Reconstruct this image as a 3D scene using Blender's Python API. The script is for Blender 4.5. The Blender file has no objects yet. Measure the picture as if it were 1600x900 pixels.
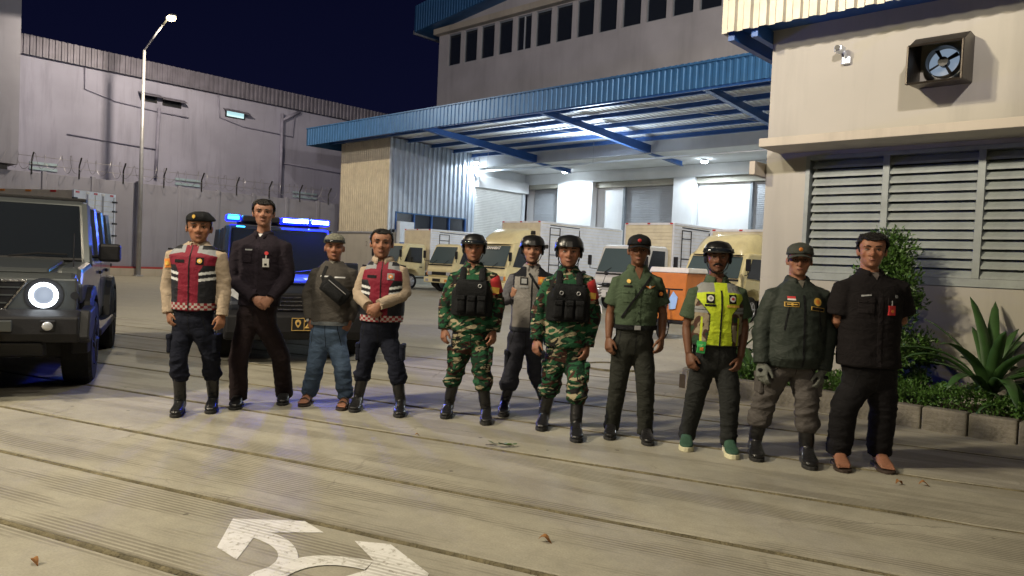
import bpy, bmesh, math, random
import numpy as np
from mathutils import Vector, Matrix
from mathutils.bvhtree import BVHTree
random.seed(7); RNG = np.random.RandomState(7)
S = bpy.context.scene; COL = S.collection; PI = math.pi; R = math.radians
# ------------------------------------------------------------------ camera
F_PX, CAM_H = 1156.0, 1.40
YAW, ROLL, PITCH = R(42.8), R(2.55), math.atan(38 / 1156.)
_fh = np.array([-math.sin(YAW), math.cos(YAW), 0]); _r = np.array([math.cos(YAW), math.sin(YAW), 0]); _up = np.array([0, 0, 1.])
_F = _fh * math.cos(PITCH) - _up * math.sin(PITCH); _U0 = _up * math.cos(PITCH) + _fh * math.sin(PITCH)
_R = _r * math.cos(ROLL) + _U0 * math.sin(ROLL); _U = -_r * math.sin(ROLL) + _U0 * math.cos(ROLL)
CAM = np.array([0, 0, CAM_H])
cd = bpy.data.cameras.new('camera'); cam = bpy.data.objects.new('camera', cd); COL.objects.link(cam)
M4 = Matrix.Identity(4)
for i in range(3):
    M4[i][0] = _R[i]; M4[i][1] = _U[i]; M4[i][2] = -_F[i]; M4[i][3] = CAM[i]
cam.matrix_world = M4
cd.sensor_width = 36; cd.lens = 36 * F_PX / 1600.; cd.clip_start = .05; cd.clip_end = 2000
S.camera = cam
S.view_settings.view_transform = 'Standard'; S.view_settings.look = 'None'; S.view_settings.exposure = -0.1; S.view_settings.gamma = 1
S.cycles.use_denoising = True
S.cycles.sample_clamp_indirect = 6; S.cycles.max_bounces = 6; S.cycles.caustics_reflective = False; S.cycles.caustics_refractive = False
# ------------------------------------------------------------------ night sky
W = bpy.data.worlds.new('World'); S.world = W; W.use_nodes = True
wt = W.node_tree; bg = wt.nodes['Background']
tc = wt.nodes.new('ShaderNodeTexCoord'); sp = wt.nodes.new('ShaderNodeSeparateXYZ'); wt.links.new(tc.outputs['Generated'], sp.inputs[0])
cr = wt.nodes.new('ShaderNodeValToRGB'); wt.links.new(sp.outputs[2], cr.inputs[0]); wt.links.new(cr.outputs[0], bg.inputs[0])
cr.color_ramp.elements[0].position = 0.0; cr.color_ramp.elements[0].color = (.0046, .0054, .023, 1)
cr.color_ramp.elements[1].position = .55; cr.color_ramp.elements[1].color = (.0014, .0018, .0095, 1)
bg.inputs[1].default_value = 1.0
# ------------------------------------------------------------------ lamps beyond the frame, with unseen fill lights added among them
def light(name, kind, loc, energy, color, target=None, size=.3, spot=None, blend=.6):
    l = bpy.data.lights.new(name, kind); l.energy = energy; l.color = color
    o = bpy.data.objects.new(name, l); COL.objects.link(o); o.location = loc
    if kind == 'SPOT':
        l.spot_size = R(spot); l.spot_blend = blend; l.shadow_soft_size = size
    elif kind == 'POINT': l.shadow_soft_size = size
    elif kind == 'AREA': l.shape = 'RECTANGLE'; l.size = size; l.size_y = size
    if target is not None:
        d = Vector(target) - Vector(loc); o.rotation_euler = d.to_track_quat('-Z', 'Y').to_euler()
    return o
WARM = (1.0, .80, .50)
LAMPS_OFF = [(-9.6, -7.6, 9.4), (-4.2, -2.0, 8.2), (3.5, -7.5, 9.0)]
light('street_lamp_or_fill', 'SPOT', (-9.6, -7.6, 9.3), 8600, (1., .85, .62), (-3.6, 4, .4), .45, 120, .5)  # unseen far lamp, kept and strengthened as soft front fill
light('street_lamp_or_fill', 'SPOT', (-4.6, 1.2, 5.6), 880, (1., .89, .68), (-4.2, 3.4, 0), .22, 172, .35)
light('street_lamp_or_fill', 'SPOT', (3.5, -7.5, 8.9), 1300, (1., .86, .66), (-6, 6, 0), .3, 120, .9)  # unseen fill from the right, added to lift the shadows
light('upper_storey_fill', 'SPOT', (6, -12, 11), 19000, (1, .90, .88), (-20, 33, 13), .3, 56, .6)  # unseen flood, added to brighten the upper storey
light('truck_yard_fill', 'SPOT', (-3.0, 16.0, 14.0), 5600, (1., .91, .76), (-20, 20, 0), .2, 150, .6)  # unseen light, added to brighten the truck fronts and yard
light('fence_factory_fill', 'SPOT', (-22, -14, 13), 1500, (.88, .84, 1.0), (-38, 14, 4), .3, 95, .7)  # unseen fill, added to brighten the fence and factory wall
# ------------------------------------------------------------------ materials
def newmat(name):
    m = bpy.data.materials.new(name); m.use_nodes = True
    nt = m.node_tree; return m, nt, nt.nodes['Principled BSDF']
def ND(nt, t, **kw):
    n = nt.nodes.new('ShaderNode' + t)
    for k, v in kw.items():
        if k.startswith('i_'): n.inputs[int(k[2:]) if k[2:].isdigit() else k[2:]].default_value = v
        else: setattr(n, k, v)
    return n
def ramp(nt, src, stops):
    c = nt.nodes.new('ShaderNodeValToRGB'); e = c.color_ramp.elements
    while len(e) < len(stops): e.new(.5)
    for q, (p, col) in zip(e, stops):
        q.position = p; q.color = tuple(col)[:3] + (1,) if hasattr(col, '__len__') else (col, col, col, 1)
    nt.links.new(src, c.inputs[0]); return c.outputs[0]
def mixc(nt, f, a, b, mode='MIX'):
    n = nt.nodes.new('ShaderNodeMix'); n.data_type = 'RGBA'; n.blend_type = mode
    for s, v in ((0, f), (6, a), (7, b)):
        if hasattr(v, 'is_linked') or hasattr(v, 'links'): nt.links.new(v, n.inputs[s])
        else: n.inputs[s].default_value = v if s == 0 else tuple(v)[:3] + (1,)
    return n.outputs[2]
def math_(nt, op, a, b=None):
    n = nt.nodes.new('ShaderNodeMath'); n.operation = op
    for s, v in ((0, a), (1, b)):
        if v is None: continue
        if hasattr(v, 'links'): nt.links.new(v, n.inputs[s])
        else: n.inputs[s].default_value = v
    return n.outputs[0]
MATS = {}
def mat(name, col=(.5, .5, .5), rough=.6, metal=0, var=.18, vs=2.5, bump=.15, bs=40, dirt=0, dirtcol=(.08, .06, .05), coat=0, emit=None, es=0, spec=.5, stretch=(1, 1, 1), sheen=0):
    if name in MATS: return MATS[name]
    m, nt, b = newmat(name); MATS[name] = m
    tc = ND(nt, 'TexCoord'); mp = ND(nt, 'Mapping'); nt.links.new(tc.outputs['Object'], mp.inputs[0]); mp.inputs['Scale'].default_value = stretch
    n = ND(nt, 'TexNoise'); n.inputs['Scale'].default_value = vs; n.inputs['Detail'].default_value = 6; nt.links.new(mp.outputs[0], n.inputs['Vector'])
    lo = tuple(c * (1 - var) for c in col); hi = tuple(min(1, c * (1 + var)) for c in col)
    c = ramp(nt, n.outputs[0], [(.3, lo), (.7, hi)])
    if dirt:
        n2 = ND(nt, 'TexNoise'); n2.inputs['Scale'].default_value = vs * 2.3; n2.inputs['Detail'].default_value = 9; n2.inputs['Roughness'].default_value = .7
        nt.links.new(mp.outputs[0], n2.inputs['Vector'])
        f = ramp(nt, n2.outputs[0], [(.45, 0), (.75, dirt)]); c = mixc(nt, f, c, dirtcol)
    nt.links.new(c, b.inputs['Base Color'])
    b.inputs['Roughness'].default_value = rough; b.inputs['Metallic'].default_value = metal; b.inputs['Coat Weight'].default_value = coat
    b.inputs['Specular IOR Level'].default_value = spec
    if sheen: b.inputs['Sheen Weight'].default_value = sheen
    if bump:
        n3 = ND(nt, 'TexNoise'); n3.inputs['Scale'].default_value = bs; n3.inputs['Detail'].default_value = 5; nt.links.new(mp.outputs[0], n3.inputs['Vector'])
        bp = ND(nt, 'Bump'); bp.inputs['Strength'].default_value = bump; bp.inputs['Distance'].default_value = .02
        nt.links.new(n3.outputs[0], bp.inputs['Height']); nt.links.new(bp.outputs[0], b.inputs['Normal'])
    if emit: b.inputs['Emission Color'].default_value = tuple(emit) + (1,); b.inputs['Emission Strength'].default_value = es
    return m
def wall_mat(name, col, stain=.35, rough=.8):
    m, nt, b = newmat(name); MATS[name] = m
    tc = ND(nt, 'TexCoord'); mp = ND(nt, 'Mapping'); nt.links.new(tc.outputs['Object'], mp.inputs[0]); mp.inputs['Scale'].default_value = (1.2, 1.2, .12)
    n = ND(nt, 'TexNoise', i_Scale=1.6, i_Detail=8, i_Roughness=.65); nt.links.new(mp.outputs[0], n.inputs['Vector'])
    n2 = ND(nt, 'TexNoise', i_Scale=.45, i_Detail=5); nt.links.new(tc.outputs['Object'], n2.inputs['Vector'])
    c = ramp(nt, n2.outputs[0], [(.3, [x * .84 for x in col]), (.7, [min(1, x * 1.08) for x in col])])
    f = ramp(nt, n.outputs[0], [(.5, 0), (.8, stain)]); c = mixc(nt, f, c, [x * .45 for x in col])
    nt.links.new(c, b.inputs['Base Color']); b.inputs['Roughness'].default_value = rough
    n3 = ND(nt, 'TexNoise', i_Scale=22., i_Detail=5); nt.links.new(tc.outputs['Object'], n3.inputs['Vector'])
    bp = ND(nt, 'Bump', i_Strength=.12, i_Distance=.01); nt.links.new(n3.outputs[0], bp.inputs['Height']); nt.links.new(bp.outputs[0], b.inputs['Normal'])
    return m
def concrete_ground(name, groove=True, paint=False):
    m, nt, b = newmat(name); MATS[name] = m
    tc = ND(nt, 'TexCoord'); V = tc.outputs['Object']
    a = math.atan2(.32, .947)
    mp = ND(nt, 'Mapping'); nt.links.new(V, mp.inputs[0]); mp.vector_type = 'TEXTURE'; mp.inputs['Rotation'].default_value = (0, 0, a)
    st = ND(nt, 'Mapping'); nt.links.new(mp.outputs[0], st.inputs[0]); st.inputs['Scale'].default_value = (.75, 1.5, 1)
    n1 = ND(nt, 'TexNoise', i_Scale=1.1, i_Detail=9, i_Roughness=.62); nt.links.new(st.outputs[0], n1.inputs['Vector'])
    n2 = ND(nt, 'TexNoise', i_Scale=9., i_Detail=8, i_Roughness=.7); nt.links.new(V, n2.inputs['Vector'])
    n4 = ND(nt, 'TexNoise', i_Scale=90., i_Detail=4); nt.links.new(V, n4.inputs['Vector'])
    c = ramp(nt, n1.outputs[0], [(.28, (.235, .22, .18)), (.5, (.295, .28, .225)), (.74, (.355, .335, .27))])
    c = mixc(nt, .55, c, ramp(nt, n2.outputs[0], [(.3, (.45, .45, .45)), (.6, (.60, .60, .60)), (.8, (.70, .70, .70))]), 'OVERLAY')
    c = mixc(nt, .35, c, ramp(nt, n4.outputs[0], [(.3, (.36, .36, .36)), (.7, (.64, .64, .64))]), 'OVERLAY')
    vo = ND(nt, 'TexVoronoi', i_Scale=2.6); nt.links.new(V, vo.inputs['Vector'])
    nz = ND(nt, 'TexNoise', i_Scale=30., i_Detail=3); nt.links.new(V, nz.inputs['Vector'])
    sp = math_(nt, 'ADD', vo.outputs['Distance'], math_(nt, 'MULTIPLY', nz.outputs[0], .09))
    c = mixc(nt, ramp(nt, sp, [(.075, .75), (.095, 0)]), c, (.07, .06, .05))
    h = n2.outputs[0]
    if groove:
        sx = ND(nt, 'SeparateXYZ'); nt.links.new(mp.outputs[0], sx.inputs[0])
        wob = math_(nt, 'MULTIPLY', n2.outputs[0], .004)
        yy = math_(nt, 'ADD', sx.outputs[1], wob)
        g = math_(nt, 'SINE', math_(nt, 'MULTIPLY', yy, 2 * PI / .03))
        gm = ND(nt, 'Mapping'); nt.links.new(mp.outputs[0], gm.inputs[0]); gm.inputs['Scale'].default_value = (.35, 2.6, 1)
        gn = ND(nt, 'TexNoise', i_Scale=1.3, i_Detail=4, i_Roughness=.6); nt.links.new(gm.outputs[0], gn.inputs['Vector'])
        msk = ramp(nt, gn.outputs[0], [(.48, 0), (.56, 1)])
        gl = ramp(nt, g, [(.05, 1), (.45, 0)])
        gg = math_(nt, 'MULTIPLY', gl, msk)
        c = mixc(nt, math_(nt, 'MULTIPLY', gg, .48), c, (.08, .066, .042))
        h = math_(nt, 'SUBTRACT', n2.outputs[0], math_(nt, 'MULTIPLY', gg, .6))
    ck = ND(nt, 'TexVoronoi', i_Scale=.55, feature='DISTANCE_TO_EDGE'); cw = ND(nt, 'TexNoise', i_Scale=1.6, i_Detail=6, i_Roughness=.7); nt.links.new(V, cw.inputs['Vector'])
    cv = mixc(nt, .35, V, cw.outputs['Color'], 'ADD'); nt.links.new(cv, ck.inputs['Vector'])
    cm = math_(nt, 'MULTIPLY', ramp(nt, ck.outputs['Distance'], [(.0, 1), (.006, 0)]), ramp(nt, n1.outputs[0], [(.5, 0), (.6, .55)])); c = mixc(nt, cm, c, (.07, .06, .05))
    big = ND(nt, 'TexNoise', i_Scale=.33, i_Detail=5, i_Roughness=.6); nt.links.new(V, big.inputs['Vector']); c = mixc(nt, ramp(nt, big.outputs[0], [(.52, 0), (.72, .18)]), c, (.17, .155, .12))
    if paint:
        pm = ND(nt, 'TexNoise', i_Scale=26., i_Detail=8, i_Roughness=.75); nt.links.new(V, pm.inputs['Vector'])
        pf = math_(nt, 'MULTIPLY', ramp(nt, pm.outputs[0], [(.36, .1), (.46, .96)]), math_(nt, 'SUBTRACT', 1.0, math_(nt, 'MULTIPLY', gg, .45)))
        c = mixc(nt, pf, c, mixc(nt, ramp(nt, n2.outputs[0], [(.3, 0), (.7, 1)]), (.60, .60, .58), (.74, .74, .73)))
    nt.links.new(c, b.inputs['Base Color'])
    nt.links.new(ramp(nt, n1.outputs[0], [(.3, .62), (.7, .82)]), b.inputs['Roughness'])
    bp = ND(nt, 'Bump', i_Strength=.5, i_Distance=.006); nt.links.new(h, bp.inputs['Height']); nt.links.new(bp.outputs[0], b.inputs['Normal'])
    return m
def vcol_mat(name, rough=.75, bump=.2, bs=60, sheen=0, spec=.5, fold=0):
    m, nt, b = newmat(name); MATS[name] = m
    vc = ND(nt, 'VertexColor'); vc.layer_name = 'Col'
    tc = ND(nt, 'TexCoord'); n = ND(nt, 'TexNoise', i_Scale=14., i_Detail=6); nt.links.new(tc.outputs['Object'], n.inputs['Vector'])
    pn = ND(nt, 'TexNoise', i_Scale=70., i_Detail=4); nt.links.new(tc.outputs['Object'], pn.inputs['Vector']); n = pn if name == 'skin' else n
    c = mixc(nt, .42, vc.outputs[0], ramp(nt, n.outputs[0], [(.3, (.38, .38, .38)), (.7, (.62, .62, .62))]), 'OVERLAY')
    nt.links.new(c, b.inputs['Base Color']); b.inputs['Roughness'].default_value = rough
    n3 = ND(nt, 'TexNoise', i_Scale=float(bs), i_Detail=4); nt.links.new(tc.outputs['Object'], n3.inputs['Vector'])
    bp = ND(nt, 'Bump', i_Strength=bump, i_Distance=.01); nt.links.new(n3.outputs[0], bp.inputs['Height']); nt.links.new(bp.outputs[0], b.inputs['Normal'])
    if fold: fold_bump(nt, b, tc.outputs['Object'], bp.outputs[0], fold)
    b.inputs['Specular IOR Level'].default_value = spec
    return m
def fold_bump(nt, b, vec, nrm, fold):
    q = ND(nt, 'Mapping'); nt.links.new(vec, q.inputs[0]); q.inputs['Scale'].default_value = (1, 1, 1.5); q.inputs['Rotation'].default_value = (0, R(20), 0)
    nz = ND(nt, 'TexNoise', i_Scale=9., i_Detail=3.5, i_Roughness=.5); nz.inputs['Distortion'].default_value = 1.1; nt.links.new(q.outputs[0], nz.inputs['Vector'])
    rd = math_(nt, 'POWER', math_(nt, 'SUBTRACT', 1.0, math_(nt, 'MULTIPLY', math_(nt, 'ABSOLUTE', math_(nt, 'SUBTRACT', nz.outputs[0], .5)), 3.2)), 1.6)
    b2 = ND(nt, 'Bump', i_Strength=fold, i_Distance=.03); nt.links.new(rd, b2.inputs['Height']); nt.links.new(nrm, b2.inputs['Normal']); nt.links.new(b2.outputs[0], b.inputs['Normal'])
def glass_mat(name, col=(.02, .025, .03), rough=.04, alpha=1):
    m, nt, b = newmat(name); MATS[name] = m
    b.inputs['Base Color'].default_value = tuple(col) + (1,); b.inputs['Roughness'].default_value = rough; b.inputs['Specular IOR Level'].default_value = .8
    return m
def emat(name, col, s):
    m, nt, b = newmat(name); MATS[name] = m
    b.inputs['Base Color'].default_value = (0.02, .02, .02, 1); b.inputs['Emission Color'].default_value = tuple(col) + (1,); b.inputs['Emission Strength'].default_value = s
    return m
# ------------------------------------------------------------------ mesh helpers
class MB:
    def __init__(s): s.v = []; s.f = []
    def add(s, vs, fs):
        o = len(s.v); s.v += [tuple(p) for p in vs]; s.f += [tuple(i + o for i in f) for f in fs]; return s
    def box(s, x0, y0, z0, x1, y1, z1, M=None):
        vs = [(x, y, z) for z in (z0, z1) for y in (y0, y1) for x in (x0, x1)]
        if M is not None: vs = [tuple(M @ Vector(p)) for p in vs]
        return s.add(vs, [(0, 2, 3, 1), (4, 5, 7, 6), (0, 1, 5, 4), (2, 6, 7, 3), (1, 3, 7, 5), (0, 4, 6, 2)])
    def hexa(s, b, t):  # 4 bottom (ccw from above), 4 top
        return s.add(list(b) + list(t), [(3, 2, 1, 0), (4, 5, 6, 7), (0, 1, 5, 4), (1, 2, 6, 5), (2, 3, 7, 6), (3, 0, 4, 7)])
    def tube(s, pts, rad, n=8, cap=True, ref=None, flat=1.0):
        pts = [np.array(p, float) for p in pts]; k = len(pts)
        rad = [rad] * k if not hasattr(rad, '__len__') else rad
        rings = []; prev = None
        for i, p in enumerate(pts):
            t = pts[min(i + 1, k - 1)] - pts[max(i - 1, 0)]; t = t / (np.linalg.norm(t) + 1e-9)
            if prev is None:
                r0 = np.array(ref, float) if ref is not None else (np.array([1., 0, 0]) if abs(t[0]) < .9 else np.array([0, 1., 0]))
            else: r0 = prev
            a = r0 - t * (r0 @ t); a /= np.linalg.norm(a) + 1e-9; b = np.cross(t, a); prev = a
            ra, rb = (rad[i] if hasattr(rad[i], '__len__') else (rad[i], rad[i] * flat))
            rings.append([p + a * ra * math.cos(2 * PI * j / n) + b * rb * math.sin(2 * PI * j / n) for j in range(n)])
        vs = [q for r_ in rings for q in r_]
        fs = [(i * n + j, i * n + (j + 1) % n, (i + 1) * n + (j + 1) % n, (i + 1) * n + j) for i in range(k - 1) for j in range(n)]
        if cap: fs += [tuple(range(n))[::-1], tuple((k - 1) * n + j for j in range(n))]
        return s.add(vs, fs)
    def cyl(s, a, b, r, n=12): return s.tube([a, b], r, n)
    def prism(s, poly, axis, a, b):
        """extrude polygon [(p,q)] along axis between a and b; x:(y,z) y:(x,z) z:(x,y)"""
        mk = {'x': lambda p, t: (t, p[0], p[1]), 'y': lambda p, t: (p[0], t, p[1]), 'z': lambda p, t: (p[0], p[1], t)}[axis]
        n = len(poly); ar = sum(poly[i][0] * poly[(i + 1) % n][1] - poly[(i + 1) % n][0] * poly[i][1] for i in range(n))
        flip = (ar < 0) != (axis == 'y')
        vs = [mk(p, a) for p in poly] + [mk(p, b) for p in poly]
        fs = [tuple(range(n))[::-1], tuple(range(n, 2 * n))] + [(i, (i + 1) % n, n + (i + 1) % n, n + i) for i in range(n)]
        if flip: fs = [f[::-1] for f in fs]
        return s.add(vs, fs)
    def ball(s, c, r, n=10, m=8):
        r = (r, r, r) if not hasattr(r, '__len__') else r
        vs = [(c[0], c[1], c[2] + r[2])]
        for i in range(1, m):
            t = PI * i / m
            for j in range(n): p = 2 * PI * j / n; vs.append((c[0] + r[0] * math.sin(t) * math.cos(p), c[1] + r[1] * math.sin(t) * math.sin(p), c[2] + r[2] * math.cos(t)))
        vs.append((c[0], c[1], c[2] - r[2])); L = len(vs) - 1
        fs = [(0, 1 + j, 1 + (j + 1) % n) for j in range(n)]
        for i in range(m - 2): fs += [(1 + i * n + j, 1 + (i + 1) * n + j, 1 + (i + 1) * n + (j + 1) % n, 1 + i * n + (j + 1) % n) for j in range(n)]
        fs += [(L, 1 + (m - 2) * n + (j + 1) % n, 1 + (m - 2) * n + j) for j in range(n)]
        return s.add(vs, fs)
    def torus(s, c, R_, r, axis='y', n=32, m=8, arc=None):
        vs = []; fs = []
        for i in range(n):
            a = 2 * PI * i / n
            for j in range(m):
                b = 2 * PI * j / m; q = R_ + r * math.cos(b); u, v, w = q * math.cos(a), q * math.sin(a), r * math.sin(b)
                vs.append({'y': (c[0] + u, c[1] + w, c[2] + v), 'x': (c[0] + w, c[1] + u, c[2] + v), 'z': (c[0] + u, c[1] + v, c[2] + w)}[axis])
        for i in range(n):
            for j in range(m): fs.append((i * m + j, ((i + 1) % n) * m + j, ((i + 1) % n) * m + (j + 1) % m, i * m + (j + 1) % m))
        return s.add(vs, fs)
    def mesh(s, name):
        me = bpy.data.meshes.new(name); me.from_pydata(s.v, [], s.f); me.update(); return me
    def build(s, name, m, parent=None, smooth=False, bevel=0, loc=None, fixn=False):
        me = s.mesh(name)
        if fixn:
            bm = bmesh.new(); bm.from_mesh(me); bmesh.ops.recalc_face_normals(bm, faces=bm.faces); bm.to_mesh(me); bm.free()
        o = bpy.data.objects.new(name, me); COL.objects.link(o)
        if m: me.materials.append(m)
        if parent: o.parent = parent
        if loc: o.location = loc
        if smooth:
            me.polygons.foreach_set('use_smooth', [True] * len(me.polygons))
        if bevel:
            b = o.modifiers.new('bevel', 'BEVEL'); b.width = bevel; b.segments = 2; b.limit_method = 'ANGLE'; b.angle_limit = R(35)
        return o
def tag(o, label=None, cat=None, group=None, kind=None):
    if label: o['label'] = label
    if cat: o['category'] = cat
    if group: o['group'] = group
    if kind: o['kind'] = kind
    return o
def thing(name, label, cat, loc=(0, 0, 0), rz=0, group=None):
    o = bpy.data.objects.new(name, None); COL.objects.link(o); o.location = loc; o.rotation_euler = (0, 0, rz); o.empty_display_size = .2
    return tag(o, label, cat, group)
def copies(src_mesh, name, locs, parent, m=None, rots=None, scales=None):
    out = []
    for i, l in enumerate(locs):
        o = bpy.data.objects.new(name, src_mesh); COL.objects.link(o); o.parent = parent; o.location = l
        if rots: o.rotation_euler = rots[i]
        if scales: o.scale = scales[i]
        out.append(o)
    if m and not src_mesh.materials: src_mesh.materials.append(m)
    return out
def text(s_, size, m, parent, mtx, name='lettering', ext=.002, align='CENTER', bold=0):
    cu = bpy.data.curves.new(name, 'FONT'); cu.body = s_; cu.size = size; cu.extrude = ext; cu.align_x = align; cu.align_y = 'CENTER'; cu.resolution_u = 2; cu.offset = bold
    t = bpy.data.objects.new(name, cu); dg = bpy.context.evaluated_depsgraph_get()
    COL.objects.link(t); dg.update(); me = bpy.data.meshes.new_from_object(t.evaluated_get(dg)); bpy.data.objects.remove(t); bpy.data.curves.remove(cu)
    me.materials.clear(); me.materials.append(m)
    o = bpy.data.objects.new(name, me); COL.objects.link(o); o.parent = parent; o.matrix_local = mtx
    return o
def frame_front(x, y, z, rx=90, rz=0):  # text facing -y
    return Matrix.Translation((x, y, z)) @ Matrix.Rotation(R(rz), 4, 'Z') @ Matrix.Rotation(R(rx), 4, 'X')
def corr(mb, o, u, v, nrm, L, Hh, pitch=.2, depth=.03, duty=.35, start=0):
    """trapezoid corrugated sheet with ribs running along v; origin o, width dir u, height dir v"""
    o, u, v, nrm = [np.array(a, float) for a in (o, u, v, nrm)]
    xs = []; x = 0
    while x < L - 1e-6:
        for q, d in ((0, 0), (duty, 0), (duty + .12, 1), (.88, 1)):
            xx = x + q * pitch
            if xx < L: xs.append((xx, d))
        x += pitch
    xs.append((L, 0))
    vs = []
    for xx, d in xs:
        vs += [o + u * xx + nrm * depth * d, o + u * xx + nrm * depth * d + v * Hh]
    fs = [(2 * i, 2 * i + 2, 2 * i + 3, 2 * i + 1) for i in range(len(xs) - 1)]
    mb.add(vs, fs); return mb
def g(px, py, z=0.0):
    d = _F + _R * (px - 800) / F_PX - _U * (py - 450) / F_PX; t = (z - CAM_H) / d[2]; return CAM + d * t
# ---- shared materials
mat('steel', (.35, .35, .37), .35, .8, .1, 5, .05)
mat('black_plastic', (.018, .018, .02), .45, 0, .2, 8, .1)
mat('black_rubber', (.014, .014, .014), .8, 0, .2, 20, .3, spec=.25)
mat('galv', (.42, .43, .45), .45, .5, .12, 4, .05)
mat('blue_metal', (.035, .13, .30), .45, .2, .15, 2, .05, dirt=.35, dirtcol=(.05, .08, .14))
mat('blue_beam', (.02, .09, .30), .4, .1, .12, 3, .03)
mat('cream_metal', (.66, .60, .44), .5, .2, .1, 2, .03, dirt=.25, dirtcol=(.25, .2, .12))
mat('white_metal', (.66, .70, .74), .35, .3, .08, 2, .03)
mat('silver_metal', (.55, .58, .62), .35, .55, .1, 2, .03)
wall_mat('cream_wall', (.44, .42, .36), .42)
wall_mat('white_wall', (.76, .78, .80), .12)
wall_mat('grey_wall', (.54, .52, .53), .3)
wall_mat('factory_wall', (.35, .355, .47), .6)
wall_mat('fence_wall', (.30, .305, .37), .55)
wall_mat('ledge_wall', (.52, .47, .38), .55)
mat('kerb_stone', (.20, .185, .15), .9, 0, .35, 3.5, .7, 28, dirt=.85, dirtcol=(.055, .05, .035))
concrete_ground('slab_concrete', True); concrete_ground('road_paint', True, True); concrete_ground('yard_concrete', False)
glass_mat('dark_glass', (.012, .015, .02), .06); glass_mat('window_glass', (.02, .025, .035), .12)
# =================================================================== SETTING
gr = MB()
gr.add([(-400, -400, -.06), (400, -400, -.06), (400, 400, -.06), (-400, 400, -.06)], [(0, 1, 2, 3)])
ground = tag(gr.build('ground', MATS['yard_concrete']), kind='structure')
# yard paving: long cast concrete slabs with raised joint beads, running at a slant to the kerb
dd = np.array([.947, .3212]); nn = np.array([-.3212, .947])
offs = [-3.1, -2.1, -1.2, -.35, .62, 1.48, 2.33, 3.11, 3.95, 5.02, 6.04, 7.14, 8.23, 9.13, 10.2]
pave = thing('concrete_pavement', None, None, (0, 0, 0)); pave['kind'] = 'structure'
def slab_pts(o0, o1, a, b): return [dd * a + nn * o0, dd * b + nn * o0, dd * b + nn * o1, dd * a + nn * o1]
for i in range(len(offs) - 1):
    o0, o1 = offs[i] + .027, offs[i + 1] - .027
    mb = MB(); P_ = slab_pts(o0, o1, -36, 16); dz = RNG.uniform(-.0012, .0)
    mb.hexa([(p[0], p[1], -.055) for p in P_], [(p[0], p[1], dz) for p in P_])
    mb.build('slab', MATS['slab_concrete'], pave, bevel=.008)
mat('joint_strip', (.15, .13, .075), .85, 0, .4, 6, .8, 60, dirt=.8, dirtcol=(.035, .03, .02))
for o in offs[1:-1]:
    mb = MB(); n = 130; pts = []
    for k in range(n + 1):
        s_ = -36 + 52 * k / n; w = RNG.normal(0, .0025); p = dd * s_ + nn * (o + w); pts.append((p[0], p[1], -.016 + RNG.normal(0, .0022)))
    mb.tube(pts, [(.0175 + abs(RNG.normal(0, .003)), .019) for _ in pts], 8, ref=(nn[0], nn[1], 0))
    mb.build('joint_strip', MATS['joint_strip'], pave, smooth=True)
y = MB(); P_ = slab_pts(10.2 + .02, 120, -90, 60); y.hexa([(p[0], p[1], -.055) for p in P_], [(p[0], p[1], -.004) for p in P_])
tag(y.build('yard', MATS['yard_concrete']), kind='structure')
y = MB(); P_ = slab_pts(-60, -3.13, -90, 60); y.hexa([(p[0], p[1], -.055) for p in P_], [(p[0], p[1], -.004) for p in P_])
tag(y.build('road', MATS['yard_concrete']), kind='structure')
# painted arrow
ar = MB()
def apoly(px):
    apoly.z = getattr(apoly, 'z', .0022) + .00010; vs = [tuple(g(a, b, apoly.z)) for a, b in px]; ar.add(vs, [tuple(range(len(vs)))[::-1]])
def arc(p0, p1, p2, n=10):
    return [((1 - t) ** 2 * p0[0] + 2 * t * (1 - t) * p1[0] + t * t * p2[0], (1 - t) ** 2 * p0[1] + 2 * t * (1 - t) * p1[1] + t * t * p2[1]) for t in [i / n for i in range(n + 1)]]
apoly([(364, 810), (476, 814), (506, 832), (424, 832), (396, 840), (370, 874), (339, 855)])
L1 = arc((424, 832), (466, 845), (466, 872), 10); L2 = arc((396, 840), (448, 858), (430, 878), 10)
for i in range(10): apoly([L1[i], L1[i + 1], L2[i + 1], L2[i]])
U1 = arc((466, 872), (500, 862), (584, 876), 10)[0:]; D1 = arc((440, 905), (490, 870), (570, 890), 10)
L3 = arc((430, 878), (400, 892), (370, 910), 8)
apoly([(466, 872), (470, 886), (440, 905), (370, 912), (398, 893), (420, 886), (430, 878)])
for i in range(10): apoly([U1[i], U1[i + 1], D1[i + 1], D1[i]])
apoly([(554, 845), (610, 850), (670, 896), (668, 900), (520, 906), (572, 891), (584, 876)])
apoly([(440, 905), (370, 912), (250, 960), (330, 975)])
arrow = ar.build('painted_arrow', MATS['road_paint']); tag(arrow, kind='structure')
for p in arrow.data.polygons: pass
bm = bmesh.new(); bm.from_mesh(arrow.data); bmesh.ops.recalc_face_normals(bm, faces=bm.faces)
for f in bm.faces:
    if f.normal.z < 0: f.normal_flip()
bm.to_mesh(arrow.data); bm.free()
# manhole ring near the planter
mb = MB(); c0 = g(958, 574); mb.torus((c0[0], c0[1], .004), .42, .022, 'z', 40, 6); mh = thing('manhole_cover', 'round drain cover flush in the concrete behind the man in the olive shirt', 'manhole', (0, 0, 0))
mb.build('rim', MATS['joint_strip'], mh, smooth=True); mb = MB(); mb.tube([(c0[0], c0[1], -.01), (c0[0], c0[1], .006)], .4, 40); mb.build('cover', MATS['yard_concrete'], mh)
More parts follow.
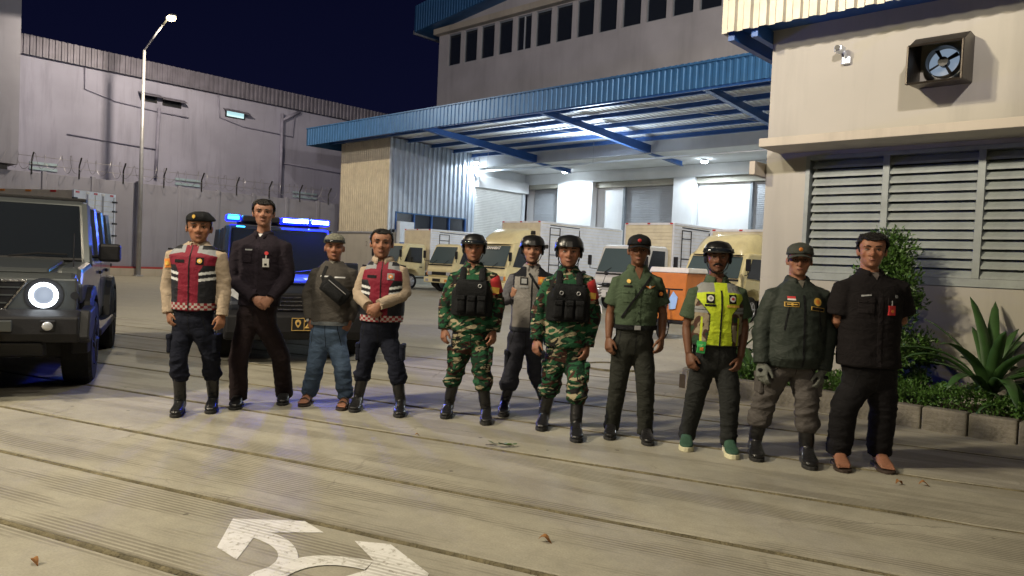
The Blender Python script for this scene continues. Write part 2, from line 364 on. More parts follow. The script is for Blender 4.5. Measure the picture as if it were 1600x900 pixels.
# ------------------------------------------------------------------ left boundary: fence wall, razor wire, factory
fw = thing('concrete_fence', 'long grey concrete boundary wall topped with razor wire on the left', 'wall', (-38, 0, 0))
k = 0
for i in range(15):
    y0 = -4 + i * 2.0; mb = MB(); mb.box(-.10, y0 + .02, 0, .0, min(y0 + 1.98, 25.4), 4.5)
    if y0 < 25.3: mb.build('wall_panel', MATS['fence_wall'], fw, bevel=.01)
    if y0 < 25.3:
        mb = MB(); mb.box(-.16, y0 - .09, 0, .045, y0 + .09, 4.58); mb.build('post', MATS['fence_wall'], fw, bevel=.015)
mb = MB(); mb.box(.06, -4, 0, .35, 25, .35); mb.build('plinth', MATS['ledge_wall'], fw)
mat('red_paint', (.35, .05, .05), .6); mb = MB(); mb.box(.1, -4, .351, .2, 25, .45); mb.build('pipe_rail', MATS['red_paint'], fw)
for i in range(9):
    y0 = 9.5 + i * 1.9
    mb = MB(); mb.tube([(0, y0, 4.4), (0, y0, 5.0), (.28, y0, 5.35)], .035, 6); mb.build('wire_bracket', MATS['black_plastic'], fw)
mat('wire', (.35, .35, .38), .4, .7)
mb = MB(); pts = []
for k in range(26 * 52):
    t = k / 26.; yy = -1 + t * .52; a = 2 * PI * t; rr = .36 + .05 * math.sin(t * 1.7); pts.append((.1 + rr * math.cos(a) * .8, yy + .1 * math.sin(a * .5), 5.0 + rr * math.sin(a)))
pts = [p for p in pts if p[1] < 25.2]
mb.tube(pts, .009, 3, cap=False); w_ = mb.build('razor_wire', MATS['wire'], fw)
mb = MB()
for zz in (4.85, 5.2): mb.tube([(.1, -3, zz), (.1, 25, zz)], .01, 4)
mb.build('strand', MATS['wire'], fw)
fac = thing('factory_building', 'dull lilac factory wall with corrugated eave behind the razor wire', 'building', (-42, 0, 0))
mb = MB(); mb.box(-12, 5, 0, 0, 62, 10.45); mb.build('wall', MATS['factory_wall'], fac)
mat('eave_metal', (.15, .145, .19), .55, .2, .2, 2)
me_ = None
for i in range(52):
    if me_ is None:
        mb = MB(); corr(mb, (0, 0, 0), (0, 1, 0), (0, 0, 1), (1, 0, 0), 1.08, .95, .27, .05); me_ = mb.mesh('eave_sheet'); me_.materials.append(MATS['eave_metal'])
    copies(me_, 'eave_sheet', [(.25, 5 + i * 1.08, 10.4)], fac)
mb = MB(); mb.add([(.25, 5, 11.34), (.25, 62, 11.34), (-12, 62, 12.2), (-12, 5, 12.2)], [(0, 1, 2, 3)]); mb.build('roof', MATS['eave_metal'], fac)
def pipe(par, pts, r=.045, m='galv', name='pipe'):
    mb = MB(); mb.tube(pts, r, 8); return mb.build(name, MATS[m], par, smooth=True)
wallpipe = mat('wall_pipe', (.27, .27, .37), .6)
pipe(fac, [(.12, 16.4, 9.0), (.12, 16.3, 5.2)], .09, 'wall_pipe'); pipe(fac, [(.12, 23.75, 10.0), (.12, 23.75, 4.6)], .10, 'wall_pipe'); pipe(fac, [(.12, 23.75, 9.6), (.12, 24.9, 10.3)], .10, 'wall_pipe')
pipe(fac, [(.07, 12.72, 10.4), (.07, 12.74, 9.3), (.07, 14.2, 8.95), (.07, 16.4, 8.8), (.07, 18, 8.75)], .035, 'wall_pipe', 'conduit')
pipe(fac, [(.07, 19.67, 10.4), (.07, 19.8, 9.1), (.07, 21.2, 8.8), (.07, 24.5, 8.7), (.07, 24.6, 10.2)], .035, 'wall_pipe', 'conduit')
pipe(fac, [(.07, 12, 6.9), (.07, 16.3, 6.75)], .03, 'wall_pipe', 'conduit'); pipe(fac, [(.07, 23.7, 7.0), (.07, 30, 6.8)], .03, 'wall_pipe', 'conduit')
mat('lit_window', (.5, .6, .62), .4, emit=(.45, .75, .8), es=1.1)
def wwin(y0, y1, z0, z1, glass, hood=True):
    mb = MB(); mb.box(.005, y0, z0, .06, y1, z1); f_ = mb.build('window', MATS['black_plastic'], fac)
    mb = MB(); mb.box(.062, y0 + .08, z0 + .06, .075, y1 - .08, z1 - .06); mb.build('pane', glass, f_)
    if hood: mb = MB(); mb.prism([(0.08, z1 + .05), (.5, z1 - .12), (.5, z1 - .16), (.08, z1)], 'y', y0 - .15, y1 + .15); mb.build('hood', MATS['eave_metal'], f_, fixn=True)
wwin(20.15, 21.35, 9.2, 9.62, MATS['lit_window']); wwin(15.45, 16.3, 9.25, 9.65, MATS['dark_glass']); wwin(16.6, 17.6, 9.2, 9.6, MATS['dark_glass'])
mat('louver_blue', (.35, .48, .55), .5)
for y0, y1 in ((10.4, 11.6), (17.4, 18.8), (24.7, 26.4)):
    for zz in (4.95, 5.2):
        mb = MB(); mb.box(.0, y0, zz, .06, y1, zz + .14); mb.build('louver', MATS['louver_blue'], fac)
# tall block at far left
tb = thing('grey_tower_block', 'tall dark grey block cut by the left edge, standing over the fence', 'building', (-37.8, 0, 0))
mb = MB(); mb.box(-3.5, -4, 4.75, .05, 8.93, 24); mb.build('wall', MATS['fence_wall'], tb); mb = MB(); mb.box(.052, -4, 5.2, .14, 8.0, 8.2); mb.build('panel', MATS['fence_wall'], tb)
mb = MB(); mb.box(-3.3, -4, 4.5, -.2, 8.6, 4.75); mb.build('slab_edge', MATS['black_plastic'], tb)
# street lamp in view
def street_lamp(loc, arm, label, lit=True, group=None, hgt=10.8):
    t = thing('street_lamp', label, 'street lamp', loc, 0, group)
    mb = MB(); mb.tube([(0, 0, 0), (0, 0, hgt * .5), (0, 0, hgt)], [.11, .09, .065], 12); mb.build('pole', MATS['galv'], t, smooth=True)
    mb = MB(); mb.tube([(0, 0, hgt - .02), (arm[0] * .5, arm[1] * .5, hgt + arm[2] * .55), arm[:2] + (hgt + arm[2],)], .045, 8); mb.build('arm', MATS['galv'], t, smooth=True)
    ax = np.array([arm[0], arm[1]]); ax = ax / np.linalg.norm(ax); e = np.array([arm[0], arm[1], hgt + arm[2]])
    Mx = Matrix.Translation(e) @ Matrix.Rotation(math.atan2(ax[1], ax[0]), 4, 'Z')
    mb = MB(); mb.box(-.1, -.13, -.02, .55, .13, .08, Mx); mb.build('lamp_head', MATS['galv'], t, bevel=.03)
    mb = MB(); o_ = MB(); o_.ball((0, 0, 0), (.24, .17, .13), 18, 10); M2 = Mx @ Matrix.Translation((.3, 0, -.06)); mb.add([tuple(M2 @ Vector(v)) for v in o_.v], o_.f); mb.build('lamp_glass', MATS['lamp_glow'], t, smooth=True)
    mb = MB(); mb.box(-.18, -.18, 0, .18, .18, .05); mb.build('base_plate', MATS['galv'], t)
    return t
emat('lamp_glow', (1, .82, .45), 60)
emat('white_glow', (.85, .95, 1), 60)
street_lamp((-37.45, 13.9, 0), (2.7, 0.0, 1.0), 'tall grey street lamp glowing against the night sky beside the left wall')
for (x, y_, z), am in zip(LAMPS_OFF, ((.9, .9, .5), (0.3, 1.2, .5), (-.9, 1., .5))):
    pass
light('street_lamp_or_fill', 'SPOT', (-34.4, 13.9, 11.42), 3300, (1, .84, .64), (-35.5, 14.5, 0), .14, 174, .04)
# ------------------------------------------------------------------ warehouse with loading canopy
wh = thing('warehouse', 'white warehouse with blue loading canopy and lit roller doors behind the trucks', 'warehouse', (0, 0, 0))
XL, XR = -37.8, 4.0
mat('fascia_blue', (.035, .135, .31), .42, .25, .12, 1.5, .04, 40, dirt=.3, dirtcol=(.05, .10, .16))
mb = MB(); corr(mb, (0, 0, 0), (1, 0, 0), (0, 0, 1), (0, -1, 0), 1.0, .92, .25, .035); fs_ = mb.mesh('fascia_sheet'); fs_.materials.append(MATS['fascia_blue'])
copies(fs_, 'fascia_sheet', [(XL + i * 1.0, 23.0 - .004 * (i % 2), 7.62 + .004 * i) for i in range(41)], wh)
mb = MB(); mb.box(XL, 22.93, 8.54, XR, 23.12, 8.60); mb.build('flashing', MATS['blue_metal'], wh)
mb = MB(); mb.box(XL, 23.02, 7.64, XR, 23.10, 7.74); mb.build('eave_channel', MATS['blue_beam'], wh)
mb = MB(); mb.box(XL - .02, 23.0, 7.62, XL + .03, 32, 8.58); mb.build('end_fascia', MATS['fascia_blue'], wh)
mb = MB(); mb.add([(XL, 23.05, 8.56), (XR, 23.05, 8.56), (XR, 33, 8.75), (XL, 33, 8.75)], [(0, 1, 2, 3)]); mb.build('canopy_roof', MATS['fascia_blue'], wh)
mat('ceiling_sheet', (.80, .82, .84), .5, 0, .08, 1.5)
mb = MB(); corr(mb, (0, 0, 0), (1, 0, 0), (0, 1, -.03), (0, 0, -1), 2.0, 8.6, .25, .03); cs_ = mb.mesh('ceiling_sheet'); cs_.materials.append(MATS['ceiling_sheet'])
copies(cs_, 'ceiling_sheet', [(XL + .1 + i * 2.0, 23.1, 8.20) for i in range(20)], wh)
for i, yy in enumerate((24.5, 26.1, 27.8, 29.5, 31.0)):
    z = 8.17 - (yy - 23.1) * .03; mb = MB(); mb.box(XL + .1, yy, z - .24, XR, yy + .07, z - .035); mb.box(XL + .1, yy - .08, z - .24, XR, yy - .001, z - .22); mb.build('purlin', MATS['blue_beam'], wh)
for X in (-35.3, -27.8, -20.3, -12.8, -5.3):
    mb = MB(); w = .10
    def beam(y0, z0, h0, y1, z1, h1, w, mb=mb, X=X):
        mb.hexa([(X - w, y0, z0), (X + w, y0, z0), (X + w, y1, z1), (X - w, y1, z1)], [(X - w, y0, z0 + .02), (X + w, y0, z0 + .02), (X + w, y1, z1 + .02), (X - w, y1, z1 + .02)])
        mb.hexa([(X - .012, y0, z0 + .021), (X + .012, y0, z0 + .021), (X + .012, y1, z1 + .021), (X - .012, y1, z1 + .021)], [(X - .012, y0, z0 + h0), (X + .012, y0, z0 + h0), (X + .012, y1, z1 + h1), (X - .012, y1, z1 + h1)])
    if X > -32.5: beam(23.15, 7.66, .26, 34.7, 6.93, .55, .10)
    mb.build('beam', MATS['blue_beam'], wh)
for X in (-24.0, -16.4, -9):
    mb = MB(); mb.tube([(X, 23.3, 7.7), (X + 3.4, 30.8, 7.75)], .012, 5); mb.build('tie_rod', MATS['galv'], wh)
for X in (-31, -23.3): mb = MB(); mb.tube([(X, 30.9, 6.8), (X, 30.9, 8.1)], .012, 5); mb.build('hanger', MATS['galv'], wh)
mb = MB(); mb.tube([(-32.4, 31.2, 6.82), (-8, 31.2, 6.86)], .06, 10); mb.build('pipe', MATS['white_metal'], wh, smooth=True)
mb = MB(); mb.tube([(-32.4, 30.9, 7.02), (-19.8, 30.9, 7.06)], .028, 8); mb.build('pipe', MATS['galv'], wh, smooth=True)
# header, soffit, back wall
mb = MB(); mb.box(-32.45, 31.6, 7.2, XR, 31.78, 7.98); mb.build('header_wall', MATS['white_wall'], wh)
mb = MB(); mb.box(-32.45, 31.79, 7.2, XR, 36, 7.3); mb.build('soffit', MATS['white_wall'], wh)
mb = MB(); mb.box(-33, 36, 6.55, XR, 36.4, 7.19); mb.build('wall', MATS['white_wall'], wh)
cols = [(-29.8, -27.1), (-21.55, -20.3), (-14.9, -13.6), (-8, -6.7)]
for a, b in cols: mb = MB(); mb.box(a, 36.002, 0, b, 36.5, 6.549); mb.build('column', MATS['white_wall'], wh, bevel=.01)
mb = MB(); mb.box(-33, 36.75, 0, XR, 36.9, 6.6); mb.build('back_wall', MATS['white_wall'], wh)
def roller(par, o, u, nrm, w, h, m, name='roller_door'):
    o, u, nrm = [np.array(q, float) for q in (o, u, nrm)]; mb = MB(); n = int(h / .1)
    prof = []
    for i in range(n): z = i * h / n; prof += [(z, 0), (z + h / n * .3, .022), (z + h / n * .85, .022)]
    prof.append((h, 0))
    vs = [];
    for z, d in prof: p = o + nrm * d + np.array([0, 0, z]); vs += [p, p + u * w]
    mb.add(vs, [(2 * i, 2 * i + 1, 2 * i + 3, 2 * i + 2) for i in range(len(prof) - 1)])
    return mb.build(name, m, par)
mat('shutter_grey', (.40, .42, .45), .45, .3, .06, 2); mat('shutter_light', (.66, .66, .64), .45, .2, .06, 2); mat('frame_grey', (.22, .25, .28), .5)
roller(wh, (-32.3, 36.70, 0), (1, 0, 0), (0, -1, 0), 2.5, 6.3, MATS['shutter_grey'])
mb = MB(); mb.box(-32.45, 36.1, 6.3, -29.81, 36.6, 6.549); mb.build('lintel', MATS['cream_wall'], wh)
def recess(x0, xs, x1):
    mb = MB(); mb.box(x0, 36.6, 0, xs, 36.74, 6.2); mb.build('white_panel', MATS['white_wall'], wh)
    mb = MB(); mb.box(x0, 36.3, 6.21, x1, 36.74, 6.54); mb.build('lintel', MATS['cream_wall'], wh)
    mb = MB(); mb.box(xs + .002, 36.5, 0, xs + .14, 36.74, 6.2); mb.build('door_post', MATS['frame_grey'], wh)
    roller(wh, (xs + .15, 36.72, 0), (1, 0, 0), (0, -1, 0), x1 - xs - .2, 6.2, MATS['shutter_grey'])
recess(-27.08, -25.2, -21.56); recess(-20.28, -17.3, -14.9); recess(-13.6, -12, -8)
# side wing: corrugated block on the left
wing = thing('corrugated_wing', 'corrugated metal wing wall with blue framed windows under the left end of the canopy', 'building', (-32.56, 25, 0))
mb = MB(); corr(mb, (-4.7, 0, 2.85), (1, 0, 0), (0, 0, 1), (0, -1, 0), 4.7, 5.1, .2, .04); mb.build('front_cladding', MATS['cream_metal'], wing)
mb = MB(); mb.box(-.02, -.06, 2.6, .06, .05, 8.0); mb.build('corner_trim', MATS['white_metal'], wing)
mb = MB(); mb.box(-4.7, -.1, 2.78, -.03, .0, 2.848); mb.build('flashing', MATS['silver_metal'], wing)
mb = MB(); mb.box(-4.72, .0, 0, 0, 6.4, 2.84); mb.build('base_wall', MATS['cream_wall'], wing)
mat('clad_white', (.46, .52, .60), .4, .3, .1, 1.5, .04)
for a, b, z0, z1 in ((0.05, .45, 2.85, 7.95), (.45, 5.75, 3.98, 7.95), (5.75, 6.4, 0.5, 7.95), (.05, 5.75, 2.85, 3.0)):
    mb = MB(); corr(mb, (.0, a, z0), (0, 1, 0), (0, 0, 1), (1, 0, 0), b - a, z1 - z0, .34, .085); mb.build('side_cladding', MATS['clad_white'], wing)
mb = MB(); mb.box(-.15, .45, 2.9, -.08, 5.75, 3.98); mb.build('window_glass', MATS['window_glass'], wing)
for q in (.45, 1.75, 3.05, 4.4, 5.7): mb = MB(); mb.box(-.06, q, 3.0, .04, q + .09, 3.98); mb.build('mullion', MATS['blue_beam'], wing)
mb = MB(); mb.box(-.05, .45, 3.92, .055, 5.8, 3.99); mb.build('window_head', MATS['blue_metal'], wing)
mb = MB(); mb.box(.06, .5, 2.2, .4, 1.5, 3.45); mb.build('cabinet', MATS['white_metal'], wing, bevel=.02)
mb = MB(); mb.box(.401, .5, 2.1, .42, 1.5, 2.3); mb.build('cabinet_band', MATS['blue_beam'], wing)
text('2', .42, mat('grey_paint', (.22, .2, .18), .8), wing, frame_front(-1.9, -.006, 2.15), ext=.003)
# side roller door and its housing
mb = MB(); mb.box(-.35, 6.42, 5.95, .35, 11, 6.65); mb.build('shutter_housing', MATS['white_wall'], wing, bevel=.02)
roller(wing, (.0, 6.45, 0), (0, 1, 0), (1, 0, 0), 4.2, 5.95, MATS['shutter_light'])
mb = MB(); mb.box(-.1, 10.66, 0, .15, 10.9, 5.94); mb.build('door_guide', MATS['white_metal'], wing)
mb = MB(); mb.box(-.1, 6.4, 6.66, .0, 11, 8); mb.build('upper_wall', MATS['white_wall'], wing)
# upper storey
up = thing('upper_warehouse', 'tall plain warehouse storey with a row of dark windows above the blue canopy', 'building', (0, 33, 0))
WX = [-37.3 + i * 1.54 for i in range(0, 18)]; z0, z1 = 14.28, 16.35; ww = 1.22
mb = MB(); mb.box(-38.05, 0, 8.7, 5, .3, z0); mb.build('wall', MATS['grey_wall'], up)
mb = MB(); mb.prism([(-38.05, z1), (5, z1), (5, 22), (-38.05 + 8, 18.7), (-38.05, 17.2)], 'y', 0, .3); mb.build('gable_wall', MATS['grey_wall'], up, fixn=True)
edges = [-38.05] + [q for x in WX for q in (x, x + ww)] + [5]
for i in range(0, len(edges), 2): mb = MB(); mb.box(edges[i], .001, z0 + .001, edges[i + 1], .299, z1 - .001); mb.build('pier', MATS['grey_wall'], up)
mb = MB(); mb.box(-38.2, 12, 8.7, -38.06, .0, 17); mb.box(-38.05, .31, 8.7, -37.9, 30, 17); mb.build('side_wall', MATS['grey_wall'], up)
fr = MB(); fr.box(0, .12, 0, ww, .16, .07); fr.box(0, .12, z1 - z0 - .07, ww, .16, z1 - z0); fr.box(0, .121, .071, .07, .159, z1 - z0 - .071); fr.box(ww - .07, .121, .071, ww, .159, z1 - z0 - .071)
frm = fr.mesh('window'); frm.materials.append(MATS['frame_grey'])
pn = MB(); pn.box(.07, .14, .07, ww - .07, .15, z1 - z0 - .07); pnm = pn.mesh('pane'); pnm.materials.append(MATS['window_glass'])
for i, o in enumerate(copies(frm, 'window', [(x, 0, z0) for x in WX], up)):
    copies(pnm, 'pane', [(0, 0, 0)], o)
    if i == 4: mb = MB(); mb.box(ww * .45, .1, .05, ww * .45 + .09, .17, z1 - z0 - .05); mb.build('mullion', MATS['white_metal'], o)
mb = MB(); mb.box(-38.3, -.45, z1 + .05, 5, .0 - .002, z1 + .42); mb.build('ledge', MATS['ledge_wall'], up)
mb = MB(); mb.box(-37.9, .3, 8.7, 5, .35, z1 + .2); mb.build('back_panel', MATS['black_plastic'], up) if False else None
n_ = 46; th = math.atan2(17.46 - 16.7, 6.6)
mb = MB(); corr(mb, (0, 0, 0), (1, 0, math.tan(th)), (0, 0, 1), (0, -1, 0), 1.0, 1.75, .25, .04); rf = mb.mesh('roof_fascia'); rf.materials.append(MATS['fascia_blue'])
copies(rf, 'roof_fascia', [(-39.65 + i, -1.0, 16.68 + i * math.tan(th)) for i in range(24)], up)
mb = MB(); mb.hexa([(-39.65, -.98, 16.66), (-15, -.98, 16.66 + 24.65 * math.tan(th)), (-15, 20, 16.66 + 24.65 * math.tan(th)), (-39.65, 20, 16.66)], [(-39.65, -.98, 16.9), (-15, -.98, 16.9 + 24.65 * math.tan(th)), (-15, 20, 16.9 + 24.65 * math.tan(th)), (-39.65, 20, 16.9)]); mb.build('roof', MATS['blue_metal'], up)
mb = MB(); mb.box(-39.75, -1.0, 16.55, -39.62, 20, 16.8); mb.build('gutter', MATS['galv'], up)
# canopy lamps
def dock_lamp(p, e, label):
    t = thing('dock_lamp', label, 'lamp', p, 0, 'white lamps under the canopy')
    mb = MB(); mb.tube([(0, 0, .09), (0, 0, .0)], [.10, .17], 16); mb.build('shade', MATS['white_metal'], t, smooth=True)
    mb = MB(); mb.ball((0, 0, -.03), (.17, .17, .10), 14, 8); mb.build('bulb', MATS['white_glow'], t, smooth=True)
    l = light('dock_lamp_or_fill', 'SPOT', (p[0], p[1], p[2] - .14), e, (.80, .92, 1.0), (p[0], p[1] - .6, 0), .12, 170, .25)
    return t
dock_lamp((-32.1, 31.0, 7.35), 1150, 'round white lamp beside the corrugated wing wall, leftmost under the canopy')
dock_lamp((-28.3, 34.8, 7.10), 1150, 'round white lamp in front of the wide white column, middle one under the canopy')
dock_lamp((-18.9, 34.5, 7.10), 1300, 'round white lamp above the white door panel, rightmost under the canopy')
light('dock_lamp_or_fill', 'SPOT', (-9.5, 34.0, 7.0), 1200, (.80, .92, 1.0), (-9.5, 33, 0), .15, 170, .25)
light('dock_lamp_or_fill', 'SPOT', (-22.0, 29.0, 5.6), 1500, (.80, .92, 1.0), (-21, 26.5, 9), .8, 165, .5)  # no lamp here: added light in place of bounce onto the canopy ceiling
# ------------------------------------------------------------------ right-hand building
YW = 8.9; ZG = 0
rb = thing('louvred_building', 'cream plastered building with grey louvre window and concrete ledge on the right', 'building', (0, YW, 0))
FX0, FX1, FZ0, FZ1 = -3.52, 1.0, 1.37, 2.84
mb = MB(); mb.box(-4.02, 0, 0, 6, .3, FZ0); mb.build('wall', MATS['cream_wall'], rb)
mb = MB(); mb.box(-4.02, .0, FZ0 + .001, FX0, .3, FZ1); mb.build('wall', MATS['cream_wall'], rb)
mb = MB(); mb.box(-4.02, 0, FZ1 + .001, 6, .3, 6.5); mb.build('wall', MATS['cream_wall'], rb)
mb = MB(); mb.box(FX1, .0, FZ0 + .001, 6, .3, FZ1); mb.build('wall', MATS['cream_wall'], rb)
mb = MB(); mb.box(-4.02, .301, 0, -3.8, 9, 6.5); mb.build('wall', MATS['cream_wall'], rb)
mb = MB(); mb.box(FX0, .34, FZ0, FX1, .36, FZ1); mb.build('window_backing', MATS['black_plastic'], rb)
mb = MB(); mb.box(-3.86, -.60, 2.89, 6, -.003, 2.99); mb.build('ledge', MATS['ledge_wall'], rb, bevel=.008)
mat('louvre_paint', (.29, .325, .315), .5, 0, .12, 3, .05, dirt=.35, dirtcol=(.12, .13, .12))
lw = MB(); lw.box(FX0, -.02, FZ0, FX0 + .05, .12, FZ1); lw.box(FX0 + .051, -.02, FZ1 - .05, FX1, .12, FZ1); lw.box(FX0 + .051, -.02, FZ0, FX1, .12, FZ0 + .085)
lo = lw.build('louvre_frame', MATS['louvre_paint'], rb, bevel=.004)
mx = [FX0 + .05, -2.62, -1.70, -.78, .1, FX1]
for x in mx[1:-1]: mb = MB(); mb.box(x - .035, -.026, FZ0 + .086, x + .035, .11, FZ1 - .051); mb.build('mullion', MATS['louvre_paint'], lo, bevel=.004)
sl = MB(); sl.hexa([(0, -.010, 0), (1, -.010, 0), (1, .055, .070), (0, .055, .070)], [(0, -.018, .012), (1, -.018, .012), (1, .047, .082), (0, .047, .082)])
sl.box(0, -.019, -.012, 1, -.011, .014)
slm = sl.mesh('slat'); slm.materials.append(MATS['louvre_paint'])
for a, b in zip(mx[:-1], mx[1:]):
    n = 13; st = (FZ1 - .05 - FZ0 - .09) / n
    for k in range(n):
        o = copies(slm, 'slat', [(a + .036, 0.01, FZ0 + .10 + k * st)], lo, rots=[(R(RNG.normal(0, .6)), 0, 0)], scales=[(b - a - .072, 1, 1)])
# roof eave of cream corrugated sheets
mat('eave_cream', (.50, .47, .38), .45, .25, .12, 3, .05, dirt=.4, dirtcol=(.22, .19, .12))
mb = MB(); corr(mb, (0, 0, 0), (1, 0, 0), (0, 0, 1), (0, -1, 0), 1.0, 1.1, .20, .035); es = mb.mesh('eave_sheet'); es.materials.append(MATS['eave_cream'])
copies(es, 'eave_sheet', [(-4.46 + i * .99, -.50 - .003 * (i % 2), 4.33) for i in range(9)], rb)
mb = MB(); mb.box(-4.46, -.49, 4.36, 5, -.46, 4.46); mb.box(-4.4, -.45, 4.42, 5, -.003, 4.46); mb.build('eave_soffit', MATS['blue_beam'], rb)
for x in (-4.4, -4.1): mb = MB(); mb.box(x, -.44, 4.25, x + .08, 6, 4.41); mb.build('rafter', MATS['blue_beam'], rb)
mb = MB(); mb.box(-4.47, -.48, 4.34, -4.44, 8, 5.3); mb.build('gable_trim', MATS['cream_metal'], rb)
mb = MB(); mb.box(-4.10, -.3, 2.62, -4.03, .2, 2.78); mb.build('gutter_box', MATS['ledge_wall'], rb)
# exhaust fan hood
fan = thing('exhaust_fan', 'bronze metal exhaust fan hood with spinning-blade opening on the cream wall', 'exhaust fan', (-2.1, YW, 3.48))
mat('bronze', (.055, .045, .035), .38, .6, .25, 6, .08)
w2 = .25; mb = MB()
# hood: open front lower, deep top
def plate(pts, m, name, par=fan, th=.008):
    mb = MB(); p = [np.array(q, float) for q in pts]; n = np.cross(p[1] - p[0], p[2] - p[0]); n /= np.linalg.norm(n)
    k = len(p); mb.add([q for q in p] + [q + n * th for q in p], [tuple(range(k))[::-1], tuple(range(k, 2 * k))] + [(i, (i + 1) % k, k + (i + 1) % k, k + i) for i in range(k)]); return mb.build(name, m, par, fixn=True)
HT, HB, HD = .50, .02, -.45
plate([(-w2, 0, HT), (w2, 0, HT), (w2, -.2, HT), (-w2, -.2, HT)], MATS['bronze'], 'hood_top')
plate([(-w2, -.2, HT), (w2, -.2, HT), (w2, HD, .36), (-w2, HD, .36)], MATS['bronze'], 'hood_slope')
for s in (-1, 1):
    plate([(s * w2, 0, HB), (s * w2, 0, HT), (s * w2, -.2, HT), (s * w2, HD, .36), (s * w2, HD, .0), (s * w2, HD + .02, -.02)], MATS['bronze'], 'hood_side')
plate([(-w2, 0, HB), (w2, 0, HB), (w2, HD, -.02), (-w2, HD, -.02)], MATS['bronze'], 'hood_bottom')
mb = MB()
for a, b in (((-w2, HD - .006, -.03), (w2, HD - .006, -.03)), ((-w2, HD - .006, .36), (w2, HD - .006, .36)), ((-w2, HD - .006, -.03), (-w2, HD - .006, .36)), ((w2, HD - .006, -.03), (w2, HD - .006, .36))): mb.tube([a, b], .012, 6)
mb.build('rim', MATS['bronze'], fan)
mb = MB(); mb.tube([(0, -.01, .25), (0, -.14, .25)], [.16, .16], 32, cap=False); mb.build('duct_ring', MATS['bronze'], fan, smooth=True)
mb = MB(); mb.tube([(0, -.006, .25), (0, -.012, .25)], .155, 32); emat('fan_opening_glow', (.55, .72, .95), .38); mb.build('lit_opening', MATS['fan_opening_glow'], fan)  # glowing disc stands in for light coming through the fan opening
mb = MB(); mb.tube([(0, -.03, .25), (0, -.12, .25)], .05, 16); mb.build('hub', MATS['black_plastic'], fan)
for k in range(4):
    a = k * PI / 2 + .5; c, s = math.cos(a), math.sin(a)
    mb = MB(); mb.hexa([(c * .04 - s * .012, -.10, .25 + s * .04 + c * .012), (c * .04 + s * .012, -.08, .25 + s * .04 - c * .012), (c * .15 + s * .018, -.06, .25 + s * .15 - c * .018), (c * .15 - s * .018, -.10, .25 + s * .15 + c * .018)],
                      [(c * .04 - s * .012, -.094, .25 + s * .04 + c * .012), (c * .04 + s * .012, -.074, .25 + s * .04 - c * .012), (c * .15 + s * .018, -.054, .25 + s * .15 - c * .018), (c * .15 - s * .018, -.094, .25 + s * .15 + c * .018)]); mb.build('blade', MATS['black_plastic'], fan)
# wall camera
sc = thing('security_camera', 'small white security camera bracketed high on the cream wall', 'security camera', (-3.12, YW, 3.94))
mb = MB(); mb.box(-.05, -.05, -.07, .05, 0, .02); mb.build('base', MATS['white_metal'], sc, bevel=.012)
mb = MB(); mb.tube([(0, -.04, 0), (0, -.09, .05), (-.02, -.10, .08)], .018, 8); mb.build('arm', MATS['white_metal'], sc, smooth=True)
mb = MB(); mb.box(-.09, -.20, .05, -.0, -.05, .12); c_ = mb.build('camera_body', MATS['white_metal'], sc, bevel=.015); mb = MB(); mb.tube([(-.045, -.2, .085), (-.045, -.215, .085)], .03, 14); mb.build('lens', MATS['black_plastic'], c_)
# ------------------------------------------------------------------ planter
pl = thing('planter_bed', 'raised planting bed edged with weathered stone kerb below the louvre window', 'planter', (0, 0, 0))
KY, KX, KH = 7.82, -4.62, .215
mat('soil', (.06, .045, .03), .95, 0, .3, 6, .6, 30)
mb = MB(); mb.box(KX + .1, KY + .1, -.05, 6, YW - .002, .16); mb.build('soil', MATS['soil'], pl)
mb = MB(); mb.box(KX + .1, KY + .3, -.05, -4.03, 12, .155); mb.build('soil', MATS['soil'], pl)
x = KX + .45; k = 0
while x < 3:
    L = .385; mb = MB(); d = RNG.uniform(-.008, .008)
    mb.box(0, 0, -.05, L - .012, .14, KH + d); o = mb.build('kerb_stone', MATS['kerb_stone'], pl, bevel=.014, loc=(x, KY + RNG.uniform(-.006, .006), 0)); o.rotation_euler[2] = R(RNG.normal(0, .5)); x += L
for i in range(3):
    a0, a1 = PI + i * PI / 6 + PI / 6 * 0, PI + (i + 1) * PI / 6 - .03; cx, cy = KX + .45, KY + .45; mb = MB()
    def pt(a, r): return (cx + r * math.cos(a), cy + r * math.sin(a))
    b = [pt(a0, .45), pt(a1, .45), pt(a1, .31), pt(a0, .31)]; mb.hexa([q + (-.05,) for q in b], [q + (KH + RNG.uniform(-.01, .01),) for q in b]); mb.build('kerb_stone', MATS['kerb_stone'], pl, bevel=.014)
yk = KY + .45
while yk < 12:
    mb = MB(); mb.box(0, 0, -.05, .14, .385, KH + RNG.uniform(-.01, .01)); mb.build('kerb_stone', MATS['kerb_stone'], pl, bevel=.014, loc=(KX + RNG.uniform(-.005, .005), yk, 0)); yk += .4
# foliage
def leaf_mat(name, col, var=.5):
    m, nt, b = newmat(name); MATS[name] = m
    oi = ND(nt, 'NewGeometry'); n = ND(nt, 'TexNoise', i_Scale=7., i_Detail=3); tc = ND(nt, 'TexCoord'); nt.links.new(tc.outputs['Object'], n.inputs['Vector'])
    v = mixc(nt, .5, ramp(nt, oi.outputs['Random Per Island'], [(0, [c * (1 - var) for c in col]), (1, [c * (1 + var) for c in col])]), ramp(nt, n.outputs[0], [(.3, [c * .6 for c in col]), (.7, [c * 1.5 for c in col])]))
    nt.links.new(v, b.inputs['Base Color']); b.inputs['Roughness'].default_value = .45
    b.inputs['Subsurface Weight'].default_value = 0; return m
leaf_mat('leaf_green', (.055, .12, .022)); leaf_mat('leaf_dark', (.035, .085, .018)); leaf_mat('blade_green', (.035, .085, .022), .35); leaf_mat('hedge_green', (.06, .135, .025))
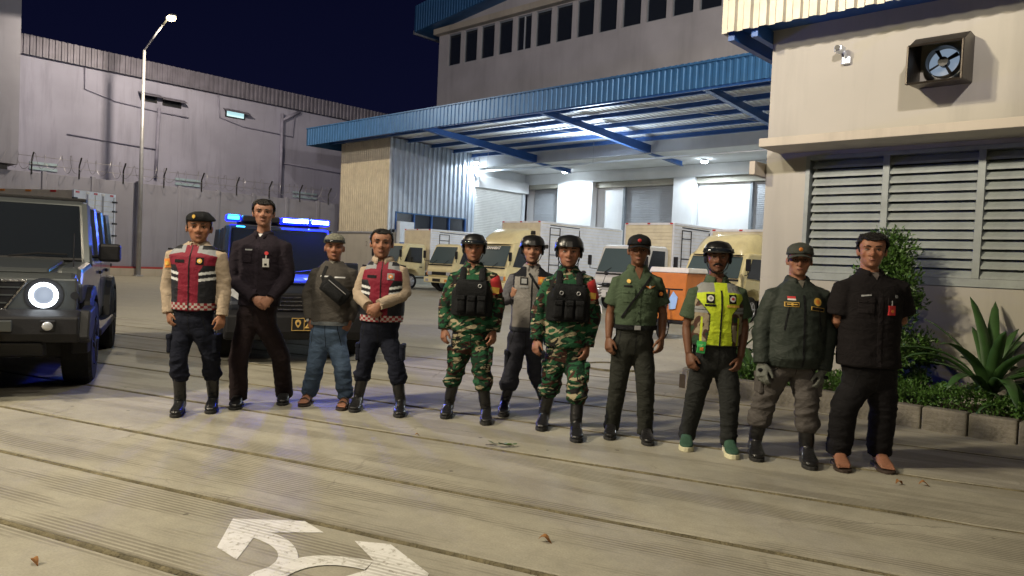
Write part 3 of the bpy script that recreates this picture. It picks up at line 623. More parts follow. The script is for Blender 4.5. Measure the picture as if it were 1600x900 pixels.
def leaves(mb, centre_fn, n, L, Wd):
    for _ in range(n):
        p, out = centre_fn(); d = np.array(out) + RNG.normal(0, .55, 3); d /= np.linalg.norm(d); s = np.cross(d, RNG.normal(0, 1, 3)); s /= np.linalg.norm(s); u = np.cross(s, d)
        l = L * RNG.uniform(.6, 1.25); w = Wd * RNG.uniform(.7, 1.2); p = np.array(p)
        mb.add([p, p + d * l * .45 + s * w * .5 + u * l * .05, p + d * l - u * l * .12, p + d * l * .45 - s * w * .5 + u * l * .05], [(0, 1, 2), (0, 2, 3)])
def bush(name, label, cat, c, rx, ry, h, n, L, Wd, m, group=None, clumps=26):
    t = thing(name, label, cat, c, 0, group); mb = MB()
    cl = []
    for _ in range(clumps):
        z = RNG.uniform(.12, 1) * h; k = math.sin(PI * min(1, (z / h) * .72 + .22)) ; a = RNG.uniform(0, 2 * PI); r = RNG.uniform(.15, .8) * max(k, .5)
        cl.append((rx * r * math.cos(a), ry * r * math.sin(a), z))
    def fn():
        q = cl[RNG.randint(len(cl))]; o = RNG.normal(0, 1, 3); o /= np.linalg.norm(o); rr = min(rx, ry) * .36 * RNG.uniform(.3, 1.05)
        p = np.array(q) + o * rr; p[2] = max(.02, p[2]); return p, o * .8 + np.array([0, 0, .45])
    leaves(mb, fn, n, L, Wd); mb.build('crown', m, t)
    mb = MB()
    for q in cl[::2]: mb.tube([(0, 0, 0), (q[0] * .3, q[1] * .3, q[2] * .5), q], [.014, .009, .004], 5)
    mb.build('stem', MATS['kerb_stone'], t); return t
bush('bush', 'tall leafy green bush in the bed behind the man in the black shirt', 'bush', (-2.36, 8.35, .15), .50, .44, 1.66, 11000, .06, .026, MATS['leaf_green'], clumps=60)
bush('low_shrub', 'low pale flowering shrub at the foot of the wall beside the tall bush', 'shrub', (-2.05, 8.55, .15), .3, .25, .5, 700, .06, .028, MATS['leaf_dark'], clumps=14)
def strap_plant(c, n, L, label, rot=0, wid=.05, lean=1.0, group=None):
    t = thing('strap_leaf_plant', label, 'plant', c, rot, group)
    for i in range(n):
        a = 2 * PI * i / n * 1.618 * 2 + RNG.uniform(-.2, .2); up_ = RNG.uniform(.35, 1.0); l = L * RNG.uniform(.75, 1.1); mb = MB(); N = 9
        el = R(86) * up_ ** .6; pos = np.array([0, 0, 0.]); pts = [pos.copy()]; e = el
        for k in range(N):
            pos = pos + l / N * np.array([math.cos(a) * math.cos(e), math.sin(a) * math.cos(e), math.sin(e)]); pts.append(pos.copy()); e -= R(RNG.uniform(4, 15)) * (1.35 - up_) * lean * 1.3
        s = np.array([-math.sin(a), math.cos(a), 0]); vs = []
        for k, p in enumerate(pts):
            f_ = k / N; w = wid * (math.sin(PI * min(.98, f_ * .75 + .2)) ** .8) * (1 if f_ < .98 else .1); up2 = np.array([0, 0, 1]) * w * .35
            vs += [p + s * w + up2, p, p - s * w + up2]
        fs = [];
        for k in range(N): fs += [(3 * k, 3 * k + 1, 3 * k + 4, 3 * k + 3), (3 * k + 1, 3 * k + 2, 3 * k + 5, 3 * k + 4)]
        mb.add(vs, fs); o = mb.build('leaf', MATS['blade_green'], t, smooth=True); sd = o.modifiers.new('thick', 'SOLIDIFY'); sd.thickness = .004
    return t
strap_plant((-1.42, 8.35, .3), 22, 1.0, 'large strap-leaved plant in the bed at the right edge of the photo', .3, .06)
strap_plant((-1.12, 8.1, .2), 12, .5, 'smaller arching strap-leaved plant rising from the hedge at far right', .9, .035)
strap_plant((-4.35, 8.9, .15), 13, .95, 'strap-leaved plant between the man in olive and the man in the yellow vest', .2, .045)
strap_plant((-3.75, 8.2, .15), 9, .55, 'short strap-leaved plant behind the legs of the man in the yellow vest', 1.2, .04)
def hedge(x0, x1, y0, y1, z0, z1, n, label, L=.045):
    mb = MB()
    def fn():
        x = RNG.uniform(x0, x1); y = y0 + (y1 - y0) * RNG.beta(.8, 1.1); top = z1 - .035 * math.sin(x * 9) - .03 * math.sin(x * 23 + 1) - .05 * RNG.rand() ** 2; z = z0 + (top - z0) * RNG.beta(1.6, .8); o = (RNG.normal(0, .4), -.6 + RNG.normal(0, .3), .9); return (x, y, z), o
    leaves(mb, fn, n, L, .02); o = mb.build('hedge', MATS['hedge_green']); tag(o, label, 'hedge', kind='stuff'); return o
hedge(-2.75, -.2, 7.93, 8.4, .17, .40, 7500, 'low clipped hedge behind the kerb at the right')
hedge(-4.45, -2.8, 8.0, 8.7, .16, .33, 4500, 'patchy green ground cover in the bed behind the people', .055)
# things lying on the concrete
mat('dry_leaf', (.28, .13, .04), .8, 0, .4, 20)
def dry_leaf(px_, py_, s, rz, label, m='dry_leaf'):
    p = g(px_, py_, .01); s *= .8; mb = MB(); n = 6; vs = []
    for k in range(n + 1):
        f_ = k / n; w = s * .24 * math.sin(PI * min(.97, max(.03, f_))); z = .012 + .02 * math.sin(PI * f_ * 1.3) * s / .08
        vs += [(f_ * s - s / 2, w, z + w * .5), (f_ * s - s / 2, 0, z), (f_ * s - s / 2, -w, z + w * .3)]
    fs = []
    for k in range(n): fs += [(3 * k, 3 * k + 1, 3 * k + 4, 3 * k + 3), (3 * k + 1, 3 * k + 2, 3 * k + 5, 3 * k + 4)]
    mb.add(vs, fs); o = mb.build('fallen_leaf', MATS[m], loc=(p[0], p[1], 0)); o.rotation_euler[2] = rz; tag(o, label, 'leaf', 'fallen leaves on the concrete'); sd = o.modifiers.new('t', 'SOLIDIFY'); sd.thickness = .002
dry_leaf(852, 844, .09, .4, 'curled brown dry leaf on the concrete right of the painted arrow')
dry_leaf(54, 878, .07, .2, 'small reddish dry leaf near the bottom left corner')
dry_leaf(1405, 755, .09, 1.2, 'yellowish dry leaf near the feet of the man in black sandals')
dry_leaf(652, 680, .05, .9, 'small brown dry leaf on the joint left of the green sprig')
dry_leaf(1444, 757, .09, .6, 'thin brown twig-like leaf right of the yellowish leaf')
p = g(783, 698); sg = thing('green_sprig', 'fallen sprig of green leaves lying on the slab joint in front of the soldiers', 'sprig', (p[0], p[1], 0), YAW)
mb = MB(); mb.tube([(-.12, 0, .01), (0, .01, .02), (.1, -.01, .015)], .004, 5); mb.build('twig', MATS['kerb_stone'], sg)
for i in range(13):
    a = RNG.uniform(0, 2 * PI); b = RNG.uniform(-.07, .09); mb = MB(); s = RNG.uniform(.05, .075); c, q = math.cos(a), math.sin(a)
    P0 = np.array([b, 0, .02]); d = np.array([c, q, RNG.uniform(.0, .5)]); sd_ = np.array([-q, c, .2]); mb.add([P0, P0 + d * s * .5 + sd_ * s * .22, P0 + d * s, P0 + d * s * .5 - sd_ * s * .22], [(0, 1, 2), (0, 2, 3)]); mb.build('leaf', MATS['leaf_green'], sg)
# =================================================================== VEHICLES
mat('suv_paint', (.075, .085, .090), .30, .35, .08, 1, 0, coat=.6, dirt=.15, dirtcol=(.12, .11, .10))
mat('police_paint', (.03, .035, .05), .3, .3, .08, 1, 0, coat=.6, dirt=.12, dirtcol=(.1, .1, .1))
mat('truck_yellow', (.78, .69, .38), .35, 0, .06, 1.2, .02, dirt=.3, dirtcol=(.3, .25, .15), coat=.3)
mat('truck_white', (.66, .66, .63), .35, 0, .06, 1.2, .02, dirt=.3, dirtcol=(.35, .32, .27), coat=.3)
mat('box_cream', (.72, .66, .48), .4, .1, .06, 1.5, .02, dirt=.35, dirtcol=(.33, .28, .2))
mat('box_silver', (.74, .76, .80), .45, .1, .07, 1.5, .02, dirt=.25, dirtcol=(.3, .3, .3))
mat('trim_black', (.010, .010, .012), .55, 0, .2, 6, .1, spec=.3); mat('chrome', (.6, .6, .62), .15, 1, .03)
mat('headlamp', (.5, .52, .55), .12, .3, .1, 20, .1); mat('amber', (.7, .25, .03), .3); mat('red_lens', (.5, .02, .02), .3); mat('white_sticker', (.75, .72, .66), .4)
mat('plate_black', (.012, .012, .012), .5); mat('plate_gold', (.75, .50, .16), .4)
emat('lamp_core', (.62, .74, .95), .55); emat('ring_white', (.85, .93, 1.0), 9); emat('blue_flash', (.002, .012, 1.0), 12); emat('cyan_flash', (.03, .45, 1.0), 9); emat('flash_white', (.35, .65, 1.0), 30); emat('blue_lens', (.0012, .006, 1.0), 9)
def side_profile(H, wheels, r, yf, yr, zb, front, rear, top):
    """polygon (y,z) of a body side with wheel arches; front/rear/top lists of (y,z)"""
    p = list(front) + list(top) + list(rear)
    bot = []; y = yr
    for w in sorted(wheels, reverse=True):
        bot.append((w + r, zb))
        for k in range(1, 8): a = PI * k / 8; bot.append((w + r * math.cos(a), zb - .05 + r * .95 * math.sin(a) + .05))
        bot.append((w - r, zb))
    return p + bot
def wheel(par, x, y, r, wd, side, rim='galv', treads=True):
    mb = MB(); prof = [(r * .62, -wd / 2), (r * .93, -wd / 2), (r, -wd * .38), (r, wd * .38), (r * .93, wd / 2), (r * .62, wd / 2)]; n = 36; vs = []
    for k in range(n):
        a = 2 * PI * k / n
        for q, (rr, t) in enumerate(prof):
            r2 = rr - (.012 if (treads and q in (2, 3) and k % 3 == 0) else 0); vs.append((t, r2 * math.cos(a), r2 * math.sin(a)))
    m = len(prof); mb.add(vs, [(k * m + q, k * m + (q + 1) % m, ((k + 1) % n) * m + (q + 1) % m, ((k + 1) % n) * m + q) for k in range(n) for q in range(m)])
    w = mb.build('wheel', MATS['black_rubber'], par, loc=(x, y, r), smooth=False)
    mb = MB(); s = side; mb.tube([(s * wd * .1, 0, 0), (s * wd * .3, 0, 0)], [r * .64, r * .62], 24); mb.tube([(s * wd * .3, 0, 0), (s * wd * .5, 0, 0)], [r * .2, r * .16], 16)
    for k in range(6):
        a = k * PI / 3; mb.tube([(s * wd * .33, r * .1 * math.cos(a), r * .1 * math.sin(a)), (s * wd * .42, r * .6 * math.cos(a), r * .6 * math.sin(a))], .035, 6)
    mb.torus((s * wd * .42, 0, 0), r * .61, .018, 'x', 28, 6)
    mb.build('rim', MATS[rim], w, smooth=False)
    return w
def quad_pane(par, name, m, pts, th=.012):
    mb = MB(); p = [np.array(q, float) for q in pts]; n = np.cross(p[1] - p[0], p[3] - p[0]); n /= np.linalg.norm(n)
    k = len(p); mb.add(p + [q + n * th for q in p], [tuple(range(k))[::-1], tuple(range(k, 2 * k))] + [(i, (i + 1) % k, k + (i + 1) % k, k + i) for i in range(k)])
    return mb.build(name, m, par, fixn=True, bevel=.004)
def suv(name, label, loc, rz, paint, police=False):
    t = thing(name, label, 'car', loc, rz); Wd = .90; P = MATS[paint]
    hz = 1.13 if not police else 1.02; bz = 1.22 if not police else 1.10; rt = 1.88 if not police else 1.80; wr = .42 if not police else .38; w1, w2 = .80, 3.65
    # body
    fr_ = [(0.0, .62), (-.02, .86), (0.02, hz - .04)] if not police else [(.02, .55), (-.04, .75), (.10, hz - .10)]
    prof = side_profile(1, (w1, w2), wr + .07, 0, 4.4, .48, fr_, [(4.35, bz), (4.42, .9), (4.40, .55)], [(.14, hz), (1.25, bz - .03), (1.45, bz)])
    mb = MB(); mb.prism(prof, 'x', -Wd + .06, Wd - .06); body = mb.build('body', P, t, fixn=True, bevel=.045)
    mb = MB(); mb.prism([(.10, hz + .0), (.18, hz + .035), (1.15, bz + .02), (1.2, bz - .05), (.2, hz - .05)], 'x', -.62, .62); mb.build('hood', P, t, fixn=True, bevel=.025)
    for s in (-1, 1):  # fenders/flares
        for wy in (w1, w2):
            mb = MB(); N = 14; vs = []
            for k in range(N + 1):
                a = PI * (k / N) * 1.06 - .03 * PI; r1, r2 = wr + .05, wr + .16; c, q = math.cos(a), math.sin(a)
                for rr, xx in ((r1, Wd - .10), (r2, Wd - .10), (r2 - .01, Wd + .03), (r1, Wd + .05)): vs.append((s * xx, wy + rr * c, wr + rr * q))
            fs = [(4 * k + j, 4 * k + (j + 1) % 4, 4 * k + 4 + (j + 1) % 4, 4 * k + 4 + j) for k in range(N) for j in range(4)] + [(0, 1, 2, 3), (4 * N, 4 * N + 3, 4 * N + 2, 4 * N + 1)]
            mb.add(vs, fs); mb.build('fender_flare', MATS['trim_black'] if not police else P, t, fixn=True, bevel=.01)
        if not police:
            mb = MB(); mb.prism([(.16, hz - .30), (.10, hz - .1), (.22, hz + .05), (1.05, hz + .09), (1.35, bz - .06), (1.35, .9), (1.25, .8)], 'x', s * (Wd - .24), s * (Wd - .02)); mb.build('fender', P, t, fixn=True, bevel=.05)
    # cabin
    yb, yt = (1.38, 1.72) if not police else (1.25, 1.95); xw = Wd - .09; xt = Wd - .16; re = 4.3 if not police else 3.9
    mb = MB(); mb.hexa([(-xw, yb, bz - .02), (xw, yb, bz - .02), (xw, re, bz - .02), (-xw, re, bz - .02)], [(-xt, yt, rt - .05), (xt, yt, rt - .05), (xt, re - .1, rt - .05), (-xt, re - .1, rt - .05)]); mb.build('cabin_glass', MATS['dark_glass'], t)
    mb = MB(); mb.hexa([(-xt - .02, yt - .02, rt - .06), (xt + .02, yt - .02, rt - .06), (xt + .02, re - .05, rt - .06), (-xt - .02, re - .05, rt - .06)], [(-xt + .03, yt + .04, rt), (xt - .03, yt + .04, rt), (xt - .03, re - .12, rt), (-xt + .03, re - .12, rt)]); mb.build('roof', P, t, bevel=.025)
    for s in (-1, 1):
        mb = MB(); mb.tube([(s * xw, yb - .01, bz - .03), (s * xt, yt - .01, rt - .05)], .05, 6); mb.build('pillar', P, t)
        for yy in (2.55, 3.5): mb = MB(); mb.tube([(s * (xw + .005), yy, bz - .03), (s * (xt + .005), yy, rt - .05)], .04, 6); mb.build('pillar', P, t)
        mb = MB(); mb.tube([(s * xw, re - .02, bz - .03), (s * xt, re - .12, rt - .05)], .07, 6); mb.build('pillar', P, t)
        for y0, y1 in ((1.42, 2.52), (2.56, 3.46)):
            mb = MB(); mb.box(s * (Wd - .061), y0, .62, s * (Wd - .045), y1, bz - .03); d_ = mb.build('door', P, t, bevel=.006)
            mb = MB(); mb.box(s * (Wd - .044), y1 - .28, bz - .16, s * (Wd - .015), y1 - .08, bz - .12); mb.build('handle', MATS['trim_black'], d_, bevel=.006)
        mb = MB(); mb.tube([(s * (Wd - .1), 1.62, bz + .04), (s * (Wd + .05), 1.58, bz + .06)], .022, 6); mi = mb.build('mirror', MATS['trim_black'], t)
        mb = MB(); mb.box(s * (Wd + .0), 1.52, bz + .0, s * (Wd + .22), 1.64, bz + .20); mb.build('mirror_housing', MATS['trim_black'] if not police else P, mi, bevel=.03)
        mb = MB(); mb.box(s * (Wd - .07), 1.3, .42, s * (Wd + .07), 3.2, .50); mb.build('side_step', MATS['trim_black'], t, bevel=.015)
    mb = MB(); mb.tube([(-xw + .05, yb - .035, bz + .01), (xw - .05, yb - .035, bz + .01)], .025, 6); mb.build('cowl', MATS['trim_black'], t)
    for a, b in ((-.5, .0), (.1, .62)): mb = MB(); mb.tube([(a, yb - .05, bz + .03), ((a + b) / 2, yb - .01, bz + .07), (b, yb - .0, bz + .065)], .011, 5); mb.build('wiper', MATS['trim_black'], t)
    if not police:
        mb = MB(); mb.box(-.86, -.035, hz - .36, .86, .06, hz - .045); gp = mb.build('front_panel', P, t, bevel=.02)
        mb = MB(); mb.tube([(-.47, -.045, hz - .075), (.47, -.045, hz - .075)], .013, 6); mb.tube([(-.47, -.045, hz - .075), (-.30, -.045, hz - .335)], .013, 6); mb.tube([(.47, -.045, hz - .075), (.30, -.045, hz - .335)], .013, 6); mb.tube([(-.3, -.045, hz - .335), (.3, -.045, hz - .335)], .013, 6); mb.build('grille_frame', MATS['chrome'], gp)
        mb = MB(); mb.prism([(-.44, hz - .08), (.44, hz - .08), (.29, hz - .33), (-.29, hz - .33)], 'y', -.041, -.036); mb.build('grille', MATS['trim_black'], gp, fixn=True)
        for k in range(3): mb = MB(); z = hz - .14 - k * .07; w = .42 - k * .05; mb.box(-w, -.052, z, w, -.043, z + .012); mb.build('grille_bar', MATS['suv_paint'], gp)
        for s in (-1, 1):
            mb = MB(); mb.tube([(s * .60, -.03, hz - .2), (s * .60, -.045, hz - .2)], .155, 28); h_ = mb.build('headlight', MATS['trim_black'], t)
            mb = MB(); mb.torus((s * .60, -.055, hz - .2), .098, .017, 'y', 36, 8); mb.build('light_ring', MATS['ring_white'], h_, smooth=True)
            mb = MB(); mb.ball((s * .60, -.045, hz - .2), (.09, .02, .09), 16, 8); mb.build('lens', MATS['lamp_core'], h_, smooth=True)
            mb = MB(); mb.tube([(s * .84, -.03, hz - .2), (s * .84, -.045, hz - .2)], .035, 14); mb.build('indicator', MATS['trim_black'], t)
        light('ring_light', 'POINT', tuple(Matrix.Translation(loc) @ Matrix.Rotation(rz, 4, 'Z') @ Vector((.60, -.25, hz - .2))), 2, (.85, .93, 1), size=.08)
        # bumper
        mb = MB(); mb.prism([(-.22, .52), (-.26, .60), (-.24, .75), (-.1, .80), (.05, .80), (.05, .50)], 'x', -.90, .90); mb.build('bumper', MATS['trim_black'], t, fixn=True, bevel=.02)
        mb = MB(); mb.prism([(-.12, .40), (-.24, .515), (.0, .515), (.1, .36)], 'x', -.62, .62); mb.build('skid_plate', MATS['trim_black'], t, fixn=True, bevel=.015)
        mb = MB(); mb.box(-.40, -.275, .62, .40, -.255, .72); mb.build('bumper_slot', MATS['suv_paint'], t, bevel=.01)
        for s in (-1, 1):
            mb = MB(); mb.box(s * .60, -.265, .62, s * .72, -.235, .72); f_ = mb.build('fog_light', MATS['trim_black'], t, bevel=.01); mb = MB(); mb.ball((s * .66, -.262, .67), (.045, .02, .04), 12, 6); mb.build('lens', MATS['headlamp'], f_, smooth=True)
            mb = MB(); mb.torus((s * .30, -.30, .53), .05, .014, 'x', 16, 6); mb.build('tow_ring', MATS['plate_gold'] if s > 0 else MATS['galv'], t, smooth=True)
            mb = MB(); mb.prism([(-.22, .55), (-.05, .5), (.32, .62), (.32, .82), (-.1, .80)], 'x', s * .88, s * .98); mb.build('bumper_end', MATS['trim_black'], t, fixn=True, bevel=.02)
        mb = MB(); mb.tube([(.79, .3, 1.15), (.79, .32, 1.5)], .006, 5); mb.build('antenna', MATS['trim_black'], t)
        mb = MB(); mb.box(-.74, 1.9, rt + .001, .74, 2.0, rt + .04); mb.build('roof_rack', MATS['trim_black'], t, bevel=.01)
    else:
        mb = MB(); mb.box(-.60, -.07, .66, .60, .05, .90); mb.build('grille', MATS['trim_black'], t, bevel=.02)
        for k in range(4): mb = MB(); mb.box(-.55, -.082, .69 + k * .05, .55, -.072, .705 + k * .05); mb.build('grille_bar', MATS['chrome'], t)
        for s in (-1, 1):
            mb = MB(); mb.hexa([(s * .60, -.06, .72), (s * .84, .02, .74), (s * .84, .22, .74), (s * .60, .12, .72)], [(s * .60, .0, .93), (s * .84, .08, .93), (s * .84, .28, .93), (s * .60, .2, .93)]); mb.build('headlight', MATS['headlamp'], t, fixn=True, bevel=.02)
            mb = MB(); mb.tube([(s * .68, -.13, .50), (s * .68, -.15, .50)], .055, 16); mb.build('fog_light', MATS['headlamp'], t)
            # cream chevron stripes on the hood
            mb = MB(); q = [(s * .12, .22), (s * .60, .75), (s * .60, .95), (s * .12, .42)]
            vs = [(a, b, hz + .043 + (b - .18) * ((bz + .02 - hz - .035) / .97)) for a, b in q]; mb.add(vs, [(0, 1, 2, 3)]); mb.build('chevron', MATS['white_sticker'], t)
        mb = MB(); mb.prism([(-.15, .32), (-.18, .42), (-.16, .63), (-.02, .68), (.1, .68), (.1, .3)], 'x', -.88, .88); mb.build('bumper', MATS['trim_black'], t, fixn=True, bevel=.03)
        mb = MB(); mb.box(-.12 + .02, -.205, .44, .36, -.185, .60); pz = mb.build('number_plate', MATS['plate_black'], t, bevel=.004)
        mb = MB()
        for a in ((-.10, .441, .36, .447), (-.10, .594, .36, .60), (-.10, .447, -.094, .594), (.354, .447, .36, .594), (.05, .447, .056, .594)): mb.box(a[0], -.210, a[1], a[2], -.206, a[3])
        mb.build('plate_border', MATS['plate_gold'], pz)
        mb = MB(); mb.prism([(-.06, .54), (-.05, .57), (-.022, .585), (.006, .57), (.016, .54), (-.002, .50), (-.022, .475), (-.042, .50)], 'y', -.210, -.206); mb.build('plate_emblem', MATS['plate_gold'], pz, fixn=True)
        mb = MB(); mb.ball((-.022, -.21, .53), (.018, .004, .022), 10, 6); mb.build('plate_emblem_centre', MATS['plate_black'], pz)
        text('2261', .15, MATS['plate_gold'], pz, frame_front(.205, -.208, .52), ext=.002, bold=.002)
        # lightbar
        mb = MB(); mb.box(-.60, 2.08, rt + .01, .60, 2.18, rt + .045); lb = mb.build('light_bar', MATS['trim_black'], t)
        for a, b, m_, dz in ((-.76, -.55, 'blue_lens', 1), (-.54, .02, 'trim_black', 0), (.03, .45, 'blue_lens', 2), (.46, .76, 'blue_lens', 2)):
            mb = MB(); mb.box(a, 2.0, rt + .05, b - .01, 2.26, rt + .145); lm = mb.build('light_module', MATS[m_], lb, bevel=.02)
            if dz: mb = MB(); mb.box(a + .02, 1.985, rt + .075, b - .03, 2.0, rt + .125); mb.build('flash_tube', MATS['cyan_flash' if dz == 1 else 'flash_white'], lm, bevel=.006)
        mb = MB(); mb.box(.03, 1.955, rt - .06, .72, 1.975, rt - .02); mb.build('light_module', MATS['blue_flash'], lb)
        mb = MB(); mb.box(-.62, 1.955, rt - .06, -.5, 1.975, rt - .02); mb.build('light_module', MATS['cyan_flash'], lb)
        Mx = Matrix.Translation(loc) @ Matrix.Rotation(rz, 4, 'Z')
        light('blue_flash_light', 'POINT', tuple(Mx @ Vector((.4, 2.13, rt + .26))), 380, (.03, .06, 1.0), size=.12)
        light('blue_flash_light', 'POINT', tuple(Mx @ Vector((-.65, 2.13, rt + .24))), 50, (.03, .45, 1.0), size=.1)
    for wy in (w1, w2):
        for s in (-1, 1): wheel(t, s * (Wd - .08), wy, wr, .26, s, 'trim_black' if not police else 'chrome')
    mb = MB(); mb.box(-.7, .5, .3, .7, 4.0, .52); mb.build('underbody', MATS['trim_black'], t)
    return t
RZ = R(67.7)
suv('parked_suv', 'dark grey boxy off-road car with a glowing ring headlight cut by the left edge', (-7.87, 1.48, 0), RZ, 'suv_paint')
suv('police_car', 'dark patrol car with flashing blue roof lights standing behind the men on the left', (-8.42, 5.08, 0), RZ, 'police_paint', True)
glass_mat('truck_glass', (.075, .105, .11), .08)
# ------------------------------------------------------------------ box trucks (front faces -y)
def truck(label, x, y, cab='truck_yellow', fairing=False, box=None, bed=False, lettering=None, width=1.9, roof=2.12, rz=0, group='small box trucks parked in a row'):
    t = thing('box_truck' if box else 'small_truck', label, 'truck', (x, y, 0), rz, group); C_ = MATS[cab]; w = width / 2
    prof = [(.02, .72), (-.06, .95), (.02, 1.22), (.42, roof - .06), (.60, roof), (1.55, roof), (1.68, roof - .12), (1.68, .62), (1.25, .62), (1.2, .75), (1.05, .88), (.78, .93), (.5, .88), (.36, .75), (.3, .62), (.05, .62)]
    mb = MB(); mb.prism(prof, 'x', -w + .04, w - .04); mb.build('cab', C_, t, fixn=True, bevel=.06)
    def wsp(xx, f): # point on windscreen
        return (xx, .02 + .40 * f - .03, 1.24 + (roof - .08 - 1.24) * f)
    quad_pane(t, 'windscreen', MATS['truck_glass'], [wsp(-w + .12, .04), wsp(w - .12, .04), wsp(w - .18, .94), wsp(-w + .18, .94)])
    for s in (-1, 1):
        mb = MB(); X = s * (w - .035); mb.prism([(.36, 1.28), (1.42, 1.22), (1.42, roof - .17), (.66, roof - .17)], 'x', X, X + s * .012); d_ = mb.build('side_window', MATS['dark_glass'], t, fixn=True)
        mb = MB(); mb.prism([(.22, .96), (.30, 1.22), (1.5, 1.16), (1.5, .70), (1.28, .70), (1.1, .92), (.8, .98), (.5, .94)], 'x', X, X + s * .008); d2 = mb.build('door', C_, t, fixn=True)
        mb = MB(); mb.box(X, 1.28, 1.02, X + s * .03, 1.42, 1.06); mb.build('handle', MATS['trim_black'], d2)
        mb = MB(); mb.tube([(s * (w - .02), .18, 1.35), (s * (w + .16), -.02, 1.38), (s * (w + .17), -.03, 1.75)], .014, 5); mi = mb.build('mirror_arm', MATS['trim_black'], t)
        mb = MB(); mb.box(s * (w + .1), -.06, 1.48, s * (w + .24), -.0, 1.82); mb.build('mirror', MATS['trim_black'], mi, bevel=.02)
        mb = MB(); mb.box(s * (w - .40), -.085, .74, s * (w - .12), -.03, .90); mb.build('headlight', MATS['headlamp'], t, bevel=.02)
        mb = MB(); mb.box(s * (w - .11), -.06, .74, s * (w - .05), .0, .90); mb.build('indicator', MATS['amber'], t, bevel=.01)
    mb = MB(); mb.box(-w + .42, -.085, .76, w - .42, -.03, .90); mb.build('grille', MATS['trim_black'], t, bevel=.01)
    mb = MB(); mb.box(-w + .02, -.20, .42, w - .02, .02, .66); bm_ = mb.build('bumper', C_, t, bevel=.03)
    for s in (-1, 1): mb = MB(); mb.box(s * (w - .35), -.215, .47, s * (w - .15), -.19, .58); mb.build('lamp', MATS['amber'] if s > 0 else MATS['headlamp'], bm_, bevel=.01)
    mb = MB(); mb.box(-.25, -.215, .47, .25, -.201, .60); mb.build('number_plate', MATS['plate_black'], t)
    mb = MB(); mb.box(-w + .12, -.05, 1.19, w - .12, .02, 1.235); mb.build('cowl', MATS['trim_black'], t)
    for a in (-.5, .25): mb = MB(); mb.tube([(a, -.03, 1.25), (a + .25, .03, 1.42)], .01, 4); mb.build('wiper', MATS['trim_black'], t)
    if fairing:
        mb = MB(); N = 8; vs = []; fx = w - .08
        for k in range(N + 1):
            f_ = k / N; yy = .30 + 1.25 * f_; zz = roof - .02 + .62 * math.sin(PI / 2 * f_ ** .85); ww_ = fx * (.86 + .14 * f_)
            vs += [(-ww_, yy, roof - .06), (-ww_ + .06, yy, zz - .06), (-ww_ + .22, yy, zz), (ww_ - .22, yy, zz), (ww_ - .06, yy, zz - .06), (ww_, yy, roof - .06)]
        fs = [(6 * k + j, 6 * k + j + 1, 6 * k + 7 + j, 6 * k + 6 + j) for k in range(N) for j in range(5)] + [(0, 5, 4, 3, 2, 1), tuple(6 * N + j for j in range(6))]
        mb.add(vs, fs); mb.build('roof_fairing', C_, t, smooth=True, fixn=True)
    if lettering: text(lettering, .17, MATS['white_sticker'], t, Matrix.Translation((0, .265, roof - .22)) @ Matrix.Rotation(R(90 - 24), 4, 'X'), ext=.004, bold=.003)
    y0 = 1.78; mb = MB(); L = box[0] if box else 3.6
    mb.box(-.38, 1.5, .62, -.28, y0 + L, .78); mb.box(.28, 1.5, .62, .38, y0 + L, .78); mb.build('chassis', MATS['trim_black'], t)
    for s in (-1, 1): wheel(t, s * (w - .14), .78, .37, .20, s, 'galv', False); wheel(t, s * (w - .16), y0 + L * .68, .37, .26, s, 'galv', False)
    for s in (-1, 1):
        mb = MB(); mb.box(s * (w - .06), y0 + .1, .45, s * (w - .02), y0 + L * .45, .52); mb.box(s * (w - .06), y0 + .1, .62, s * (w - .02), y0 + L * .45, .69); mb.build('side_guard', MATS['trim_black'], t)
    if box:
        L, hb, bw = box; b0 = bw / 2; z0 = .92
        mb = MB(); mb.box(-b0 + .02, y0 + .02, z0, b0 - .02, y0 + L - .02, hb - .02); bx = mb.build('cargo_box', MATS['box_cream'], t)
        mb = MB(); n = 16
        for k in range(n): z = z0 + .08 + k * (hb - z0 - .16) / n; mb.box(-b0 + .05, y0 + .0, z, b0 - .05, y0 + .018, z + (hb - z0 - .16) / n * .88)
        mb.build('front_ribs', MATS['box_cream'], bx)
        for s in (-1, 1):
            mb = MB()
            for k in range(n): z = z0 + .08 + k * (hb - z0 - .16) / n; X = s * (b0 - .02); mb.box(min(X, X + s * .014), y0 + .06, z, max(X, X + s * .014), y0 + L - .06, z + (hb - z0 - .16) / n * .9)
            mb.build('side_panel', MATS['box_silver'], bx, fixn=True)
        mb = MB()
        for X in (-b0, b0 - .06):
            for Y in (y0, y0 + L - .06): mb.box(X, Y, z0 - .02, X + .06, Y + .06, hb)
        for Y in (y0, y0 + L - .06):
            for Z in (z0 - .05, hb - .06): mb.box(-b0 + .061, Y, Z, b0 - .061, Y + .06, Z + .07)
        for X in (-b0, b0 - .06):
            for Z in (z0 - .05, hb - .06): mb.box(X, y0 + .061, Z, X + .06, y0 + L - .061, Z + .07)
        mb.build('frame_rail', MATS['box_silver'], bx)
        mb = MB(); X = b0 + .01; yd = y0 + .55
        for yy in (yd, yd + .62, yd + 1.9): mb.tube([(X, yy, z0 + .1), (X, yy, hb - .22)], .018, 5)
        for zz in (hb - .22, hb - .5, z0 + .9, z0 + .5): mb.tube([(X, yd, zz), (X, yd + .62, zz)], .014, 5)
        mb.tube([(X, yd, hb - .12), (X, yd + 1.9, hb - .14)], .016, 5); mb.build('door_rods', MATS['trim_black'], bx)
        for a in (-b0 + .1, 0, b0 - .1): mb = MB(); mb.box(a - .05, y0 - .02, hb - .04, a + .05, y0, hb + .005); mb.build('marker_lamp', MATS['red_lens'], bx)
        mb = MB()
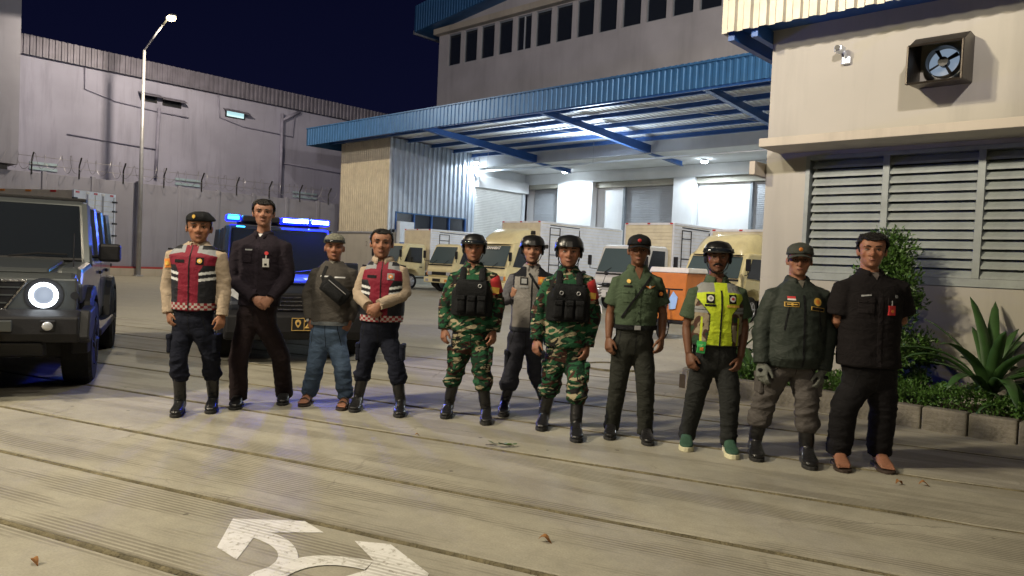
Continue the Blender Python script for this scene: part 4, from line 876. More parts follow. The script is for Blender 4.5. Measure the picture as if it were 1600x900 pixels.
        for a in (-.4, .4): mb.tube([(a, y0 + L + .01, z0), (a, y0 + L + .01, hb - .1)], .015, 5)
        mb.build('rear_rods', MATS['galv'], bx)
    elif bed:
        for s in (-1, 1): mb = MB(); mb.box(s * (w - .03), y0, .92, s * w, y0 + L, 1.3); mb.build('bed_side', MATS['box_cream'], t)
        mb = MB(); mb.box(-w + .03, y0, .86, w - .03, y0 + L, .92); mb.build('bed_floor', MATS['trim_black'], t)
        mb = MB(); mb.box(-w + .03, y0, .921, w - .03, y0 + .04, 1.5); mb.build('bed_front', MATS['box_cream'], t)
    return t
truck('yellow cab truck with pale box parked closest to the corrugated wing wall', -27.75, 21.3, box=(3.0, 2.86, 2.0), width=1.75)
truck('small yellow cab truck with open bed, second from the left in the row', -24.45, 21.7, bed=True, width=1.75, roof=2.14)
truck('yellow truck with curved roof fairing and long silver box, third from the left', -20.1, 20.3, fairing=True, box=(5.6, 3.12, 2.15), lettering='SAHABAT', width=2.0, roof=2.2)
truck('white cab truck with cream fronted silver box behind the man in olive', -14.1, 20.3, cab='truck_white', box=(5.2, 3.02, 2.0), width=1.9, roof=2.2)
truck('yellow truck with tall rounded roof fairing partly hidden by the cream building', -10.35, 19.6, fairing=True, box=(4.5, 2.75, 2.0), width=1.95, roof=2.0)
# truck behind the off-road car: rear doors face +x
TRK = tuple(g(115, 296, 3.32)[:2]) + (0,)
t = thing('box_truck', 'pale box truck with white hinged rear doors behind the dark off-road car', 'truck', TRK, R(28), 'small box trucks parked in a row')
LX, RXr, Y0, Y1, HB = -6.5, 0, 0, 1.9, 3.32
mb = MB(); mb.box(LX, Y0 + .02, .95, -.02, Y1 - .02, HB - .02); bx = mb.build('cargo_box', MATS['box_cream'], t)
mb = MB()
for k in range(12): mb.box(-.02, Y0 + .08, 1.0 + k * .185, .0, Y0 + .93, 1.0 + k * .185 + .17); mb.box(-.02, Y0 + .97, 1.0 + k * .185, .0, Y1 - .08, 1.0 + k * .185 + .17)
mb.build('rear_door', MATS['box_silver'], bx)
mb = MB(); mb.box(-.06, Y0, .9, .02, Y0 + .07, HB); mb.box(-.06, Y1 - .07, .9, .02, Y1, HB); mb.box(-.06, Y0 + .071, HB - .12, .02, Y1 - .071, HB); mb.build('rear_frame', MATS['box_silver'], bx)
for yy in (Y0 + .04, Y1 - .04):
    for zz in (1.3, 1.75, 2.2, 2.65, 3.0): mb = MB(); mb.box(.021, yy - .12, zz, .05, yy + .10, zz + .06); mb.build('hinge', MATS['trim_black'], bx)
for yy, m_ in ((Y0 + .15, 'red_lens'), (Y0 + .6, 'white_sticker'), (Y0 + .95, 'red_lens'), (Y0 + 1.3, 'white_sticker'), (Y0 + 1.7, 'red_lens')): mb = MB(); mb.box(.021, yy - .08, HB - .1, .03, yy + .08, HB - .03); mb.build('reflector', MATS[m_], bx)
for xx in (-5.5, -4.4, -3.2, -2.0, -.9): mb = MB(); mb.box(xx - .12, -.008, HB - .10, xx + .12, .019, HB - .03); mb.build('reflector', MATS['red_lens' if int(xx * 10) % 2 else 'amber'], bx)
mb = MB(); mb.tube([(.03, Y0 + .6, 1.0), (.03, Y0 + .6, 3.2)], .02, 6); mb.tube([(.03, Y0 + 1.3, 1.0), (.03, Y0 + 1.3, 3.2)], .02, 6); mb.build('lock_rod', MATS['galv'], bx)
for yy in (.25, Y1 - .25): wheel(t, -1.6, yy, .4, .24, 1, 'galv', False).rotation_euler = (0, 0, PI / 2)
mb = MB(); mb.box(LX, .4, .7, 0, 1.5, .92); mb.build('chassis', MATS['trim_black'], t)
mb = MB(); mb.box(-8.3, .1, .6, -6.55, 1.8, 2.3); mb.build('cab', MATS['truck_yellow'], t, bevel=.08)
mb = MB(); mb.box(-.0, .15, .62, .06, 1.75, .74); mb.build('rear_bumper', MATS['trim_black'], t)
mb = MB(); mb.box(.02, .15, .8, .05, .45, .9); mb.box(.02, 1.45, .8, .05, 1.75, .9); mb.build('tail_lamp', MATS['red_lens'], t)
# ------------------------------------------------------------------ orange delivery cart and motorcycle
mat('orange_box', (.62, .20, .035), .45, 0, .12, 3, .05, dirt=.25, dirtcol=(.3, .1, .04)); mat('lid_white', (.68, .66, .60), .45, 0, .08, 3, .04, dirt=.3, dirtcol=(.35, .3, .25))
c = g(1064, 530); t = thing('orange_cart', 'orange delivery box cart with white lid behind the strap-leaved plant', 'cart', (c[0] - .35, c[1] + .4, 0), R(8))
def taper(z0, z1, a0, a1, b0, b1, m, name, par=t, bev=.02): mb = MB(); mb.hexa([(-a0, -b0, z0), (a0, -b0, z0), (a0, b0, z0), (-a0, b0, z0)], [(-a1, -b1, z1), (a1, -b1, z1), (a1, b1, z1), (-a1, b1, z1)]); return mb.build(name, m, par, bevel=bev)
ob = taper(.38, 1.36, .30, .40, .42, .55, MATS['orange_box'], 'cargo_box'); taper(1.362, 1.47, .43, .41, .58, .54, MATS['lid_white'], 'lid'); taper(.30, .378, .3, .3, .45, .45, MATS['trim_black'], 'base_frame')
mat('sticker_blue', (.35, .55, .85), .35)
mb = MB(); mb.prism([(.02, .60), (.16, .62), (.20, .86), (.10, .98), (.0, .8)], 'y', -.515, -.50); mb.build('sticker', MATS['sticker_blue'], ob, fixn=True)
mb = MB(); mb.prism([(-.24, .66), (-.10, .66), (-.10, .72), (-.24, .72)], 'y', -.51, -.495); mb.build('sticker', MATS['white_sticker'], ob, fixn=True)
for s in (-1, 1): wheel(t, s * .38, .2, .22, .1, s, 'galv', False)
wheel(t, 0, -.75, .22, .1, 1, 'galv', False)
mb = MB(); mb.tube([(0, -.75, .22), (0, -.6, .7), (0, -.5, 1.0)], .025, 8); mb.tube([(-.3, -.5, 1.02), (.3, -.5, 1.02)], .018, 8); mb.build('steering_fork', MATS['trim_black'], t)
w_ = quad_pane(t, 'windshield', mat('smoke_plastic', (.22, .24, .25), .2), [(-.56, -.52, 1.0), (-.34, -.60, 1.0), (-.36, -.40, 1.42), (-.50, -.34, 1.40)])
c = g(930, 512); t = thing('motorcycle', 'parked motorcycle with black and white fairing between the soldier and the man in olive', 'motorcycle', (c[0], c[1], 0), YAW + R(12))
def mwheel(y):
    mb = MB(); mb.torus((0, y, .29), .245, .045, 'x', 32, 8); w = mb.build('wheel', MATS['black_rubber'], t, smooth=True); mb = MB(); mb.torus((0, y, .29), .20, .014, 'x', 28, 6)
    for k in range(5): a = k * 2 * PI / 5; mb.tube([(0, y, .29), (0, y + .2 * math.cos(a), .29 + .2 * math.sin(a))], .012, 5)
    mb.build('rim', MATS['galv'], w)
mwheel(0); mwheel(1.25)
mb = MB()
for s in (-.07, .07): mb.tube([(s, 0, .29), (s, .16, .85), (s, .2, .98)], .02, 8)
mb.build('fork', MATS['galv'], t, smooth=True)
mb = MB(); mb.tube([(-.32, .28, 1.02), (-.12, .2, 1.0), (.12, .2, 1.0), (.32, .28, 1.02)], .014, 8); mb.build('handlebar', MATS['trim_black'], t, smooth=True)
for s in (-1, 1): mb = MB(); mb.tube([(s * .2, .22, 1.01), (s * .26, .2, 1.22)], .007, 5); mb.ball((s * .28, .2, 1.27), (.06, .015, .045), 12, 8); mb.build('mirror', MATS['trim_black'], t, smooth=True)
mb = MB(); mb.hexa([(-.11, .0, .68), (.11, .0, .68), (.16, .34, .45), (-.16, .34, .45)], [(-.13, .02, .98), (.13, .02, .98), (.12, .25, 1.0), (-.12, .25, 1.0)]); fa = mb.build('fairing', MATS['truck_white'], t, bevel=.04)
for i in range(4): mb = MB(); z = .70 + i * .07; mb.prism([(-.12, z), (.10, z + .035), (.11, z + .06), (-.12, z + .02)], 'y', -.016, -.002); mb.build('stripe', MATS['trim_black'], fa, fixn=True)
mb = MB(); mb.ball((0, .0, .88), (.08, .05, .06), 14, 8); mb.build('headlight', MATS['headlamp'], t, smooth=True)
mb = MB(); mb.hexa([(-.1, .3, .35), (.1, .3, .35), (.12, 1.3, .5), (-.12, 1.3, .5)], [(-.08, .35, .6), (.08, .35, .6), (.13, 1.45, .78), (-.13, 1.45, .78)]); mb.build('engine_cover', MATS['trim_black'], t, bevel=.04)
mb = MB(); mb.hexa([(-.11, .55, .76), (.11, .55, .76), (.12, 1.4, .8), (-.12, 1.4, .8)], [(-.1, .58, .82), (.1, .58, .82), (.1, 1.38, .88), (-.1, 1.38, .88)]); mb.build('seat', MATS['black_rubber'], t, bevel=.03)
mb = MB(); mb.prism([(-.28, .35), (-.2, .52), (0, .585), (.2, .53), (.2, .5), (0, .56), (-.18, .5)], 'x', -.06, .06); mb.build('mudguard', MATS['truck_white'], t, fixn=True)
# =================================================================== PEOPLE
vcol_mat('skin', .52, .2, 110, spec=.35); vcol_mat('cloth', .88, .25, 220, spec=.16, fold=.22); vcol_mat('cloth_smooth', .65, .15, 120, spec=.25, fold=.18)
mat('hair_black', (.006, .005, .005), .55, 0, .3, 40, .8, 160, spec=.3); mat('hair_grey', (.05, .045, .04), .6, 0, .3, 40, .6, 120); mat('helmet_black', (.010, .010, .011), .28, 0, .2, 8, .12, 60)
mat('nylon_black', (.009, .010, .012), .75, 0, .25, 30, .5, 150, spec=.2); mat('boot_leather', (.012, .012, .013), .32, 0, .25, 14, .3, 60); mat('sole_rubber', (.02, .02, .02), .8)
mat('eye_white', (.30, .27, .24), .3, 0, .05); mat('iris', (.012, .008, .006), .15, 0, .05); mat('lip', (.20, .075, .055), .5, 0, .1)
mat('patch_white', (.62, .62, .60), .7); mat('patch_black', (.008, .008, .010), .8, spec=.2); mat('patch_gold', (.66, .42, .08), .5); mat('patch_red', (.50, .03, .035), .6); mat('patch_orange', (.65, .22, .04), .7); mat('patch_grey', (.25, .26, .27), .7); mat('patch_green', (.03, .28, .07), .5); mat('reflective', (.62, .64, .66), .3, .2)
mat('sneaker_green', (.03, .085, .055), .75, 0, .2, 20, .4, 120); mat('sneaker_sole', (.62, .60, .42), .6); mat('sandal', (.035, .022, .016), .7); mat('glove_grey', (.13, .14, .125), .8, 0, .25, 25, .4, 120)
def camo_mat(name, scale=1.0):
    m, nt, b = newmat(name); MATS[name] = m
    tc = ND(nt, 'TexCoord'); mp = ND(nt, 'Mapping'); nt.links.new(tc.outputs['Object'], mp.inputs[0]); mp.inputs['Rotation'].default_value = (0, R(12), 0)
    def layer(sc, st, off):
        q = ND(nt, 'Mapping'); nt.links.new(mp.outputs[0], q.inputs[0]); q.inputs['Scale'].default_value = st; q.inputs['Location'].default_value = off
        n = ND(nt, 'TexNoise', i_Scale=sc * scale, i_Detail=2.2, i_Roughness=.45); n.inputs['Distortion'].default_value = 1.6; nt.links.new(q.outputs[0], n.inputs['Vector']); return n.outputs[0]
    c = ramp(nt, layer(7, (1, 1, 1.6), (3, 1, 2)), [(.46, (.007, .030, .016)), (.48, (.018, .082, .038))])
    c = mixc(nt, ramp(nt, layer(7, (1, 1, 1.4), (0, 5, 1)), [(.555, 0), (.565, 1)]), c, (.055, .024, .018))
    c = mixc(nt, ramp(nt, layer(9, (.75, .75, 1.9), (7, 2, 0)), [(.585, 0), (.592, 1)]), c, (.30, .26, .17))
    c = mixc(nt, ramp(nt, layer(9, (.9, .9, 1.5), (2, 9, 4)), [(.57, 0), (.58, 1)]), c, (.012, .012, .012))
    nt.links.new(c, b.inputs['Base Color']); b.inputs['Roughness'].default_value = .85
    n3 = ND(nt, 'TexNoise', i_Scale=200., i_Detail=3); nt.links.new(tc.outputs['Object'], n3.inputs['Vector'])
    bp = ND(nt, 'Bump', i_Strength=.25, i_Distance=.01); nt.links.new(n3.outputs[0], bp.inputs['Height']); nt.links.new(bp.outputs[0], b.inputs['Normal']); fold_bump(nt, b, tc.outputs['Object'], bp.outputs[0], .28); b.inputs['Specular IOR Level'].default_value = .2
camo_mat('camouflage')
def voxel(mb, size, name, sm=3, fac=.5):
    me = mb.mesh(name + '_raw'); o = bpy.data.objects.new('tmp', me); COL.objects.link(o)
    r = o.modifiers.new('r', 'REMESH'); r.mode = 'VOXEL'; r.voxel_size = size; r.use_smooth_shade = True
    s = o.modifiers.new('s', 'SMOOTH'); s.factor = fac; s.iterations = sm
    dg = bpy.context.evaluated_depsgraph_get(); dg.update(); out = bpy.data.meshes.new_from_object(o.evaluated_get(dg)); out.name = name
    bpy.data.objects.remove(o); bpy.data.meshes.remove(me); out.materials.clear(); return out
def getco(me): a = np.empty(len(me.vertices) * 3, np.float32); me.vertices.foreach_get('co', a); return a.reshape(-1, 3).astype(float)
def getno(me): a = np.empty(len(me.vertices) * 3, np.float32); me.vertices.foreach_get('normal', a); return a.reshape(-1, 3).astype(float)
def setco(me, a): me.vertices.foreach_set('co', a.astype(np.float32).ravel()); me.update()
def snoise(p, k, seed):
    r = np.random.RandomState(seed); v = 0
    for i in range(4):
        d = r.normal(0, 1, 3); d /= np.linalg.norm(d); w = r.normal(0, 1, 3); w /= np.linalg.norm(w)
        v = v + np.sin(p @ d * k * r.uniform(.7, 1.5) + r.uniform(0, 6) + 1.4 * np.sin(p @ w * k * .7 + r.uniform(0, 6)))
    return v / 4
def wrinkle(me, spots, base=.0022, seed=1):
    """cloth folds: spots = [(centre, radius, amplitude)] where the cloth bunches"""
    p = getco(me); n = getno(me); amp = np.full(len(p), base)
    for c, r, a in spots: amp = amp + a * np.exp(-((p - np.array(c)) ** 2).sum(1) / (r * r))
    amp = amp * 1.5; q = p * np.array([1, 1, 1.9]); w = snoise(q, 19, seed); w2 = snoise(q, 44, seed + 5)
    f = 1 - np.abs(w) ** .7 * 2.0; g2 = 1 - np.abs(w2) * 2
    setco(me, p + n * (amp * (f * .75 + g2 * .35))[:, None])
def setcol(me, fn):
    p = getco(me); c = fn(p) if callable(fn) else np.tile(np.array(fn, float), (len(p), 1))
    a = me.color_attributes.new('Col', 'FLOAT_COLOR', 'POINT'); c4 = np.ones((len(p), 4), np.float32); c4[:, :3] = c; a.data.foreach_set('color', c4.ravel())
def finish(me, name, m, par, col=None, smooth=True):
    o = bpy.data.objects.new(name, me); COL.objects.link(o); o.parent = par; me.materials.append(m)
    if col is not None: setcol(me, col)
    if smooth: me.polygons.foreach_set('use_smooth', [True] * len(me.polygons))
    return o
HEADT = [(-.012, .018, .040, .000), (.0, .032, .068, .012), (.012, .043, .083, .03), (.03, .052, .086, .05), (.048, .057, .085, .062), (.07, .063, .083, .076), (.09, .068, .083, .086), (.105, .070, .079, .092), (.116, .0715, .0755, .094), (.128, .073, .082, .097), (.142, .0745, .087, .099), (.165, .0745, .084, .098), (.185, .070, .074, .09), (.202, .058, .058, .074), (.214, .042, .04, .053), (.221, .022, .02, .028)]
HT_ = np.array(HEADT)
def hsurf(a, z, off=0.0, e=.86):
    zz = min(max(z, HEADT[0][0]), HEADT[-1][0]); w, f_, b = [np.interp(zz, HT_[:, 0], HT_[:, k]) for k in (1, 2, 3)]
    c, s = math.cos(a), math.sin(a); x = (w + off) * math.copysign(abs(c) ** e, c); y = -(f_ + off) * abs(s) ** e if s > 0 else (b + off) * abs(s) ** e
    return x, y
def rings(mb, rs):
    n = len(rs[0]); o = len(mb.v); mb.v += [tuple(p) for r_ in rs for p in r_]; k = len(rs)
    mb.f += [(o + i * n + j, o + i * n + (j + 1) % n, o + (i + 1) * n + (j + 1) % n, o + (i + 1) * n + j) for i in range(k - 1) for j in range(n)]
    mb.f += [tuple(o + j for j in range(n))[::-1], tuple(o + (k - 1) * n + j for j in range(n))]
class Person:
    def __init__(s, label, feet, head, sh, el, wr, tip, crotch, knee, heel, toe, hem, group=None, hat=0.0, arms='hang', skin=(.27, .125, .07), k=1.0, belly=0.0, lr=1.0, waist=.156, chest=.174, lean=0, **kw):
        """feet/heel/toe etc. are measured from the photograph and turned into points of the vertical plane the person stands in"""
        s.O = np.array([*g(*feet)[:2], 0]); s.t = thing('person', label, 'person', tuple(s.O), YAW, group)
        s.skin = np.array(skin); s.k = k; s.lr = lr; s.belly = belly; s.arms = arms; s.kw = kw
        P = s.P; s.ztop = P(*head[0])[2] - hat; s.cx = P(*head[1])[0]; s.zc = P(*head[1])[2]; s.hs = (s.ztop - s.zc) / .222
        s.hs = min(max(s.hs, .97), 1.16); s.rv = np.random.RandomState(int(feet[0])); s.fv = s.rv.uniform(-1, 1, 8)
        s.sh = [P(*sh[0]), P(*sh[1])]; s.zs = (s.sh[0][2] + s.sh[1][2]) / 2; s.mx = (s.sh[0][0] + s.sh[1][0]) / 2; s.SH = (s.sh[1][0] - s.sh[0][0]) / 2 + .008
        s.el = [P(*el[0], .015), P(*el[1], .015)]
        dw, dt = ((-.05, -.05), (-.09, -.09)) if arms != 'clasp' else ((-.165 - belly, -.19 - belly), (-.20 - belly, -.215 - belly))
        s.wr = [P(*wr[i], dw[i]) for i in (0, 1)] if wr else None; s.tip = [P(*tip[i], dt[i]) for i in (0, 1)] if tip else None
        if arms == 'clasp': s.el[0][1] = s.el[1][1] = -.02
        s.cr = P(*crotch); s.hem = P(s_mid(sh), hem)[2] if hem else None
        s.kn = [P(*knee[0], -.03), P(*knee[1], -.03)]
        s.foot = []
        for i in (0, 1):
            a, b = s.G(*heel[i]), s.G(*toe[i]); d = b - a; d[2] = 0; L = np.linalg.norm(d); d = d / L if L > .03 else np.array([0, -1., 0])
            d = d * .6 + np.array([0, -1.0, 0]) * .5; d /= np.linalg.norm(d); d_ = d; s.foot.append((b - d_ * .27 * k, d_))
        for i in (0, 1): s.kn[i][1] = (s.foot[i][0][1] + s.foot[i][1][1] * .05) * .5 - .035
        s.WH, s.CH = waist * k, chest * k
        s.body_parts()
    def P(s, px_, py_, dv=0.0):
        d = _F + _R * (px_ - 800) / F_PX - _U * (py_ - 450) / F_PX; tt = ((s.O - CAM) @ _fh + dv) / (d @ _fh); q = CAM + d * tt - s.O
        return np.array([q @ _r, q @ _fh, q[2]])
    def G(s, px_, py_): q = g(px_, py_) - s.O; return np.array([q @ _r, q @ _fh, 0.])
    # ---- torso rings
    def prof(s, infl=0.0):
        k = s.k; zs, zc = s.zs, s.zc; zh = s.cr[2] + .02; zw = zs - .40 * (zs - zh) / .52 * 1.0; hx = s.hipx = s.cr[0]
        b = s.belly; i = infl
        return [(zh - .03, hx, .120 * k + i, .055 * k + i, .07 * k + i), (zh + .03, hx, .150 * k + i, .082 * k + i, .095 * k + i), (zh + .09, hx, .162 * k + i, .100 * k + b * .3 + i, .115 * k + i), (zh + .14, hx, .163 * k + i, .112 * k + b * .6 + i, .120 * k + i), (zw, (hx + s.mx) / 2, s.WH + i, .108 * k + b + i, .105 * k + i), (zw + .12, s.mx, (s.WH + s.CH) / 2 + i, .118 * k + b * .6 + i, .108 * k + i),
                (zs - .14, s.mx, s.CH + i, .125 * k + b * .2 + i, .112 * k + i), (zs - .055, s.mx, s.SH - .008 + i, .108 * k + i, .105 * k + i), (zs - .015, s.mx, s.SH - .036 + i, .082 * k + i, .09 * k + i), (zs + .015, s.mx, s.SH * .72 + i, .066 * k + i, .085 * k + i), (zs + .040, (s.mx * 3 + s.cx) / 4, s.SH * .50 + i, .052 * k + i, .08 * k + i), (zs + .066, (s.mx + s.cx) / 2, .064 + i, .044 * k + i, .074 * k + i)]
    def torso(s, mb, infl, z0, z1, n=28, flare=0.0):
        pr = np.array(s.prof(infl)); N = 18; rs = []
        for q in range(N + 1):
            z = z0 + (z1 - z0) * q / N; cx, w, f_, b = [np.interp(z, pr[:, 0], pr[:, j]) for j in (1, 2, 3, 4)]
            w += flare * max(0, 1 - q / 4.); f_ += flare * .8 * max(0, 1 - q / 4.)
            r_ = []
            for j in range(n):
                a = 2 * PI * j / n; c, q_ = math.cos(a), math.sin(a); e = .82; r_.append((cx + w * math.copysign(abs(c) ** e, c), (-f_ * abs(q_) ** e if q_ > 0 else b * abs(q_) ** e) + .0, z))
            rs.append(r_)
        rings(mb, rs)
    def arm_pts(s, i):
        S_ = s.sh[i] + np.array([(.012, -.012)[i], .0, -.056]); E = s.el[i]
        if s.arms == 'back': Wp = np.array([s.mx + (-.06, .06)[i], .17, E[2] - .10])
        else: Wp = s.wr[i]
        return S_, E, Wp
    def sleeve(s, mb, i, frac=1.0, r=(.069, .061, .053, .042), infl=0):
        S_, E, Wp = s.arm_pts(i); k = s.k
        S0 = S_ + np.array([(.05, -.05)[i], 0, .012])
        if frac < .5:
            M_ = S_ + (E - S_) * frac * 2; mb.tube([S0, S_, (S_ + M_) / 2, M_], [(r[0] - .01) * k, r[0] * k, (r[1] + .006) * k, (r[1] + .012) * k], 18)
        else:
            F_ = E + (Wp - E) * (frac - .5) * 2; mid = (S_ + E) / 2
            mb.tube([S0, S_, mid, E + (S_ - E) * .1, E + (F_ - E) * .12, (E + F_) / 2, F_], [(r[0] - .01) * k + infl, r[0] * k + infl, r[1] * k + infl, r[2] * k + infl, r[2] * k + infl, (r[2] + r[3]) / 2 * k + infl + .003, r[3] * k + infl], 18)
    def hand(s, mb, i, w, tip, clasp=False, fist=False, r=1.0):
        D = tip - w; D /= np.linalg.norm(D); sgn = (1, -1)[i]
        if clasp: N = np.array([0, 1., 0]); T = np.array([0, 0, 1.])
        else: N = np.array([sgn * .75, .65, 0]); T = np.array([sgn * .45, -1., 0])
        N = N - D * (N @ D); N /= np.linalg.norm(N); T = T - D * (T @ D) - N * (T @ N); T /= np.linalg.norm(T); k = s.k * 1.0 * r
        if clasp and s.kw.get('front', 1) == i: N = N
        mb.tube([w - D * .03 * k, w + D * .005, w + D * .035 * k, w + D * .07 * k, w + D * .09 * k], [(.024 * k, .019 * k), (.027 * k, .019 * k), (.038 * k, .018 * k), (.042 * k, .017 * k), (.038 * k, .014 * k)], 14, ref=T)
        curl = [R(20), R(34), R(30)] if not fist else [R(75), R(80), R(60)]
        if clasp: curl = [R(22), R(30), R(25)]
        for j in range(4):
            t_ = (.031 - .0205 * j) * k; L = (.072, .080, .074, .058)[j] * k; rad = (.0098, .0100, .0096, .0086)[j] * k
            p = w + D * (.082 - abs(j - 1.2) * .004) * k + T * t_; d = D + T * (.10 - .07 * j); d /= np.linalg.norm(d); pts = [p - D * .015 * k, p]; a = R(6 + j * 3)
            for q, fr in enumerate((.45, .30, .25)): a += curl[q] * (1 + .08 * j) * (.6 if q == 0 else 1); pts.append(pts[-1] + (d * math.cos(a) + N * math.sin(a)) * L * fr)
            mb.tube(pts, [rad, rad * 1.05, rad, rad * .93, rad * .78], 8)
        p = w + D * .022 * k + T * .026 * k; d = D * .72 + T * .55 + N * .42; d /= np.linalg.norm(d); d2 = D * .9 + T * .12 + N * .42; d2 /= np.linalg.norm(d2)
        mb.tube([p - T * .012, p, p + d * .038 * k, p + d * .038 * k + d2 * .03 * k, p + d * .038 * k + d2 * .052 * k], [.013 * k, .015 * k, .0118 * k, .0105 * k, .008 * k], 8)
    def head(s, mb):
        h = s.hs; C0 = np.array([s.cx, -.012, s.zc]); s.hc = C0
        u_ = s.O @ _r; ya = math.atan2(u_, s.O @ _fh) * -.85 + R(s.kw.get('turn', 0)); ca, sa = math.cos(ya), math.sin(ya)
        def T_(x, y, z): return (C0[0] + (x * 1.14 * ca - y * sa) * h, C0[1] + (x * 1.14 * sa + y * ca) * h, C0[2] + z * h)
        s.T_ = T_
        fv = s.fv; jw = lambda z: 1 + .07 * fv[0] * max(0, 1 - z / .08) + .03 * fv[1]
        rings(mb, [[T_(hsurf(2 * PI * j / 36, z)[0] * jw(z), hsurf(2 * PI * j / 36, z)[1], z) for j in range(36)] for z in HT_[:, 0]]); nw = 1.12 + .14 * fv[2]; nl = .002 * fv[3]
        mb.ball(T_(0, .002, .212), (.028 * h, .03 * h, .012 * h), 14, 8)
        mb.tube([T_(0, -.076, .130), T_(0, -.088, .110), T_(0, -.102 - nl, .090 + nl), T_(0, -.097 - nl, .078), T_(0, -.08, .074)], [.0065 * h * nw, .009 * h * nw, .0135 * h * nw, .0125 * h * nw, .008 * h], 10)
        for q in (-1, 1):
            mb.ball(T_(q * .0145 * nw, -.088, .082), (.0105 * h, .012 * h, .0085 * h), 10, 6); mb.ball(T_(q * .03, -.074, .140), (.024 * h, .014 * h, .008 * h), 10, 6)
            mb.ball(T_(q * .043, -.056, .092), ((.021 + .003 * fv[4]) * h, .018 * h, .026 * h), 12, 8)
            M = Matrix.Translation(T_(q * .078, .008, .104)) @ Matrix.Rotation(R(q * -18), 4, 'Z') @ Matrix.Rotation(R(-8), 4, 'X')
            o = MB(); o.ball((0, 0, 0), (.0085 * h, .019 * h, .033 * h), 12, 8); mb.add([tuple(M @ Vector(v)) for v in o.v], o.f)
            mb.ball(T_(q * .031, -.064, .121), (.0165 * h, .0125 * h, .0095 * h), 10, 6)
        mb.ball(T_(0, -.081, .052), (.024 * h, .0115 * h, .0062 * h), 12, 6); mb.ball(T_(0, -.080, .042), (.020 * h, .0115 * h, .007 * h), 12, 6); mb.ball(T_(0, -.074, .012), (.023 * h, .016 * h, .014 * h), 12, 6)
        nk = .058 * s.k
        mb.tube([(s.cx, .022, s.zc + .06), (s.cx, .018, s.zc), ((s.cx + s.mx) / 2, .018, s.zc - .05), (s.mx, .015, s.zs - .02), (s.mx, .01, s.zs - .08)], [(nk * .92, nk), (nk * .92, nk * 1.02), (nk, nk * 1.05), (nk * 1.3, nk * 1.15), (nk * 2, nk * 1.2)], 18, ref=(1, 0, 0))
    def face(s, brow_m='hair_black', stache=False, beard=0):
        T_, h = s.T_, s.hs
        for q in (-1, 1):
            mb = MB(); mb.ball(T_(q * .031, -.0695, .1165), (.0112 * h, .0088 * h, .0040 * h), 12, 8); e = mb.build('eye', MATS['eye_white'], s.t, smooth=True)
            mb = MB(); mb.ball(T_(q * .031, -.0745, .1165), (.0058 * h, .0046 * h, .0042 * h), 10, 8); mb.build('iris', MATS['iris'], e, smooth=True)
            mb = MB(); mb.tube([T_(q * .0185, -.0775, .1185), T_(q * .025, -.0795, .1222), T_(q * .034, -.0785, .1228), T_(q * .0435, -.0715, .1195)], [.0014 * h, .0021 * h, .0021 * h, .0014 * h], 6); mb.build('eyelash', MATS['hair_black'], s.t, smooth=True)
            mb = MB(); mb.tube([T_(q * .013, -.086, .1385), T_(q * .024, -.088, .1425), T_(q * .037, -.083, .1435), T_(q * .050, -.0725, .1385)], [(.002 * h, .003 * h), (.0028 * h, .0042 * h), (.0026 * h, .004 * h), (.0015 * h, .002 * h)], 8); mb.build('eyebrow', MATS[brow_m], s.t, smooth=True)
        mb = MB(); mb.tube([T_(-.023, -.0835, .0465), T_(-.01, -.0925, .0472), T_(0, -.0932, .0468), T_(.01, -.0925, .0472), T_(.023, -.0835, .0465)], [(.001, .001), (.0025 * h, .0042 * h), (.003 * h, .0045 * h), (.0025 * h, .0042 * h), (.001, .001)], 8, ref=(0, 1, 0)); mb.build('mouth', MATS['lip'], s.t, smooth=True)
        if stache:
            for q in (-1, 1): mb = MB(); mb.tube([T_(q * .001, -.099, .064), T_(q * .014, -.097, .062), T_(q * .027, -.088, .054), T_(q * .036, -.077, .046)], [.005 * h, .0065 * h, .005 * h, .0015 * h], 8); mb.build('moustache', MATS['hair_black'], s.t, smooth=True)
    def cap_shell(s, name, m, zl, off, seed=0, top=.0, rough=0.0, shape=None, inner=.0, NT=9, NA=44):
        T_ = s.T_; mb = MB(); rs = []
        for q in range(NT + 1):
            t_ = q / NT; r_ = []
            for j in range(NA):
                a = 2 * PI * j / NA; z0 = zl(a); z = z0 + (.2225 - z0) * t_; o = off + (0 if q else -.4 * off * (1 if inner == 0 else 0)); x, y = hsurf(a, z, o)
                if q == NT: x *= .35; y *= .35
                zz = z + (top + off * .9) * t_ ** 2
                if rough: x += RNG.normal(0, rough); y += RNG.normal(0, rough); zz += RNG.normal(0, rough)
                p = (x, y, zz)
                if shape: p = shape(p, t_, a)
                r_.append(T_(*p))
            rs.append(r_)
        if inner:
            r0 = []
            for j in range(NA):
                a = 2 * PI * j / NA; x, y = hsurf(a, zl(a), off - inner); p = (x, y, zl(a) + .002); p = shape(p, 0, a) if shape else p; r0.append(T_(*p))
            rs = [r0] + rs
        n = NA; k = len(rs); mb.add([p for r_ in rs for p in r_], [(i * n + j, i * n + (j + 1) % n, (i + 1) * n + (j + 1) % n, (i + 1) * n + j) for i in range(k - 1) for j in range(n)] + [tuple((k - 1) * n + j for j in range(n))])
        return mb.build(name, MATS[m] if isinstance(m, str) else m, s.t, smooth=True)
